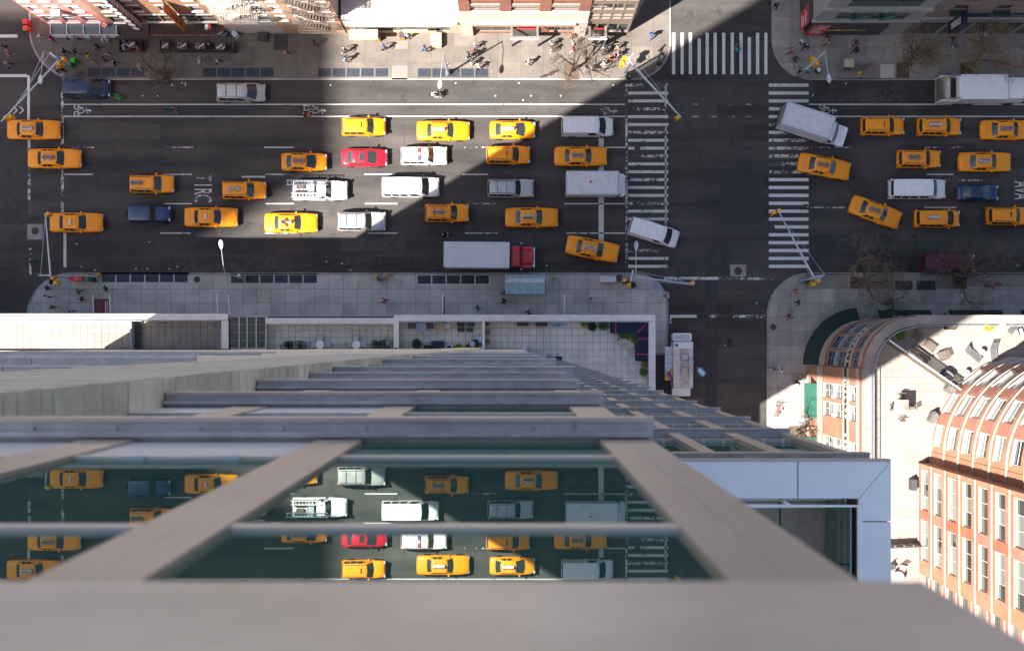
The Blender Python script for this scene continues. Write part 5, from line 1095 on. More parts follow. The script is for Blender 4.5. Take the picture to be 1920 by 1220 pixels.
# ---- trucks
def wheels(t, L, W, xs, r=.45):
    tt, hh = wheel_meshes(r, .3)
    for x in xs:
        for s_ in (-1, 1): w = obj('wheel', tt, t, (x, s_*(W/2-.16), r)); w.rotation_euler = (R(90), 0, 0); obj('rim', hh, w)
def bevbox(b, x0, y0, z0, x1, y1, z1, e=.04):
    b.prism([(x0+e, y0), (x1-e, y0), (x1, y0+e), (x1, y1-e), (x1-e, y1), (x0+e, y1), (x0, y1-e), (x0, y0+e)], z0, z1); return b
def boxtruck(label, x, y, rz, L, W, boxL, boxH, boxmat, cabmat, z=1.8, step=False, name='box_truck'):
    p = P(x, y, z); t = thing(name, label, 'truck', (p.x, p.y, 0), R(rz)); xr, xb = -L/2, -L/2+boxL
    bevbox(MB(), xr, -W/2, .75, xb, W/2, boxH-.02).build('cargo_box', MT[boxmat], t)
    e = MB(); 
    for s_ in (-1, 1): e.box(xr-.01, s_*(W/2-.03)-.05, boxH-.06, xb+.01, s_*(W/2-.03)+.05, boxH+.02)
    for xx in (xr, xb): e.box(xx-.05, -W/2+.0, boxH-.065, xx+.05, W/2, boxH+.018)
    e.build('box_edge_trim', MT['galv'], t); MB().box(xr+.1, -W/2+.09, boxH-.015, xb-.1, W/2-.09, boxH).build('box_roof', MT['box_grey'], t)
    MB().box(xr, -W/2+.2, .55, L/2-.3, W/2-.2, .74).build('chassis', MT['dark'], t); MB().box(xr-.03, -W/2+.12, .85, xr-.005, W/2-.12, boxH-.2).build('rear_door', MT['metal'], t)
    MB().box(xr-.12, -W/2, .45, xr-.02, W/2, .6).build('bumper', MT['dark'], t)
    wheels(t, L, W, (xr+boxL*.28, L/2-1.0))
    c0, c1 = xb+.08, L/2; cw = W/2-(.12 if not step else .03); zh = 1.25; zt = 2.15 if not step else boxH-.25
    cb = Cab((c0, c1-(.95 if not step else .45), c0+.02, c1-(1.45 if not step else .6), cw, cw-.12, zh, zt), (.02, .1)); 
    lb = MB(); bevbox(lb, c0, -cw, .45, c1, cw, zh-.03, .18).build('cab_base', MT[cabmat], t)
    if not step:
        hd = MB(); hd.quad((c1-1.1, -cw+.05, zh+.08), (c1-.03, -cw+.15, zh-.1), (c1-.03, cw-.15, zh-.1), (c1-1.1, cw-.05, zh+.08)); hd.box(c1-1.1, -cw+.06, zh-.2, c1-.06, cw-.06, zh-.04); hd.build('bonnet', MT[cabmat], t)
    o = obj('cab', weld(cabin(cb).mesh('cab', MT[cabmat])), t); b = MB(); patch(b, cb.front, -.92, .92, .1, .92, 8, 2, .01); obj('windscreen', weld(b.mesh('windscreen', MT['glass_car'])), t)
    for fn in (cb.left, cb.right): b = MB(); patch(b, fn, .2, .8, .2, .9, 3, 2, .01); obj('side_window', weld(b.mesh('side_window', MT['glass_car'])), t)
    for s_ in (-1, 1):
        MB().tube([(c1-1.0, s_*cw, zh+.2), (c1-.95, s_*(cw+.3), zh+.35)], .02, 5).build('mirror_arm', MT['black'], t); MB().cbox(c1-.95, s_*(cw+.3), zh+.42, .1, .18, .4).build('mirror', MT['black'], t); MB().cbox(c1-.02, s_*(cw-.28), .85, .08, .3, .16).build('headlight', MT['lamp'], t); MB().cbox(xr-.02, s_*(W/2-.2), .95, .06, .2, .15).build('taillight', MT['tail'], t)
    MB().cbox(c1+.01, 0, .75, .05, cw, .25).build('grille', MT['black'], t)
    return t
t = boxtruck('white delivery step truck standing on the stop line', 1117, 346, 0, 5.95, 2.3, 5.1, 2.9, 'box_grey', 'p_white', step=True, z=1.6); MB().cbox(-.6, .1, 2.94, .35, .35, .06).build('roof_vent', MT['white'], t); MB().cyl(-.6, .1, 2.97, 3.02, .12, 10).build('roof_lamp', MT['red'], t)
boxtruck('white box truck turning at an angle on the right crosswalk', 1527, 236, -17.5, 6.9, 2.3, 4.95, 3.3, 'box_grey', 'p_white', z=1.9)
# red cab truck
p = P(918, 480, 2.0); t = thing('red_cab_truck', 'truck with a long grey box and a bright red bonneted cab at the lower kerb', 'truck', (p.x, p.y, 0), R(-.5))
bx = -4.42; bl_ = 6.35; bevbox(MB(), bx, -1.22, .95, bx+bl_, 1.22, 3.75).build('cargo_box', MT['box_grey'], t)
e = MB()
for s_ in (-1, 1): e.box(bx-.01, s_*1.2-.06, 3.68, bx+bl_+.01, s_*1.2+.06, 3.78)
for xx in (bx, bx+bl_): e.box(xx-.06, -1.22, 3.675, xx+.06, 1.22, 3.775)
e.build('box_edge_trim', MT['galv'], t)
for q in range(7): xx = bx+.6+q*.85; MB().box(xx, -1.1, 3.751, xx+.03, 1.1, 3.758).build('roof_seam', MT['galv'], t)
MB().box(bx, -.5, .7, 4.2, .5, .94).build('chassis', MT['dark'], t); wheels(t, 8.8, 2.44, (bx+1.2, bx+2.2, 3.4), .5)
cb = Cab((2.12, 3.25, 2.15, 2.95, 1.02, .92, 1.7, 2.7), (.02, .06)); obj('cab', weld(cabin(cb).mesh('cab', MT['p_red'])), t); bevbox(MB(), 2.1, -1.05, .7, 3.2, 1.05, 1.68, .05).build('cab_base', MT['p_red'], t)
b = MB(); patch(b, cb.front, -.9, .9, .1, .9, 6, 2, .01); obj('windscreen', weld(b.mesh('windscreen', MT['glass_car'])), t)
hd = MB()
secs = [(3.2, .82, 1.66), (3.6, .80, 1.62), (4.1, .76, 1.52), (4.38, .66, 1.35), (4.44, .6, 1.0)]
for (xa, wa, za), (xb_, wb_, zb_) in zip(secs, secs[1:]):
    hd.quad((xa, -wa*.8, za), (xb_, -wb_*.8, zb_), (xb_, wb_*.8, zb_), (xa, wa*.8, za))
    for s_ in (-1, 1): hd.quad((xa, s_*wa*.8, za), (xb_, s_*wb_*.8, zb_), (xb_, s_*wb_, zb_-.2), (xa, s_*wa, za-.2)); hd.quad((xa, s_*wa, za-.2), (xb_, s_*wb_, zb_-.2), (xb_, s_*wb_, .7), (xa, s_*wa, .7))
hd.quad((4.44, -.6, .7), (4.44, .6, .7), (4.44, .48, 1.0), (4.44, -.48, 1.0)); hd.build('bonnet', MT['p_red'], t, smooth=True)
for s_ in (-1, 1):
    fd = MB(); bevbox(fd, 3.15, s_*.92-.16, .7, 4.25, s_*.92+.16, 1.12, .15); fd.build('wing', MT['p_red'], t); MB().tube([(3.05, s_*1.0, 2.0), (3.15, s_*1.3, 2.3), (3.15, s_*1.3, 1.9)], .025, 5).build('mirror_arm', MT['chrome'], t); MB().cbox(3.15, s_*1.3, 2.1, .1, .14, .45).build('mirror', MT['white'], t); MB().cbox(4.3, s_*.85, .95, .12, .22, .18).build('headlight', MT['lamp'], t)
MB().cbox(4.47, 0, .6, .12, 2.0, .25).build('bumper', MT['chrome'], t)
# garbage truck
p = P(1833, 168, 2.0); t = thing('refuse_truck', 'white refuse truck with an open rear hopper parked at the upper right kerb', 'truck', (p.x, p.y, 0), 0)
bevbox(MB(), -2.1, -1.22, 1.0, 2.5, 1.22, 3.3, .06).build('body', MT['p_white'], t)
MB().box(-2.05, -1.1, 3.301, 2.45, 1.1, 3.32).build('body_roof', MT['white'], t)
for s_ in (-1, 1):
    MB().box(-3.9, s_*1.2-.06, .9, -2.12, s_*1.2+.06, 2.6).build('hopper_side', MT['p_white'], t); MB().tube([(-3.7, s_*1.1, 2.6), (-2.2, s_*1.1, 3.4)], .07, 6).build('hydraulic_arm', MT['metal'], t)
MB().box(-3.9, -1.13, .9, -2.15, 1.13, 1.5).build('hopper_floor', M('dirty_steel', (.30, .26, .23), .8, .2, .4, 4), t); MB().box(-3.3, -1.12, 1.51, -2.9, 1.12, 2.5).build('packer_blade', M('worn_white_steel', (.5, .47, .44), .7, 0, .3, 5), t); MB().box(-2.75, -1.12, 1.51, -2.2, 1.12, 2.1).build('hopper_well', MT['black'], t); MB().box(-2.3, -1.13, 2.4, -2.11, 1.13, 3.3).build('tailgate_frame', MT['p_white'], t); MB().box(-3.9, -1.13, 1.51, -3.72, 1.13, 2.0).build('rear_sill', MT['wood'], t)
for yy in (-.9, .9): MB().cbox(-3.0, yy, 2.53, .2, .3, .05).build('warning_plate', MT['sig'], t)
MB().box(-3.6, -.5, .6, 4.3, .5, .95).build('chassis', MT['dark'], t); wheels(t, 8, 2.44, (-1.5, -.4, 3.6), .5)
bevbox(MB(), 2.75, -1.15, .8, 4.7, 1.15, 1.7, .1).build('cab_base', MT['p_white'], t); cb = Cab((2.75, 4.62, 2.8, 4.3, 1.12, 1.0, 1.7, 2.75), (.02, .08)); obj('cab', weld(cabin(cb).mesh('cab', MT['p_white'])), t); b = MB(); patch(b, cb.front, -.9, .9, .1, .9, 6, 2, .01); obj('windscreen', weld(b.mesh('windscreen', MT['glass_car'])), t)
MB().cyl(-1.9, .9, 3.3, 3.42, .06, 8).build('roof_lamp', MT['white'], t); MB().cyl(1.8, .9, 3.3, 3.42, .06, 8).build('roof_lamp', MT['white'], t)
# food truck in the side street (pointing up the picture)
p = P(1280, 676, 2.4); t = thing('food_truck', 'white food truck with silver serving awning and cluttered roof in the side street', 'food truck', (p.x, p.y, 0), R(90))
bevbox(MB(), -2.6, -.98, .6, 1.9, .98, 2.75, .05).build('body', MT['p_white'], t); 
MB().box(-2.55, -.55, 2.751, 1.85, .35, 2.765).build('roof_panel', M('dirty_roof', (.5, .47, .44), .7, 0, .35, 3), t)
for y0, y1 in ((-.97, -.6), (.4, .97)): MB().box(-2.58, y0, 2.752, 1.88, y1, 2.83).build('roof_edge', M('roof_edge_white', (.68, .66, .64), .6, 0, .15, 3), t)
for xx in (.35, -.95): MB().box(xx-.25, -.42, 2.77, xx+.25, .15, 3.0).build('roof_hatch', M('hatch_tan', (.55, .5, .45), .7, 0, .15, 3), t)
for xx, rr in ((-.05, .27), (-1.0, .24)): MB().lathe([(rr, 2.76), (rr, 3.05), (rr*.75, 3.1), (rr*.75, 3.02), (.05, 3.02)], 16, (xx, -.72)).build('extractor_fan', MT['galv'], t)
MB().cyl(1.55, .68, 2.83, 3.0, .14, 10).build('roof_vent', MT['dark'], t); MB().box(1.2, -.9, 2.84, 1.85, .9, 2.98).build('front_box', MT['p_white'], t)
bevbox(MB(), 1.95, -.95, .6, 2.75, .95, 2.05, .12).build('cab', MT['p_white'], t); MB().box(2.2, -.75, 2.06, 2.6, .75, 2.1).build('cab_roof_vent', MT['box_grey'], t); bevbox(MB(), -3.55, -.9, .55, -2.65, .9, 1.55, .1).build('rear_bonnet', MT['p_white'], t); MB().box(-2.75, -.95, 2.3, -2.62, .95, 2.7).build('rear_trim', MT['galv'], t)
b = MB()
for q in range(8): b.box(-1.95+q*.42, .99, 2.25+.02*(q % 2), -1.55+q*.42, 1.75, 2.3+.02*(q % 2))
b.build('serving_awning', M('silver_awning', (.62, .64, .68), .35, .3, .2, 5), t)
MB().box(-1.95, .99, 2.36, -1.35, 1.72, 2.4).build('menu_board', M('yellow_board', (.65, .5, .08), .6), t); wheels(t, 6, 1.95, (-1.9, 1.7), .4); MB().box(-2.4, -.6, .4, 2.5, .6, .59).build('chassis', MT['dark'], t)
# ---------------------------------------------------------------- trees
def tree(label, x, y, h, rad, seed, buds=0, name='street_tree', lean=(0, 0), dense=1.0, base_z=SWZ):
    rn = random.Random(seed); p = P(x, y, 0); t = thing(name, label, 'tree', (p.x, p.y, base_z), rn.uniform(0, 6))
    tr = MB(); br = MB(); tips = []
    th = h*.30
    lx, ly = lean
    top = Vector((lx*.3, ly*.3, th)); tr.tube([(0, 0, -.05), (lx*.08, ly*.08, th*.4), tuple(top)], [.20, .16, .14], 8)
    def grow(p0, d, L, r, lvl):
        pts = [p0]; rs = [r]; q = p0.copy(); dd = d.copy(); n_ = 4
        for i in range(n_):
            dd = (dd + Vector((rn.uniform(-.25, .25), rn.uniform(-.25, .25), rn.uniform(-.05, .22)))).normalized(); q = q + dd*L/n_; pts.append(q.copy()); rs.append(r*(1-.62*(i+1)/n_))
        (tr if lvl == 0 else br).tube(pts, rs, 6 if lvl < 1 else (4 if lvl < 2 else 3), cap=False)
        if lvl >= 2: tips.append((pts[-2], pts[-1]))
        if lvl < 3:
            k = (5, 4, 3)[lvl]
            for i in range(max(2, round(k*dense))):
                f = rn.uniform(.3, 1.0); j = min(n_-1, int(f*n_)); b0 = pts[j].lerp(pts[j+1], f*n_-j) if j < n_ else pts[-1]
                a = rn.uniform(0, 2*math.pi); side = Vector((math.cos(a), math.sin(a), rn.uniform(-.1, .5))); nd = (dd*.7+side*.9).normalized()
                grow(b0, nd, L*rn.uniform(.5, .72), max(.015, r*.52), lvl+1)
    for i in range(5):
        a = 2*math.pi*i/5+rn.uniform(-.4, .4); d = Vector((math.cos(a)*.75+lx*.12, math.sin(a)*.75+ly*.12, rn.uniform(.55, 1.0))).normalized()
        grow(top - Vector((0, 0, rn.uniform(0, .4))), d, rad*rn.uniform(.75, 1.1), .10, 0)
    tr.build('trunk', MT['bark'], t, smooth=True); br.build('branches', MT['twig'], t)
    if buds:
        b = MB()
        for i in range(buds):
            a, c = rn.choice(tips); q = a.lerp(c, rn.uniform(0, 1.25)) + Vector((rn.gauss(0, .13), rn.gauss(0, .13), rn.gauss(0, .13))); s = rn.uniform(.03, .065)
            u = Vector((rn.uniform(-1, 1), rn.uniform(-1, 1), rn.uniform(-.5, .5))).normalized(); v = u.orthogonal().normalized()
            b.quad(q+u*s, q+v*s*.6, q-u*s, q-v*s*.6)
        stuff(b.build('budding_crown', MT['bud'], t))
    return t
tree('bare young street tree by the cafe tables at the top left', 312, 139, 6.5, 3.2, 11, lean=(-2.2, 1.2)); tree('bare street tree among the crowd on the sunlit top pavement', 1073, 133, 7, 3.4, 12)
tree('budding street tree at the top right, nearer the corner', 1694, 121, 7.5, 3.5, 13, 4200); tree('budding street tree leaning over the refuse truck', 1812, 132, 7.5, 3.6, 14, 4200, lean=(1.5, .8)); tree('budding street tree at the far top right behind the refuse truck cab', 1925, 128, 7, 3.0, 19, 2600)
tree('budding street tree left of the maroon van on the lower right kerb', 1606, 530, 7, 3.3, 15, 3200, lean=(.6, .6)); tree('budding street tree right of the maroon van on the lower right kerb', 1800, 530, 7.5, 3.5, 16, 3200, lean=(1.6, .6)); tree('bare tree on the sunlit side-street pavement beside the green awning', 1494, 808, 6.5, 3.0, 17)
# ---------------------------------------------------------------- street lamps and signals
def lamp_head(parent, q, ang):
    b = MB(); prof = [(-.35, .06), (-.2, .14), (.1, .2), (.35, .17), (.5, .06)]; b.prism([(x, y) for x, y in prof]+[(x, -y) for x, y in reversed(prof)], -.08, .07); return b.build('lamp_head', MT['white_metal'], parent, q, ang)
def street_lamp(label, base, head, top=8.2):
    p = P(*base, 0); t = thing('street_lamp', label, 'street lamp', (p.x, p.y, SWZ)); hd = P(*head, top+.35)-Vector((p.x, p.y, 0)); hd.z = top+.35
    MB().lathe([(.24, 0), (.24, .5), (.15, .8), (.12, 1.0)], 8).build('base', MT['metal'], t); MB().tube([(0, 0, .9), (0, 0, top)], [.11, .06], 8).build('pole', MT['galv'], t, smooth=True)
    d = Vector((hd.x, hd.y, 0)); MB().tube([(0, 0, top-.05), (d.x*.3, d.y*.3, top+.28), (d.x*.9, d.y*.9, top+.36)], .035, 6).build('arm', MT['galv'], t, smooth=True); lamp_head(t, (d.x, d.y, top+.33), math.atan2(d.y, d.x)); MB().cbox(.2, .1, 3.2, .3, .25, .5).build('fuse_box', MT['galv'], t)
    return t
street_lamp('tall street lamp on the sunlit top pavement between the gratings', (840, 139), (825, 157)); street_lamp('tall street lamp at the lower kerb by the vault gratings', (459, 522), (415, 460))
HM = {}
def signal_head(parent, q, rz):
    if not HM: HM['b'] = MB().box(-.17, -.15, -.5, .17, .15, .5).box(-.3, -.17, -.48, -.17, -.12, .48).box(-.3, .12, -.48, -.17, .17, .48).mesh('signal_head', MT['sig'])
    return obj('signal_head', HM['b'], parent, q, rz)
def signal(label, J, mast, thick, heads, tip_heads, lamp=None, wires=(), z=5.6):
    j = P(*J, z); t = thing('traffic_signal', label, 'traffic signal', (j.x, j.y, SWZ)); W = lambda px, zz: tuple(P(px[0], px[1], zz)-Vector((j.x, j.y, SWZ)))
    MB().lathe([(.22, 0), (.22, .5), (.12, .9)], 8).build('base', MT['metal'], t); MB().tube([(0, 0, .8), (0, 0, z+.25)], [.10, .08], 8).build('pole', MT['galv'], t, smooth=True)
    if mast: MB().tube([(0, 0, z), W(mast, z+.25)], [.095, .06], 8).build('mast_arm', MT['galv'], t, smooth=True)
    for a, b_ in thick: MB().tube([W(a, z+.15), W(b_, z+.15)], .09, 8).build('cross_arm', MT['galv'], t, smooth=True)
    for a, b_ in wires: MB().tube([W(a, z+.9), W(b_, z+.3)], .018, 4).build('guy_wire', MT['galv'], t)
    for k, hq in enumerate(heads): signal_head(t, W(hq, 3.6), k*1.57); MB().tube([W(hq, 3.6+.3), (0, 0, 3.9)], .03, 5).build('bracket', MT['sig'], t)
    for hq in tip_heads: signal_head(t, W(hq, z-.35), .5)
    if lamp:
        a, b_ = lamp; MB().tube([(0, 0, z+.2), W(a, 7.6)], [.07, .05], 6).build('lamp_pole', MT['galv'], t); MB().tube([W(a, 7.6), W(b_, 7.9)], .035, 6).build('lamp_arm', MT['galv'], t); d = Vector(W(b_, 7.9))-Vector(W(a, 7.6)); lamp_head(t, W(b_, 7.9), math.atan2(d.y, d.x))
    return t
signal('traffic signal on the top left corner with its arm over the avenue', (111, 114), (2, 228), [((94, 99), (111, 114))], [(121, 112), (112, 121)], [(15, 221), (22, 219)], ((82, 97), (76, 148)), [((94, 99), (20, 212)), ((82, 97), (40, 190))])
signal('traffic signal on the bottom left corner reaching up to a taxi', (96, 517), (85, 401), [((72, 516), (96, 516))], [(101, 521), (107, 530)], [(92, 402)], None, [((76, 516), (85, 405))])
signal('traffic signal with lamp on the pavement corner beside the lower crosswalk', (1190, 519), (1302, 533), [((1183, 527), (1187, 506))], [(1171, 525), (1179, 534)], [(1298, 530)], ((1192, 514), (1193, 462)), [((1192, 508), (1290, 530)), ((1193, 526), (1290, 533))])
signal('traffic signal on the lower right corner with its arm over the right crosswalk', (1526, 521), (1458, 393), [((1513, 524), (1540, 516)), ((1529, 526), (1546, 514))], [(1524, 533), (1533, 525)], [(1450, 399), (1459, 395)], None, [((1545, 513), (1475, 420)), ((1520, 518), (1465, 405))])
signal('traffic signal on the sunlit top corner with its arm over the left crosswalk', (1182, 118), (1277, 220), [((1171, 138), (1183, 108)), ((1175, 113), (1189, 100))], [(1172, 111), (1165, 121)], [(1271, 221)], None, [((1186, 104), (1265, 205)), ((1182, 122), (1268, 212))])
s6 = signal('traffic signal with lamp on the top right corner', (1522, 119), None, [((1511, 131), (1547, 97))], [(1523, 112), (1530, 120)], [], ((1547, 98), (1554, 146)))
# ---------------------------------------------------------------- small street furniture
def boxthing(name, label, cat, x, y, w, d, h, mat, z=SWZ, rz=0.0, lid=None, pz=None, group=None, legs=True, win=True):
    p = P(x, y, pz if pz is not None else z+h*.6); t = thing(name, label, cat, (p.x, p.y, z), R(rz), group)
    bevbox(MB(), -w/2, -d/2, .12 if legs else 0, w/2, d/2, h, .03).build('body', mat, t)
    if legs:
        for sx in (-1, 1):
            for sy in (-1, 1): MB().cbox(sx*(w/2-.06), sy*(d/2-.06), .06, .05, .05, .13).build('foot', MT['dark'], t)
    bevbox(MB(), -w/2+.01, -d/2+.01, h+.001, w/2-.01, d/2-.01, h+.05, .05).build('lid', lid or mat, t)
    if win: MB().cbox(0, -d/2-.006, h*.68, w*.7, .012, h*.35).build('display_window', MT['dark'], t)
    return t
for lab, x, y, m_ in (('magenta newspaper box at the left end of the row', 136.5, 522, MT['pink']), ('orange newspaper box second in the row', 145.5, 523, M('orange_box', (.65, .14, .03), .45)), ('red newspaper box third in the row beside the green one', 154, 522.5, MT['red']), ('dark green newspaper box at the right end of the row', 164.5, 523, MT['green']), ('black newspaper box just behind the green one at the row end', 173, 524, MT['black'])):
    boxthing('newspaper_box', lab, 'newspaper box', x, y, .46, .45, 1.1, m_, group='newspaper boxes on the lower left corner')
boxthing('newspaper_box', 'crimson newspaper box at the far top left corner', 'newspaper box', 50, 43, .5, .5, 1.1, MT['red']); boxthing('newspaper_box', 'orange red newspaper box below the crimson one at the top left', 'newspaper box', 50.5, 55, .5, .5, 1.1, M('orange_box_2', (.6, .10, .04), .45))
for lab, x, y, m_ in (('dark newspaper box left of the signal pole on the lower corner', 1161, 520, MT['dark']), ('black newspaper box nearest the signal pole on the lower corner', 1171, 527, MT['black'])): boxthing('newspaper_box', lab, 'newspaper box', x, y, .46, .45, 1.1, m_)
for lab, x, y, m_ in (('blue newspaper box by the top left signal', 111, 111, MT['blue']), ('green newspaper box by the top left signal', 132, 121, MT['green']), ('bright green box beside the green newspaper box', 139, 115, M('bright_green', (.05, .35, .02), .4))): boxthing('newspaper_box', lab, 'newspaper box', x, y, .48, .48, 1.1, m_)
boxthing('bench_box', 'white metal street cabinet right of the bus shelter', 'cabinet', 1139, 523.5, 1.7, .62, .95, MT['white_metal'], win=False); boxthing('phone_kiosk', 'grey phone kiosk on the pale slab at the top right', 'kiosk', 1588, 122, 1.0, .85, 2.1, MT['metal'], lid=MT['wood_lt']); boxthing('street_cabinet', 'small dark planter box by the rounded brick corner', 'planter', 1632, 592, .35, .4, .9, MT['blue_grey'], win=False)
for lab, x, y in (('green litter bin by the lower right signal', 1512, 527), ('dark litter bin by the lower crosswalk signal', 1186, 535), ('dark litter bin on the sunlit top corner', 1178, 143), ('dark litter bin at the top right signal with a white bag', 1534, 132)):
    p = P(x, y, .6); t = thing('litter_bin', lab, 'litter bin', (p.x, p.y, SWZ)); b = MB()
    MB().lathe([(.26, 0), (.33, .85), (.33, .9), (.27, .9), (.24, .3), (.02, .3)], 14).build('basket', MT['green'] if 'green' in lab else MT['dark'], t); MB().lathe([(.25, .31), (.26, .78), (.02, .82)], 10).build('liner', MT['white'] if 'white' in lab else MT['black'], t)
def hydrant(label, x, y):
    p = P(x, y, .4); t = thing('fire_hydrant', label, 'hydrant', (p.x, p.y, SWZ)); MB().lathe([(.2, 0), (.2, .06), (.13, .08), (.13, .55), (.17, .58), (.15, .7), (.05, .8)], 10).build('barrel', MT['hyd'], t)
    for a in (0, 1.57, 3.14): MB().tube([(0, 0, .42), (math.cos(a)*.24, math.sin(a)*.24, .42)], .06, 8).build('nozzle', MT['hyd'], t)
hydrant('yellow fire hydrant at the lower left kerb', 185, 516); hydrant('yellow fire hydrant on the pale slab at the top right', 1612, 137); hydrant('left of two yellow standpipes at the lower kerb', 706, 517.5); hydrant('right of two yellow standpipes at the lower kerb', 722, 518); hydrant('small dark yellow standpipe right of the bus shelter', 1039, 520)
def signpost(label, x, y, sx, sy, mat, h=2.6):
    p = P(x, y, 0); t = thing('sign_post', label, 'sign', (p.x, p.y, SWZ)); q = P(sx, sy, h)-Vector((p.x, p.y, 0)); MB().tube([(0, 0, 0), (q.x*.05, q.y*.05, h+.3)], .035, 6).build('post', MT['dark'], t); o = MB().cbox(q.x*.05+.02, -.045, h, .5, .02, .55).build('plate', mat, t)
signpost('red parking sign on a leaning post by the newspaper boxes', 176, 515, 160, 514, MT['red']); signpost('red and blue sign on a post above the top right hydrant', 1616, 132, 1628, 121, MT['red']); signpost('thin dark post at the lower kerb beside the standpipes', 736, 519, 736, 516, MT['dark'])
t = thing('ticket_machine', 'small grey parking machine between the two standpipes', 'parking machine', tuple(P(713, 524, .6))[:2]+(SWZ,)); MB().box(-.22, -.18, 0, .22, .18, 1.35).build('case', MT['blue_grey'], t); MB().box(-.2, -.16, 1.351, .2, .16, 1.45).build('solar_top', MT['dark'], t)
# bus shelter
p = P(984.5, 533, 2.6); t = thing('bus_shelter', 'glass roofed bus shelter at the lower kerb below the red truck', 'bus shelter', (p.x, p.y, SWZ)); m_sg = M('shelter_glass', (.24, .38, .42), .12, 0, .1, 2)
for k in range(4): MB().box(-1.88+k*.95, -.95, 2.5, -.98+k*.95, .15, 2.53).build('roof_pane', m_sg, t); MB().box(-1.88+k*.95, .6, 2.5, -.98+k*.95, .95, 2.53).build('roof_pane', m_sg, t)
MB().box(-1.92, .16, 2.46, 1.95, .59, 2.6).build('roof_beam', MT['white_metal'], t)
for k in range(5): MB().box(-1.95+k*.95, -.97, 2.53, -1.88+k*.95, .97, 2.58).build('roof_rib', MT['white_metal'], t)
for sx in (-1.85, 1.85): MB().box(sx-.05, .5, 0, sx+.05, .6, 2.46).build('post', MT['metal'], t); MB().box(sx-.02, -.8, .2, sx+.02, .49, 2.3).build('side_glass', m_sg, t)
MB().box(-1.2, .2, .4, .6, .55, .46).build('bench', MT['metal'], t)
# flagpoles and banners on the podium front
def flagpole(label, x, y0, y1, banner=None, z=9.0):
    a = P(x, y1, z); b_ = P(x, y0, z+.6); yb = pod_front-.03
    t = thing('flagpole', label, 'flagpole', (a.x, yb, z)); MB().tube([(0, 0, 0), (0, b_.y-yb, .6)], .05, 6).build('pole', MT['white'], t); MB().lathe([(.02, 0), (.08, .05), (.02, .1)], 8, (0, b_.y-yb)).build('finial', MT['white'], t, (0, 0, .55))
    if banner: MB().box(.03, .25, -1.6, .06, b_.y-yb-.15, .25).build('banner', banner, t)
m_mar = M('maroon_cloth', (.13, .02, .025), .8)
flagpole('bare white flagpole on the podium front, left of a pair', 409, 552, 588); flagpole('bare white flagpole on the podium front, right of a pair', 431, 555, 588); flagpole('white flagpole with a maroon banner seen edge on', 831, 553, 590, m_mar); flagpole('white flagpole with a brown banner above the planted terrace', 1058, 554, 590, M('brown_cloth', (.25, .08, .04), .8))
p = P(191, 572, 9.0); t = thing('hanging_banner', 'maroon lettered banner stretched between two white poles at the lower left', 'banner', (p.x, pod_front-.03, 9.0)); L_ = P(191, 553, 9.3).y-(pod_front-.03)
for sx in (-.75, .8): MB().tube([(sx, 0, 0), (sx, L_, .3)], .045, 6).build('pole', MT['white'], t)
MB().box(-.68, .1, .05, .72, L_-.35, .09).build('cloth', m_mar, t)
for k in range(3): MB().box(-.55, .3+k*.45, .091, -.05, .58+k*.45, .095).build('printed_square', MT['dark'], t)
for k in range(7): MB().box(.33, .25+k*.2, .091, .42, .38+k*.2, .095).box(.52, .28+k*.2, .091, .6, .4+k*.2, .095).build('print_mark', MT['ad_white'], t)
# flags
def flag(label, a, b_, z, cols):
    p = P(*a, z); q = P(*b_, z-.2); t = thing('flag', label, 'flag', (p.x, p.y, z)); d = q-p; MB().tube([(0, 0, 0), tuple(d*.25-Vector((0,0,.05)))], .02, 5).build('staff', MT['white'], t)
    n_ = len(cols); u = Vector((d.x, d.y, 0)); v = Vector((-d.y, d.x, 0)).normalized()*.28
    for i, m_ in enumerate(cols):
        f0, f1 = -1+2*i/n_, -1+2*(i+1)/n_; b = MB()
        for k in range(4):
            s0, s1 = .2+.8*k/4, .2+.8*(k+1)/4; w0, w1 = .06*math.sin(k*1.7), .06*math.sin((k+1)*1.7)
            b.quad(u*s0+v*f0+Vector((0,0,w0)), u*s1+v*f0*1.1+Vector((0,0,w1)), u*s1+v*f1*1.1+Vector((0,0,w1)), u*s0+v*f1+Vector((0,0,w0)))
        b.build('stripe', MT[m_] if isinstance(m_, str) else m_, t)
m_lb = M('light_blue_cloth', (.08, .42, .72), .7)
flag('light blue and white flag on the side of the food truck', (1307, 688), (1320, 703), 2.6, [m_lb, 'white', m_lb]); flag('red and white striped flag on the pink building canopy', (191, 44), (200, 51), 4.2, ['red', 'white', 'red', 'white', 'red']); flag('white and red flag on the long brown awning', (391, 42), (390, 58), 4.0, ['white', 'red']); flag('purple and orange pinwheel flag on the food truck awning', (1253, 692), (1264, 712), 2.7, [M('purple_cloth', (.2, .06, .3), .7), M('orange_cloth_2', (.7, .25, .03), .7)])
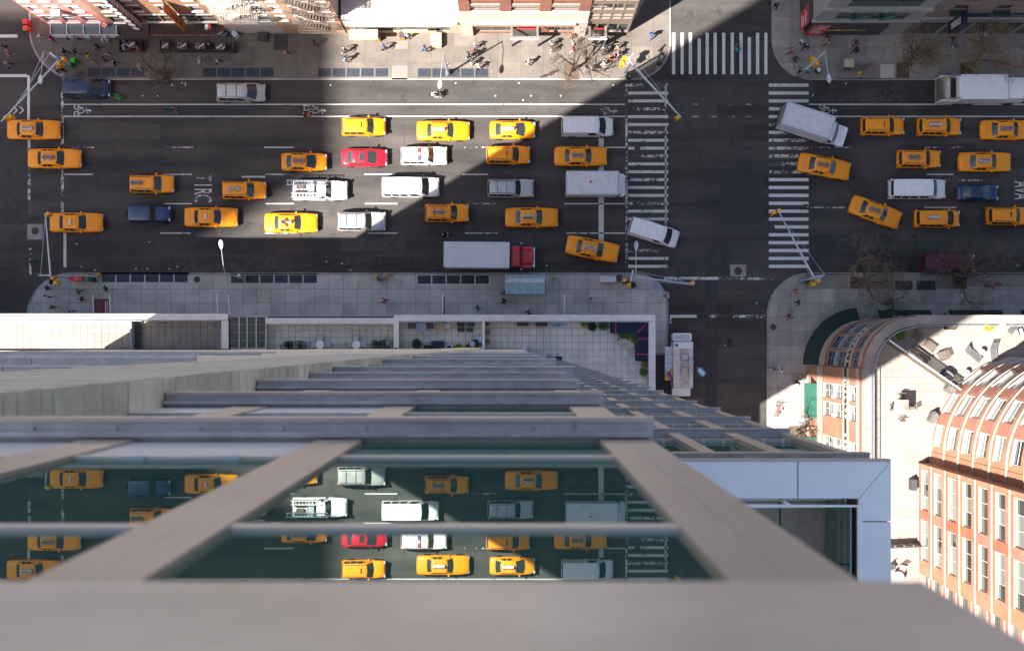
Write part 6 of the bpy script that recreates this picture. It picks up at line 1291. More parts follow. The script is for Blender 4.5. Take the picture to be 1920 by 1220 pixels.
# cafe seating at the top left
def cafe_table(label, x, y, w=.8, d=.7, mat='wood', z=SWZ, group=None):
    p = P(x, y, z+.74); t = thing('cafe_table', label, 'table', (p.x, p.y, z), 0, group); bevbox(MB(), -w/2, -d/2, .70, w/2, d/2, .74, .05).build('top', MT[mat], t); MB().tube([(0, 0, .03), (0, 0, .7)], .04, 6).build('leg', MT['dark'], t); MB().lathe([(.25, 0), (.25, .03), (.04, .06)], 10).build('foot', MT['dark'], t)
    for k in range(3): MB().cyl(-.2+.2*k, .12*(k-1), .741, .755, .10, 10).build('plate', MT['white'], t)
for lab, x, y in (('cafe table in the left pen of the top left cafe', 246, 84), ('empty cafe table at the left end of the long pen', 309, 86), ('cafe table with two people in the long pen', 343, 86), ('cafe table in the middle of the long pen', 377, 86), ('cafe table at the right end of the long pen', 411, 88), ('cafe table by the doorway right of the long awning', 413, 62)): cafe_table(lab, x, y)
def pen(label, x0, y0, x1, y1):
    a, b_ = P(x0, y1, .9), P(x1, y0, .9); t = thing('cafe_barrier', label, 'barrier', (a.x, a.y, SWZ)); w, d = b_.x-a.x, b_.y-a.y; m_ = MT['awn_brown']
    for q in ((0, 0, w, .05), (0, 0, .05, d), (w-.05, 0, w, d)): MB().box(q[0], q[1], .1, q[2], q[3], .9).build('panel', m_, t)
    for xx in (0, w): MB().cbox(xx, 0, .5, .1, .1, 1.0).build('post', MT['black'], t)
pen('low brown barrier round the left cafe pen', 224, 73, 266, 95); pen('long low brown barrier round the right cafe pen', 300, 76, 440, 96)
boxthing('sandwich_board', 'white sandwich board right of the cafe pen', 'sign board', 441, 65, .6, .45, 1.0, MT['white'], rz=-45, win=False, legs=False)
boxthing('doorway_shelter', 'dark shelter board in front of the tenement shops', 'shop board', 493, 68, 1.0, 1.0, .5, MT['dark'], win=False, rz=-10)
# fruit stall crates
for lab, x, y, m_ in (('orange fruit crate left of the white-shirted customer', 754, 67, M('orange_crate', (.7, .25, .04), .6)), ('orange fruit crate right of the middle cream awning', 824, 57, M('orange_crate_2', (.7, .28, .05), .6)), ('orange fruit crate at the right end of the left cream awning', 708, 70, M('orange_crate_3', (.65, .25, .05), .6))): boxthing('fruit_crate', lab, 'crate', x, y, .55, .7, .8, m_, win=False, lid=MT['dark'])
t = boxthing('goods_table', 'cream covered goods table on the sunlit top pavement', 'table', 818, 76, 1.05, 1.35, .8, m_cr, win=False)
# bicycles
BK = {}
def bike_parts():
    if BK: return BK
    def ring(r, tr, c):
        b = MB(); n_ = 16; pts = [(c[0]+r*math.cos(2*math.pi*i/n_), 0, c[1]+r*math.sin(2*math.pi*i/n_)) for i in range(n_+1)]; b.tube(pts, tr, 4, cap=False)
        for i in range(6): a = math.pi*i/6; b.tube([(c[0]-r*math.cos(a), 0, c[1]-r*math.sin(a)), (c[0]+r*math.cos(a), 0, c[1]+r*math.sin(a))], .006, 3)
        return b
    BK['wheel'] = [ring(.33, .025, (-.5, .35)).mesh('wheel', MT['tyre']), ring(.33, .025, (.52, .35)).mesh('wheel', MT['tyre'])]
    BK['frame'] = MB().tube([(-.5, 0, .35), (-.05, 0, .33), (.4, 0, .75), (-.18, 0, .8), (-.05, 0, .33)], .022, 5).tube([(-.5, 0, .35), (-.18, 0, .8)], .02, 5).tube([(.52, 0, .35), (.38, 0, .95)], .022, 5).mesh('frame', MT['black'])
    BK['bar'] = MB().tube([(.30, .28, .98), (.38, .12, 1.0), (.38, -.12, 1.0), (.30, -.28, .98)], .018, 5).mesh('handlebar', MT['chrome']); BK['saddle'] = MB().prism([(-.32, -.08), (-.05, -.03), (-.05, .03), (-.32, .08)], .86, .92).mesh('saddle', MT['dark'])
    return BK
def bicycle(label, x, y, rz, mat='black', z=0, name='bicycle', cat='bicycle', lean=0):
    bp = bike_parts(); p = P(x, y, z+.5); t = thing(name, label, cat, (p.x, p.y, z+.005), R(rz)); t.rotation_euler = (R(lean), 0, R(rz))
    for w in bp['wheel']: obj('wheel', w, t)
    f = obj('frame', bp['frame'], t); recolor(f, MT[mat] if isinstance(mat, str) else mat); obj('handlebar', bp['bar'], t); obj('saddle', bp['saddle'], t); return t
bicycle('black bicycle locked on the sunlit top pavement left of the bare tree', 1026, 136, 25, 'black', SWZ, lean=25); bicycle('red bicycle standing on the sunlit side-street pavement', 1456, 767, 80, 'red', SWZ, lean=20); bicycle('bicycle leaning at the lower right kerb by the tree pit', 1862, 531, 10, 'red', SWZ, lean=30)
m_neon = M('neon_green', (.02, .75, .06), .4); bicycle('bright green bicycle in front of the navy van', 221, 172, -15, m_neon, 0, lean=55)
for lab, x, y, rz in (('bicycle of the rider in the bike lane at the left', 318, 205, 0), ('upper bicycle of the pair riding in the bike lane', 573, 202, 0), ('lower bicycle of the pair riding beside the bike lane', 573, 214, 0), ('bicycle of the rider in the lower dark lane', 833, 440, 0), ('bicycle ridden across the upper crosswalk', 1384, 92, 80)): bicycle(lab, x, y, rz)
t = bicycle('small motor scooter in the sunlit kerb lane', 818, 177, 0, 'white', 0, 'motor_scooter', 'scooter'); MB().cbox(-.15, 0, .55, .7, .26, .35).build('engine_cover', MT['p_white'] if 'p_white' in MT else MT['white'], t)
# ---------------------------------------------------------------- people
def person_mesh(name, pose):
    """one continuous skinned body facing +x; material slots: top, trousers, skin, shoes"""
    J = dict(pelvis=(0, 0, .93), waist=(0, 0, 1.08), chest=(.0, 0, 1.32), neck=(.01, 0, 1.49), head=(.035, 0, 1.60), crown=(.02, 0, 1.70))
    st = pose.get('stride', .28); sit = pose.get('sit', False)
    for s, sg in (('l', 1), ('r', -1)):
        f = sg*st
        J['hip'+s] = (0, .10*sg, .90)
        if sit: J['knee'+s] = (.42, .13*sg, .50); J['ank'+s] = (.40, .13*sg, .09); J['toe'+s] = (.58, .14*sg, .05)
        else:
            J['knee'+s] = (f*.62+.05, .11*sg, .50); J['ank'+s] = (f*.95-.03, .11*sg, .09 + (.06 if f < 0 else 0)); J['toe'+s] = (f*.95+.15, .12*sg, .04+(.02 if f < 0 else 0))
        J['sh'+s] = (0, .20*sg, 1.43); a = -f*.8; b_ = pose.get('arm', 0)
        if b_: J['el'+s] = (.16, .27*sg, 1.18); J['wr'+s] = (.40, .18*sg, 1.14); J['palm'+s] = (.47, .17*sg, 1.14); hd = Vector((1, 0, 0))
        else: J['el'+s] = (a*.45-.02, .27*sg, 1.15); J['wr'+s] = (a*.95+.05, .27*sg, .92); J['palm'+s] = (a*1.05+.07, .27*sg, .85); hd = Vector((.15, 0, -1)).normalized()
        pv = Vector(J['palm'+s])
        for k in range(4):
            off = Vector((.0, 0, 0)); sp = (k-1.5)*.02; ln = (.075, .085, .082, .065)[k]
            side = Vector((1, 0, 0)) if not b_ else Vector((0, 1, 0))
            J['f%d%s' % (k, s)] = tuple(pv+side*sp+hd*.045); J['g%d%s' % (k, s)] = tuple(pv+side*sp*1.2+hd*(.045+ln)+Vector((0, -sg*.015, 0)))
        J['t0'+s] = tuple(pv - hd*.02 + (Vector((.035, -sg*.01, 0)) if not b_ else Vector((0, -sg*.035, 0)))); J['t1'+s] = tuple(pv + hd*.03 + (Vector((.055, -sg*.015, 0)) if not b_ else Vector((.0, -sg*.055, 0))))
    if sit:
        dz = -.42
        for k in list(J):
            if k[:3] not in ('kne', 'ank', 'toe'): J[k] = (J[k][0], J[k][1], J[k][2]+dz)
    bones = [('pelvis', 'waist', 0), ('waist', 'chest', 0), ('chest', 'neck', 0), ('neck', 'head', 2), ('head', 'crown', 2)]
    for s in 'lr':
        bones += [('pelvis', 'hip'+s, 1), ('hip'+s, 'knee'+s, 1), ('knee'+s, 'ank'+s, 1), ('ank'+s, 'toe'+s, 3), ('chest', 'sh'+s, 0), ('sh'+s, 'el'+s, 0), ('el'+s, 'wr'+s, 0), ('wr'+s, 'palm'+s, 2), ('palm'+s, 't0'+s, 2), ('t0'+s, 't1'+s, 2)]
        for k in range(4): bones += [('palm'+s, 'f%d%s' % (k, s), 2), ('f%d%s' % (k, s), 'g%d%s' % (k, s), 2)]
    rad = dict(pelvis=(.155, .12), waist=(.14, .11), chest=(.165, .12), neck=(.06, .06), head=(.095, .085), crown=(.085, .075), hip=(.10, .10), knee=(.065, .065), ank=(.045, .045), toe=(.04, .035), sh=(.075, .075), el=(.05, .05), wr=(.034, .034), palm=(.036, .026), f=(.011, .011), g=(.008, .008), t=(.012, .012))
    names = list(J); idx = {k: i for i, k in enumerate(names)}
    me = bpy.data.meshes.new(name); me.from_pydata([J[k] for k in names], [(idx[a], idx[b_]) for a, b_, _ in bones], [])
    o = bpy.data.objects.new(name, me); COL.objects.link(o); o.modifiers.new('skin', 'SKIN')
    if not me.skin_vertices: me.attributes.new('x', 'FLOAT', 'POINT')
    sv = me.skin_vertices[0].data
    for k in names:
        key = k if k in rad else (k[:-1] if k[:-1] in rad else k[0]); sv[idx[k]].radius = rad[key]; sv[idx[k]].use_root = (k == 'pelvis')
    sb = o.modifiers.new('sub', 'SUBSURF'); sb.levels = 1; sb.render_levels = 1
    dg = bpy.context.evaluated_depsgraph_get(); dg.update(); out = bpy.data.meshes.new_from_object(o.evaluated_get(dg)); out.name = 'person'
    bpy.data.objects.remove(o)
    seg = [(Vector(J[a]), Vector(J[b_]), m) for a, b_, m in bones]
    for _ in range(4): pass
    out.materials.clear()
    for nm in ('shirt_0', 'trousers_0', 'skin_0', 'shoe_0'): out.materials.append(MT['dark'])
    for f in out.polygons:
        c = f.center; best = (9, 0)
        for a, b_, m in seg:
            ab = b_-a; t_ = max(0, min(1, (c-a).dot(ab)/max(1e-9, ab.length_squared))); d_ = (c-(a+ab*t_)).length
            if m == 1 and b_.z > .85: d_ += .03
            if d_ < best[0]: best = (d_, m)
        f.material_index = best[1]; f.use_smooth = True
    hz = (-.42 if sit else 0); hb = MB(); hb.lathe([(.02, 1.765+hz), (.07, 1.75+hz), (.10, 1.70+hz), (.108, 1.65+hz), (.10, 1.58+hz), (.07, 1.53+hz)], 10, (.005, 0)); hm = hb.mesh('hair', MT['dark'], True)
    for v in hm.vertices:
        if v.co.x > .06 and v.co.z < 1.69+hz: v.co.x = .06
    return out, hm
POSES = {'walk': person_mesh('person', dict(stride=.30)), 'walk2': person_mesh('person', dict(stride=-.26)), 'stand': person_mesh('person', dict(stride=.05, arm=0)), 'hold': person_mesh('person', dict(stride=.12, arm=1)), 'sit': person_mesh('person', dict(sit=True, arm=1))}
CLO = {}
def cloth(c):
    cols = dict(black=(.012, .012, .014), white=(.68, .68, .68), blue=(.05, .13, .40), lightblue=(.22, .38, .62), navy=(.015, .025, .07), red=(.50, .02, .04), grey=(.18, .18, .19), tan=(.42, .32, .22), orange=(.65, .16, .03), pink=(.60, .25, .30), maroon=(.16, .02, .03), green=(.03, .14, .06), teal=(.02, .18, .19), yellow=(.6, .38, .03), olive=(.14, .13, .05), brown=(.12, .07, .04), khaki=(.36, .29, .19), purple=(.25, .04, .30), denim=(.05, .09, .17), turquoise=(.04, .42, .55), magenta=(.5, .04, .25), skin=(.45, .27, .19), skin2=(.22, .12, .08), darkhair=(.018, .013, .010), brownhair=(.08, .045, .025), blond=(.38, .26, .12), greyhair=(.3, .29, .28))
    if c not in CLO: CLO[c] = M('cloth_'+c, cols[c], .85, 0, .2, 7)
    return CLO[c]
prn = random.Random(21)
def person(label, x, y, top, bottom, hd, pose='walk', hair=None, z=SWZ, group='people on the pavements', scale=None):
    p = P(x, y, z+.95); hair = hair or prn.choice(['darkhair', 'darkhair', 'brownhair', 'blond', 'greyhair']); o = obj('person', POSES[pose][0], None, (p.x, p.y, z+(.0 if pose != 'sit' else .0)), R(hd)); tag(o, label, 'person', group)
    s = scale or prn.uniform(.96, 1.05); o.scale = (s, s, s)
    for i, m_ in enumerate((top, bottom, prn.choice(['skin', 'skin', 'skin2']), prn.choice(['black', 'white', 'brown']))): recolor(o, cloth(m_), i)
    h_ = obj('hair', POSES[pose][1], o); recolor(h_, cloth(hair)); return o
PEOPLE = [
 ('person in a black jacket crossing at the far top left, upper of two', 10, 88, 'black', 'brown', 60, 'walk'), ('person in a white and dark top below the black-jacketed one, far top left', 14, 100, 'pink', 'denim', 40, 'walk2'), ('person in light clothes crossing just above the white road line, far left', 14, 121, 'lightblue', 'black', 20, 'walk'),
 ('person in white and teal at the end of the dark glass canopy', 73, 67, 'white', 'teal', 200, 'walk'), ('person in black and magenta in front of the dark glass canopy', 98, 73, 'magenta', 'black', 150, 'walk2'), ('person in black under the second lamp of the canopy', 128, 70, 'black', 'black', 0, 'stand'), ('person in white and black under the canopy middle', 143, 70, 'white', 'black', 90, 'stand'),
 ('person in a black coat left of the yellow-trousered one', 121, 97, 'black', 'black', 170, 'walk'), ('person in black with light blue jeans in the top left crowd', 142, 98, 'black', 'lightblue', 0, 'walk2'), ('person carrying a yellow bag in the top left crowd', 167, 104, 'yellow', 'tan', 150, 'walk'), ('person in khaki shorts below the yellow one', 178, 116, 'khaki', 'khaki', 130, 'walk2'), ('tall person in black above the top left crowd', 184, 88, 'black', 'black', 200, 'hold'), ('person in a white top right of the top left crowd', 199, 100, 'white', 'denim', 20, 'walk'), ('person in a plaid maroon shirt in the top left crowd', 196, 112, 'maroon', 'black', 45, 'walk2'), ('person in dark clothes walking past the first grating at top left', 215, 118, 'black', 'navy', 190, 'walk'),
 ('person in white and khaki walking over the left gratings', 262, 126, 'white', 'khaki', 340, 'walk'), ('person in a white shirt with bare legs left of the gratings', 374, 114, 'white', 'tan', 200, 'walk2'), ('person in a white shirt and black trousers near the gratings', 407, 114, 'white', 'black', 190, 'walk'), ('person in white and black at the top left kerb', 103, 132, 'white', 'black', 80, 'hold'), ('person in black at the top left kerb', 116, 131, 'black', 'black', 100, 'stand'), ('person in white by the navy van at the kerb', 121, 145, 'white', 'denim', 10, 'stand'), ('person in white and purple by the canopy end', 198, 74, 'white', 'purple', 270, 'hold'),
 ('person in pink and black on the brown mat by the tenement shops', 536, 97, 'pink', 'black', 160, 'walk'), ('person in black beside the shade edge by the tenement', 590, 81, 'black', 'denim', 200, 'walk2'), ('person in dark clothes at the kerb below the bare tree', 310, 149, 'brown', 'tan', 30, 'hold'),
 ('person in a brown top at the shade edge on the sunlit pavement', 646, 94, 'brown', 'denim', 180, 'walk'), ('person in a blue shirt at the shade edge on the sunlit pavement', 648, 110, 'lightblue', 'navy', 170, 'walk2'), ('person in blue passing the left cream awning', 720, 89, 'blue', 'black', 180, 'walk'), ('person in blue below the cream goods table', 797, 92, 'blue', 'navy', 200, 'walk2'), ('customer in white at the middle cream awning', 764, 68, 'white', 'denim', 90, 'hold'),
 ('person in light blue at the top of the group by the lamp shadow', 891, 86, 'lightblue', 'red', 20, 'walk'), ('person in black and orange by the lamp shadow', 889, 100, 'black', 'brown', 0, 'walk2'), ('person in black left of the lamp shadow', 879, 103, 'black', 'black', 190, 'walk'), ('person in white with red sleeves below the lamp shadow', 884, 118, 'white', 'tan', 180, 'stand'), ('person in white and navy below the lamp shadow', 897, 125, 'white', 'navy', 200, 'walk'), ('person in white and blue left of the locked bicycle', 991, 116, 'white', 'black', 170, 'walk2'),
 ('person in light blue above the bare tree', 1034, 82, 'lightblue', 'tan', 200, 'stand'), ('person in grey above the bare tree', 1034, 93, 'grey', 'grey', 190, 'stand'), ('person in bright orange by the shop window', 1070, 69, 'orange', 'tan', 90, 'hold'), ('person in white and blue between the shop and the bare tree', 1075, 81, 'white', 'blue', 350, 'stand'), ('person in red and white stripes behind the bare tree', 1075, 93, 'red', 'white', 0, 'walk'),
 ('person in black left of the glass corner portal', 1139, 75, 'black', 'black', 200, 'walk'), ('person in black in the middle of the corner crowd', 1138, 88, 'black', 'navy', 180, 'walk2'), ('person in brown and black in the corner crowd', 1132, 99, 'brown', 'black', 190, 'stand'), ('person in tan at the right of the corner crowd', 1158, 88, 'tan', 'tan', 180, 'walk'), ('person in pink at the right of the corner crowd', 1159, 101, 'pink', 'black', 10, 'walk2'), ('person in a big white shirt in the corner crowd', 1132, 118, 'white', 'white', 170, 'walk'), ('person in black and orange beside the white shirt in the corner crowd', 1142, 109, 'orange', 'black', 0, 'hold'), ('person in tan below the corner crowd', 1109, 127, 'tan', 'brown', 180, 'stand'), ('person in black under the bare tree branches', 1118, 82, 'black', 'brown', 160, 'walk'),
 ('person in blue alone on the sunlit side-street corner', 1222, 66, 'blue', 'denim', 240, 'walk'), ('person in black at the shaded kerb of the top corner', 1236, 121, 'black', 'denim', 270, 'stand'), ('person in dark clothes by the top corner litter bin', 1180, 146, 'black', 'brown', 0, 'stand'),
 ('person in black at the left kerb of the upper right pavement', 1455, 11, 'black', 'black', 270, 'walk'), ('person in red at the upper right corner', 1484, 96, 'red', 'maroon', 180, 'walk'), ('person in pale grey with a companion at the upper right corner', 1504, 79, 'white', 'black', 60, 'stand'), ('person in black beside the pale grey one at the upper right corner', 1510, 88, 'black', 'black', 60, 'walk2'), ('person in brown and black left of the top right signal', 1491, 111, 'brown', 'black', 250, 'walk'), ('person in all white left of the top right signal', 1486, 123, 'white', 'white', 260, 'stand'), ('person in cream with a pattern below the shop sign', 1552, 80, 'tan', 'brown', 190, 'walk'), ('person in olive right below the shop sign', 1556, 68, 'olive', 'black', 190, 'walk2'), ('person in a plaid shirt above the black-coated one at top right', 1604, 80, 'maroon', 'denim', 200, 'walk'), ('person in a black coat with blue sleeves at top right', 1605, 94, 'black', 'navy', 220, 'walk2'), ('person in navy by the top right kerb', 1500, 133, 'navy', 'black', 180, 'stand'), ('person in a bright blue top by the top right kerb', 1517, 134, 'turquoise', 'black', 90, 'stand'),
 ('person in dark plaid between the top right trees', 1788, 72, 'maroon', 'navy', 90, 'walk'), ('person in a white hat between the top right trees', 1790, 86, 'blue', 'white', 270, 'walk2'), ('person in a white coat by the apartments shopfront', 1846, 66, 'white', 'black', 200, 'walk'),
 ('person in black at the top of the lower left corner group', 97, 528, 'black', 'navy', 180, 'walk'), ('person in maroon plaid on the lower left corner', 90, 540, 'maroon', 'black', 180, 'stand'), ('person in white and red on the lower left corner', 88, 555, 'white', 'black', 190, 'walk2'), ('person in olive and red near the podium edge at lower left', 100, 576, 'olive', 'black', 170, 'hold'), ('person in olive black in the middle of the lower left corner', 148, 547, 'olive', 'black', 190, 'walk'), ('person in black and orange in the middle of the lower left corner', 155, 561, 'black', 'orange', 180, 'walk2'), ('person in black and white by the first lower grating', 200, 541, 'black', 'white', 180, 'walk'), ('person in blue half hidden by the podium edge at lower left', 134, 585, 'lightblue', 'navy', 180, 'walk'),
 ('person in red on the lower pavement', 721, 564, 'red', 'navy', 180, 'walk'), ('person in bright blue on the lower pavement', 896, 577, 'blue', 'blue', 200, 'walk2'), ('person in maroon left of the bus shelter', 943, 549, 'maroon', 'black', 120, 'stand'), ('person in black below the bus shelter', 945, 565, 'black', 'black', 180, 'walk'), ('person in black at the podium edge right of the bus shelter', 991, 586, 'black', 'brown', 190, 'walk2'), ('person in white and pink right of the bus shelter', 1107, 559, 'white', 'black', 0, 'hold'),
 ('person in white with a dark bag stepping off the lower corner', 1252, 553, 'white', 'navy', 180, 'walk'), ('person in blue and red in the lower side street', 1417, 568, 'blue', 'brown', 200, 'walk2'), ('person in black walking in the side street beside the food truck', 1369, 643, 'black', 'black', 190, 'walk'), ('person in red on the lower right corner', 1492, 547, 'red', 'tan', 200, 'walk'), ('person in black on the lower right corner', 1496, 567, 'black', 'denim', 190, 'walk2'), ('person in black with a red bag on the lower right corner', 1481, 593, 'black', 'red', 230, 'walk'), ('person in light blue on the right side-street pavement', 1448, 691, 'lightblue', 'lightblue', 90, 'stand'), ('person in white beside the light blue one on the side-street pavement', 1464, 693, 'white', 'tan', 180, 'walk'), ('person in black at the shade edge on the side-street pavement', 1495, 717, 'black', 'black', 240, 'walk2'), ('person in dark red running over the right crosswalk', 1512, 389, 'navy', 'maroon', 180, 'walk'),
 ('person in white pushing a pram on the lower right pavement', 1688, 558, 'white', 'pink', 200, 'hold'), ('person in black walking below the pram', 1673, 578, 'black', 'black', 180, 'walk'), ('person in black between the two green awnings', 1769, 592, 'black', 'black', 0, 'walk2'), ('person in teal on the bottom left crosswalk', 62, 491, 'teal', 'black', 160, 'walk')]
for row in PEOPLE:
    lab, x, y, a, b_, hd, ps = row
    person(lab, x, y, a, b_, hd, ps, z=0.0 if (any(k in lab for k in ('crossing', 'crosswalk', 'walking in the side street', 'lower side street'))) else SWZ)
for lab, x, y, a, b_, hd, z in (('diner in blue in the left cafe pen', 232, 77, 'lightblue', 'black', 0, SWZ), ('diner in white in the left cafe pen', 231, 88, 'white', 'black', 0, SWZ), ('diner in orange in the left cafe pen', 258, 90, 'orange', 'brown', 180, SWZ), ('diner in white at the left table of the long pen', 333, 85, 'white', 'navy', 0, SWZ), ('diner in black right of the middle table', 392, 84, 'black', 'black', 180, SWZ), ('diner in white left of the middle table', 367, 86, 'white', 'black', 0, SWZ), ('diner in white at the right end of the long pen', 420, 87, 'white', 'tan', 180, SWZ), ('diner in light blue by the doorway right of the long awning', 423, 62, 'lightblue', 'black', 180, SWZ)):
    person(lab, x, y, a, b_, hd, 'sit', z=z, group='cafe diners'); p = P(x, y, z+.95); t = thing('cafe_chair', 'dark chair under the '+lab, 'chair', (p.x, p.y, z), R(hd), 'cafe chairs')
    MB().cbox(.05, 0, .43, .42, .42, .04).build('seat', MT['dark'], t); MB().cbox(-.19, 0, .65, .04, .42, .42).build('backrest', MT['dark'], t)
    for sx in (-1, 1):
        for sy in (-1, 1): MB().cbox(.05+sx*.18, sy*.18, .205, .035, .035, .41).build('leg', MT['dark'], t)
for lab, x, y, a, b_, hd in (('cyclist in white and teal in the bike lane at the left', 316, 205, 'teal', 'black', 0), ('upper cyclist in black and white of the bike lane pair', 570, 202, 'white', 'black', 0), ('lower cyclist in black and orange of the bike lane pair', 570, 214, 'black', 'orange', 0), ('cyclist in black with pale sleeves in the lower dark lane', 830, 440, 'black', 'black', 0), ('cyclist in turquoise on the upper crosswalk', 1384, 93, 'turquoise', 'denim', 80), ('scooter rider in white and red in the sunlit kerb lane', 815, 177, 'white', 'black', 0)):
    o = person(lab, x, y, a, b_, hd, 'sit', z=.40, group='riders on two wheels')
p = P(1667, 566, .6); t = thing('pram', 'dark pram pushed along the lower right pavement', 'pram', (p.x, p.y, SWZ), R(200)); MB().prism([(-.4, -.25), (.4, -.22), (.4, .22), (-.4, .25)], .45, .75).build('body', MT['navy'], t); MB().lathe([(.28, .7), (.25, .95), (.05, 1.02)], 10, (.15, 0)).build('hood', MT['black'], t); MB().tube([(-.4, .2, .7), (-.75, .2, 1.0), (-.75, -.2, 1.0), (-.4, -.2, .7)], .018, 5).build('handle', MT['metal'], t)
for sx in (-1, 1):
    for sy in (-1, 1): o = MB().lathe([(.1, -.02), (.1, .02)], 10).build('wheel', MT['tyre'], t, (sx*.3, sy*.24, .1)); o.rotation_euler = (R(90), 0, 0)
# ---------------------------------------------------------------- terrace furniture
def at(x, y, z, h=.5): q = P(x, y, z+h); return (q.x, q.y, z)
def chair(label, x, y, z, rz, mat, group=None, w=.55, arms=False, slats=True):
    t = thing('terrace_chair', label, 'chair', at(x, y, z, .4), R(rz), group); m_ = MT[mat]
    if slats:
        for k in range(5): MB().cbox(-w/2+.06+k*(w-.1)/4+.0, 0, .43, (w-.1)/4-.025, w-.04, .03).build('seat_slat', m_, t)
    else: MB().cbox(0, 0, .43, w, w, .04).build('seat', m_, t)
    for k in range(4): MB().cbox(-w/2-.02-.03*k, 0, .52+.11*k, .03, w, .08).build('back_slat', m_, t)
    for sx in (-1, 1):
        for sy in (-1, 1): MB().cbox(sx*(w/2-.04), sy*(w/2-.04), .21, .05, .05, .42).build('leg', m_, t)
    if arms:
        for sy in (-1, 1): MB().cbox(0, sy*(w/2+.02), .64, w, .07, .03).build('armrest', m_, t); MB().cbox(w/2-.04, sy*(w/2+.02), .53, .05, .05, .2).build('arm_post', m_, t)
    return t
def round_table(label, x, y, z, r, mat, group=None):
    t = thing('round_table', label, 'table', at(x, y, z, .72), 0, group); MB().lathe([(r-.02, .69), (r, .70), (r, .72), (r-.02, .73), (.02, .73)], 24).build('top', MT[mat], t); MB().tube([(0, 0, .02), (0, 0, .69)], .035, 8).build('pedestal', MT['metal'], t); MB().lathe([(r*.6, 0), (r*.6, .02), (.05, .06)], 12).build('foot', MT['metal'], t)
def leafball(b, c, r, n_, s, rn, flat=1.0):
    for i in range(n_):
        u = Vector((rn.gauss(0, 1), rn.gauss(0, 1), rn.gauss(0, 1))).normalized(); q = Vector(c)+Vector((u.x*r, u.y*r, u.z*r*flat))*rn.uniform(.72, 1.05); a = Vector((rn.uniform(-1, 1), rn.uniform(-1, 1), rn.uniform(-1, 1))).normalized(); e = a.orthogonal().normalized(); k = s*rn.uniform(.6, 1.3)
        b.quad(q+a*k, q+e*k*.6, q-a*k, q-e*k*.6)
def shrub(label, x, y, z, r, mat, pot='terracotta', ph=.4, seed=1, h=None, loose=1.0):
    rn = random.Random(seed); t = thing('potted_shrub', label, 'potted plant', at(x, y, z, .6)); MB().lathe([(r*.5, 0), (r*.68, ph), (r*.74, ph), (r*.74, ph+.03), (r*.6, ph+.03), (r*.58, ph-.05), (.02, ph-.05)], 14).build('pot', MT[pot], t)
    MB().lathe([(r*.58, ph-.05), (r*.3, ph-.02), (.02, ph)], 12).build('soil', MT['soil'], t); b = MB(); leafball(b, (0, 0, ph+r*.75), r*loose, int(900*min(1, r*2)), .045, rn); leafball(b, (0, 0, ph+r*.75), r*.7*loose, 250, .06, rn); stuff(b.build('foliage', MT[mat], t)); MB().tube([(0, 0, ph-.05), (0, 0, ph+r*.7)], .03, 6).build('stem', MT['bark'], t)
def hedge(label, x, y, z, w, d, mat, seed):
    rn = random.Random(seed); t = thing('hedge_planter', label, 'planter', at(x, y, z, .5)); bevbox(MB(), -w/2, -d/2, 0, w/2, d/2, .5, .02).build('box', MT['metal'], t); b = MB()
    for i in range(int(w*9)): leafball(b, (-w/2+rn.uniform(0, w), rn.uniform(-d/2, d/2)*.8, .6+rn.uniform(0, .12)), .24, 90, .045, rn)
    stuff(b.build('foliage', MT[mat], t))
def box_planter(label, x, y, z, w, d, h, mat, name='planter_box', cat='planter', rz=0, fill='soil'):
    t = thing(name, label, cat, at(x, y, z, h), R(rz)); m_ = MT[mat]
    for q in ((-w/2, -d/2, w/2, -d/2+.04), (-w/2, d/2-.04, w/2, d/2), (-w/2, -d/2+.04, -w/2+.04, d/2-.04), (w/2-.04, -d/2+.04, w/2, d/2-.04)): MB().box(q[0], q[1], 0, q[2], q[3], h).build('side', m_, t)
    MB().box(-w/2+.04, -d/2+.04, .02, w/2-.04, d/2-.04, h-.05).build('fill', MT[fill], t); return t
def lounger(label, x, y, z, rz, mat, L=1.9, w=.62, up=.5):
    t = thing('sun_lounger', label, 'lounger', at(x, y, z, .35), R(rz)); m_ = MT[mat]
    n_ = 9
    for k in range(n_): xx = -L/2+L*.62*(k+.5)/n_; MB().cbox(xx, 0, .33, L*.62/n_-.02, w-.06, .025).build('slat', m_, t)
    for k in range(5): f = (k+.5)/5; MB().cbox(-L/2+L*.62+f*L*.38*.86, 0, .36+f*up, L*.38/5-.02, w-.06, .03).build('back_slat', m_, t)
    for sy in (-1, 1):
        MB().tube([(-L/2, sy*(w/2-.02), .32), (L*.12, sy*(w/2-.02), .32), (L/2-.1, sy*(w/2-.02), .34+up)], .022, 6).build('frame_rail', MT['metal'], t)
        for xx in (-L/2+.2, L*.1): MB().tube([(xx, sy*(w/2-.03), 0), (xx, sy*(w/2-.03), .31)], .02, 5).build('leg', MT['metal'], t)
Z2 = PZ; Z1 = CF
# podium: two white round tables with chairs, hedges
for n_, (x, lab) in enumerate(((600, 'left'), (668, 'right'))):
    round_table('white round table on the narrow podium terrace, %s of two' % lab, x, 646, Z2, .36, 'white', 'white round terrace tables')
    for k, (dx, dy, rz) in enumerate(((0, -13, -90), (-13, 0, 0), (13, 0, 180))): chair('grey metal chair %s the %s white round table' % (('above', 'left of', 'right of')[k], lab), x+dx, 646+dy, Z2, rz, 'metal', 'chairs at the white tables', .42, slats=False)
hedge('dark clipped hedge planter at the left of the narrow podium terrace', 551, 646, Z2, 1.8, .6, 'leaf_dark', 31); hedge('dark clipped hedge planter at the right of the narrow podium terrace', 718, 646, Z2, 1.75, .6, 'leaf_dark', 32)
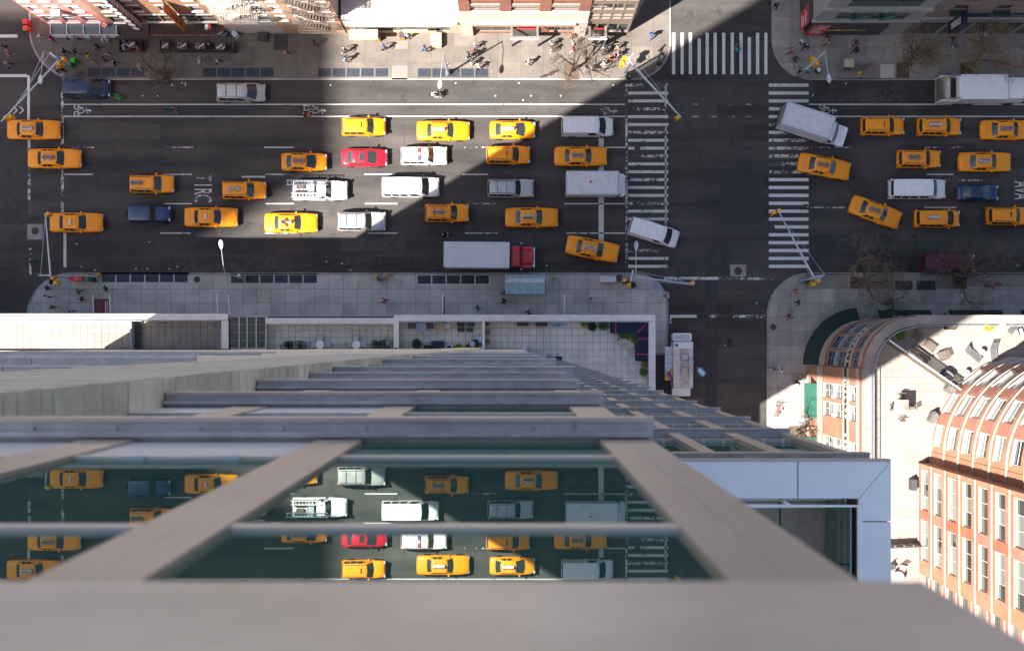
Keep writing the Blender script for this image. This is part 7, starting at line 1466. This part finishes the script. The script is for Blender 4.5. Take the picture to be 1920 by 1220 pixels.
# middle terrace clutter
t = thing('patio_table', 'square grey patio table on the middle podium terrace', 'table', at(790, 612, Z2, .7)); bevbox(MB(), -.42, -.4, .68, .42, .4, .73, .08).build('top', MT['blue_grey'], t)
for sx in (-1, 1):
    for sy in (-1, 1): MB().cbox(sx*.33, sy*.32, .34, .05, .05, .68).build('leg', MT['dark'], t)
chair('dark chair left of the square grey patio table', 774, 611, Z2, 0, 'dark', 'chairs at the patio table', .48); chair('dark chair right of the square grey patio table', 805, 611, Z2, 180, 'dark', 'chairs at the patio table', .48); chair('tan cushioned chair right of the patio table', 827, 614, Z2, -100, 'wood_lt', None, .58, True, False)
round_table('small grey round side table by the tan chair', 840, 611, Z2, .24, 'metal')
for k, (lab, x, y, w, m_, fl) in enumerate((('dark planter box by the screen, upper left', 864, 608, .62, 'black', 'soil'), ('dark planter box by the screen, lower left', 864, 618, .55, 'dark', 'soil'), ('brown planter box by the screen, upper right', 883, 608, .62, 'brown' if False else 'wood', 'leaf'), ('bright green planter box by the screen', 881, 618, .55, 'green', 'leaf'))): box_planter(lab, x, y, Z2, w, .34, .3, m_, fill=fl)
shrub('bushy potted tree at the left of the middle podium terrace', 781, 645, Z2, .38, 'leaf', seed=41, loose=1.2); t = box_planter('black rolled tarpaulin bundle beside the potted tree', 803, 650, Z2, .7, .3, .35, 'black', 'tarpaulin_bundle', 'bundle')
t = thing('covered_grill', 'dark covered barbecue on the middle podium terrace', 'barbecue', at(822, 645, Z2, .8)); bevbox(MB(), -.6, -.28, .1, .45, .28, .95, .1).build('cover', MT['navy'], t); MB().tube([(.45, -.2, .8), (.75, -.2, .8), (.75, .2, .8), (.45, .2, .8)], .03, 5).build('handle', MT['metal'], t); MB().box(-.5, -.2, 0, -.4, .2, .1).box(.3, -.2, 0, .4, .2, .1).build('foot', MT['dark'], t)
t = thing('hoop', 'white ringed stool beside the covered barbecue', 'stool', at(842, 652, Z2, .5)); MB().tube([(.26*math.cos(a*.524), .26*math.sin(a*.524), .5) for a in range(13)], .04, 6).build('ring', MT['white'], t); MB().lathe([(.2, .44), (.2, .47), (.02, .48)], 14).build('seat', MT['navy'], t); MB().tube([(0, 0, 0), (0, 0, .44)], .04, 6).build('post', MT['metal'], t)
shrub('small red potted plant by the ringed stool', 852, 652, Z2, .16, 'leaf_lime', 'red', .25, 42); shrub('brown potted plant by the stacked covers', 860, 650, Z2, .26, 'leaf_gold', 'wood', .3, 43)
t = thing('covered_furniture', 'black tarpaulin thrown over furniture beside the white screen', 'cover', at(886, 645, Z2, .6)); b = MB(); rn = random.Random(8)
prof = [(-.85, -.35), (-.3, .1), (.1, .4), (.45, .38), (.5, -.1), (.35, -.45), (-.4, -.5)]
b.prism(prof, 0, .55); b.prism([(x*.8, y*.8) for x, y in prof], .55, .75); b.build('tarpaulin', MT['black'], t, smooth=False); MB().lathe([(.2, .76), (.24, .95), (.02, .98)], 12).build('bucket', MT['metal'], t)
t = thing('folding_chair', 'folding chair with a blue and white striped towel', 'chair', at(900, 636, Z2, .5)); MB().cbox(0, 0, .45, .42, .5, .03).build('seat', MT['white'], t); MB().cbox(-.1, 0, .475, .1, .48, .015).build('stripe', m_lb, t); MB().cbox(.1, 0, .475, .08, .48, .015).build('stripe', m_lb, t)
for sx in (-1, 1):
    for sy in (-1, 1): MB().cbox(sx*.18, sy*.2, .21, .03, .03, .43).build('leg', MT['dark'], t)
chair('brown stool chair against the white screen, upper', 914, 622, Z2, 0, 'wood', None, .42); chair('brown stool chair against the white screen, lower', 914, 640, Z2, 0, 'wood', None, .42)
shrub('white pot with red flowers at the top of the white screen', 914, 606, Z2, .18, 'leaf_gold', 'white', .3, 44)
box_planter('long black planter under the coping of the big terrace, left', 980, 606.5, Z2, .95, .38, .5, 'dark'); box_planter('long black planter under the coping of the big terrace, right', 1016, 607, Z2, .95, .38, .5, 'dark')
t = thing('step_ladder', 'white ladder with light blue rungs lying on the big terrace', 'ladder', at(1053, 609, Z2, .2))
for sy in (-1, 1): MB().box(-.72, sy*.2-.03, .1, .72, sy*.2+.03, .18).build('rail', MT['white'], t)
for k in range(7): MB().cbox(-.6+.2*k, 0, .14, .10, .36, .04).build('rung', m_lb if k < 4 else MT['white'], t)
shrub('pale flowering pot on the big podium terrace', 1095, 607, Z2, .26, 'leaf_gold', 'white', .3, 45, loose=1.2); shrub('dark round bush in a black pot on the big podium terrace', 1110, 612, Z2, .40, 'leaf_dark', 'black', .5, 46); shrub('leafy green bush by two white rings on the big podium terrace', 1131, 609, Z2, .40, 'leaf', 'dark', .5, 47, loose=1.15)
for k, (x, y, lab) in enumerate(((1165, 630, 'leftmost of four round boxwood pots by the covered sofa'), (1176, 629, 'second of four round boxwood pots by the covered sofa'), (1188, 628.5, 'upper right of four round boxwood pots by the covered sofa'), (1190.5, 640, 'lower right of four round boxwood pots by the covered sofa'))): shrub(lab, x, y, Z2, .27, 'leaf_lime', 'terracotta', .4, 50+k)
shrub('olive green round bush in the lower corner of the big terrace', 1206.5, 697, Z2, .36, 'leaf_lime', 'black', .5, 55); shrub('small golden plant above the corner bush', 1208, 684, Z2, .2, 'leaf_gold', 'dark', .4, 56)
t = thing('covered_sofa', 'L-shaped corner sofa under a navy cover with pink straps', 'sofa', at(1180, 620, Z2, .6)); o0 = Vector(at(1180, 620, Z2, .6))
def pl_(x, y): q = P(x, y, Z2+.7); return (q.x-o0.x, q.y-o0.y)
(ax, ay), (bx_, by) = pl_(1145, 604), pl_(1216, 625); bevbox(MB(), ax, by, .05, bx_, ay, .72, .12).build('cover', MT['navy'], t); (cx_, cy_), (dx_, dy_) = pl_(1192, 626), pl_(1216, 677); bevbox(MB(), cx_, dy_, .05, dx_, cy_, .70, .12).build('cover', MT['navy'], t)
rn = random.Random(9)
for k in range(9): f = k/9; bevbox(MB(), ax+.15+(bx_-ax-.4)*f, by+.12+rn.uniform(0, .2), .721, ax+.15+(bx_-ax-.4)*f+rn.uniform(.15, .3), by+.6+rn.uniform(0, .25), .745+rn.uniform(0, .02), .06).build('fold', MT['navy'], t)
for k in range(7): f = k/7; bevbox(MB(), cx_+.12+rn.uniform(0, .2), dy_+.1+(cy_-dy_-.4)*f, .701, cx_+.6+rn.uniform(0, .25), dy_+.1+(cy_-dy_-.4)*f+rn.uniform(.12, .25), .72+rn.uniform(0, .02), .06).build('fold', MT['navy'], t)
for a, b_, zz in (((1155, 604), (1154, 625), .77), ((1213, 605), (1195, 624), .77), ((1196, 636), (1216, 634), .745), ((1193, 663), (1216, 665), .745)):
    p0, p1 = Vector((*pl_(*a), zz)), Vector((*pl_(*b_), zz)); n2 = Vector((-(p1-p0).y, (p1-p0).x, 0)).normalized()*.028; MB().quad(p0-n2, p1-n2, p1+n2, p0+n2).build('strap', MT['pink'], t)
t = thing('trestle_table', 'tan folding table standing askew by the covered sofa', 'table', at(1172, 643, Z2, .7), R(-22)); bevbox(MB(), -.72, -.3, .68, .72, .3, .72, .02).build('top', M('tan_board', (.40, .34, .27), .7), t)
for sx in (-1, 1):
    for sy in (-1, 1): MB().cbox(sx*.6, sy*.24, .34, .04, .04, .68).build('leg', MT['metal'], t)
MB().cbox(-.66, .1, .76, .12, .2, .08).build('clamp', MT['black'], t)
t = thing('plant_stand', 'thin white stand in the lower corner of the big terrace', 'stand', at(1203, 720, Z2, .7)); MB().tube([(-.3, -.4, .7), (-.3, .4, .7), (.3, .4, .7), (.3, -.4, .7), (-.3, -.4, .7)], .02, 5).build('rim', MT['white'], t)
for sx in (-.3, .3):
    for sy in (-.4, .4): MB().tube([(sx, sy, 0), (sx, sy, .7)], .018, 5).build('leg', MT['white'], t)
boxthing('storage_box', 'small black box by the wall of the big terrace', 'box', 1047.5, 671.5, .55, .32, .3, MT['black'], z=Z2, win=False, legs=False); boxthing('blue_crate', 'small blue crate by the wall of the big terrace', 'crate', 1029, 668.5, .4, .3, .3, MT['blue_grey'], z=Z2, win=False, legs=False); boxthing('white_crate', 'small white box by the wall of the big terrace', 'box', 983, 654, .42, .4, .4, MT['white'], z=Z2, win=False, legs=False)
# sunny terrace of the orange building
chair('weathered teak armchair at the curved end of the sunny terrace', 1720, 629, Z1, -35, 'wood', None, .68, True); chair('teak armchair with a tan cushion in the middle of the sunny terrace', 1767, 667, Z1, 200, 'wood', None, .72, True, False)
t = thing('teak_table', 'low teak slatted table on the sunny terrace', 'table', at(1744, 648, Z1, .4), R(-35))
for k in range(8): MB().cbox(-.5+.142*k, 0, .4, .12, .72, .03).build('slat', MT['wood'], t)
for sx in (-1, 1):
    for sy in (-1, 1): MB().cbox(sx*.48, sy*.3, .19, .06, .06, .385).build('leg', MT['wood'], t)
t = thing('teak_bench', 'long dark teak bench along the slatted fence', 'bench', at(1727, 663, Z1, .45), R(-37))
for k in range(5): MB().cbox(0, -.24+.12*k, .43, 1.7, .1, .03).build('seat_slat', MT['wood'], t)
for k in range(12): MB().cbox(-.8+.145*k, -.33, .68, .06, .03, .42).build('back_slat', MT['wood'], t)
for sx in (-1, 1):
    MB().cbox(sx*.88, -.02, .62, .07, .6, .04).build('armrest', MT['wood'], t)
    for sy in (-.28, .26): MB().cbox(sx*.82, sy, .3, .06, .06, .6).build('leg', MT['wood'], t)
m_sl = 'mesh_grey'; lounger('grey mesh sun lounger lying diagonally on the sunny terrace', 1823, 663, Z1, 140, m_sl); lounger('grey mesh sun lounger standing upright in the picture on the sunny terrace', 1863, 660, Z1, 95, m_sl, 1.85); lounger('grey folded lounger at the top right of the sunny terrace', 1900, 615, Z1, 55, 'mesh_grey', 1.1, .55, .35)
round_table('grey round table beside the diagonal lounger', 1842, 660, Z1, .28, 'blue_grey'); round_table('small white-topped round table near the brick wall', 1813, 699, Z1, .26, 'white')
box_planter('black planter under the coping of the sunny terrace', 1784, 611, Z1, .85, .6, .6, 'black'); shrub('golden shrub in a white pot on the sunny terrace', 1853, 612, Z1, .38, 'leaf_gold', 'white', .45, 61, loose=1.15); chair('white wire chair right of the golden shrub', 1881, 611, Z1, -60, 'white', None, .5, False, False); chair('white wire chair at the right edge of the sunny terrace', 1912, 622, Z1, 20, 'white', None, .5, False, False); shrub('dark shrub at the curved end of the sunny terrace', 1689, 628, Z1, .34, 'leaf_lime', 'dark', .4, 62, loose=1.2)
shrub('dead brown plants against the curved brick wall', 1878, 684, Z1, .45, 'leaf_gold', 'dark', .3, 63, loose=1.2)
for lab, x, y, rz in (('grey covered grill at the foot of the slatted fence', 1785, 731, -35), ('grey covered grill against the curved brick wall', 1752, 782, 65), ('dark covered grill behind the slatted fence', 1779, 702, -38)):
    t = thing('covered_grill', lab, 'barbecue', at(x, y, Z1, .8), R(rz)); b = MB(); bevbox(b, -.5, -.3, .05, .5, .3, .85, .12); b.build('cover', MT['navy'] if 'dark' in lab else M('grey_cover_'+str(x), (.12, .115, .115), .7), t); bevbox(MB(), -.4, -.22, .851, .4, .22, 1.02, .12).build('hood', M('grey_cover_h'+str(x), (.14, .135, .135), .7), t); MB().tube([(-.3, -.28, .9), (.3, -.28, .9)], .02, 5).build('handle', MT['metal'], t)
# slatted fence across the terrace
def slat_fence(label, a, b_, z, h=1.15, rail='white'):
    pa, pb = P(*a, z+h), P(*b_, z+h); L = (pb-pa).length; t = thing('slatted_fence', label, 'fence', (pa.x, pa.y, z), math.atan2(pb.y-pa.y, pb.x-pa.x)); n_ = int(L/.16)
    sm = MB().box(0, -.02, .05, .11, .02, h-.03).mesh('slat', MT['wood'])
    for k in range(n_): obj('slat', sm, t, (k*L/n_+.02, 0, 0))
    MB().box(0, -.06, h-.029, L, .06, h).build('top_rail', MT[rail], t)
    for k in range(5): MB().box(k*(L-.1)/4, .022, 0, k*(L-.1)/4+.1, .12, h-.03).build('post', MT['wood_lt'], t)
slat_fence('slatted wooden fence crossing the sunny terrace diagonally', (1668, 638), (1806, 733), Z1, 1.9); slat_fence('slatted fence at the lower end of the sunny terrace', (1660, 1027), (1732, 1024), Z1, 1.3, 'dark')
# pagoda-topped dining set
t = thing('parasol', 'square pale teak parasol over a dining table on the sunny terrace', 'parasol', at(1691, 763, Z1, 2.0)); w = .62; b = MB()
for k in range(4):
    a0, a1 = R(45+90*k), R(135+90*k); c0, c1 = (w*1.414*math.cos(a0), w*1.414*math.sin(a0)), (w*1.414*math.cos(a1), w*1.414*math.sin(a1)); b.quad((*c0, 1.9), (*c1, 1.9), (0, 0, 2.35))
b.build('canopy', M('teak_canopy', (.45, .38, .33), .8, 0, .2, 6), t); MB().tube([(0, 0, 0), (0, 0, 2.36)], .03, 6).build('pole', MT['wood'], t)
for k in range(4): a0 = R(45+90*k); MB().tube([(0, 0, 2.3), (w*1.4*math.cos(a0), w*1.4*math.sin(a0), 1.87)], .018, 4).build('rib', MT['wood'], t)
t = thing('dining_table', 'square teak dining table under the parasol', 'table', at(1691, 764, Z1, .7)); MB().box(-.5, -.5, .69, -.04, .5, .73).box(.04, -.5, .69, .5, .5, .73).box(-.04, .04, .69, .04, .5, .73).box(-.04, -.5, .69, .04, -.04, .73).build('top', MT['wood'], t)
for sx in (-1, 1):
    for sy in (-1, 1): MB().cbox(sx*.43, sy*.43, .345, .06, .06, .69).build('leg', MT['wood'], t)
for lab, x, y, rz in (('teak chair above the parasol', 1691, 744, -90), ('teak chair left of the parasol', 1675, 764, 0), ('teak chair right of the parasol', 1710, 763, 180), ('teak chair below the parasol', 1691, 781, 90)): chair(lab, x, y, Z1, rz, 'wood', 'teak dining chairs', .5)
t = thing('round_glass_table', 'round glass table at the lower end of the sunny terrace', 'table', at(1684, 1082, Z1, .7)); MB().lathe([(.52, .70), (.54, .71), (.54, .73), (.02, .735)], 24).build('top', MT['metal'], t); MB().tube([(0, 0, 0), (0, 0, .7)], .04, 6).build('pedestal', MT['dark'], t)
chair('tan chair above the round glass table', 1692, 1066, Z1, -110, 'wood_lt', None, .5, False, False); chair('dark wire chair left of the round glass table', 1674, 1062, Z1, -60, 'dark', None, .45, False, False)
boxthing('terrace_cabinet', 'grey barbecue trolley against the tall brick front', 'barbecue', 1712, 908, .5, .95, .9, MT['dark'], z=Z1, win=False)
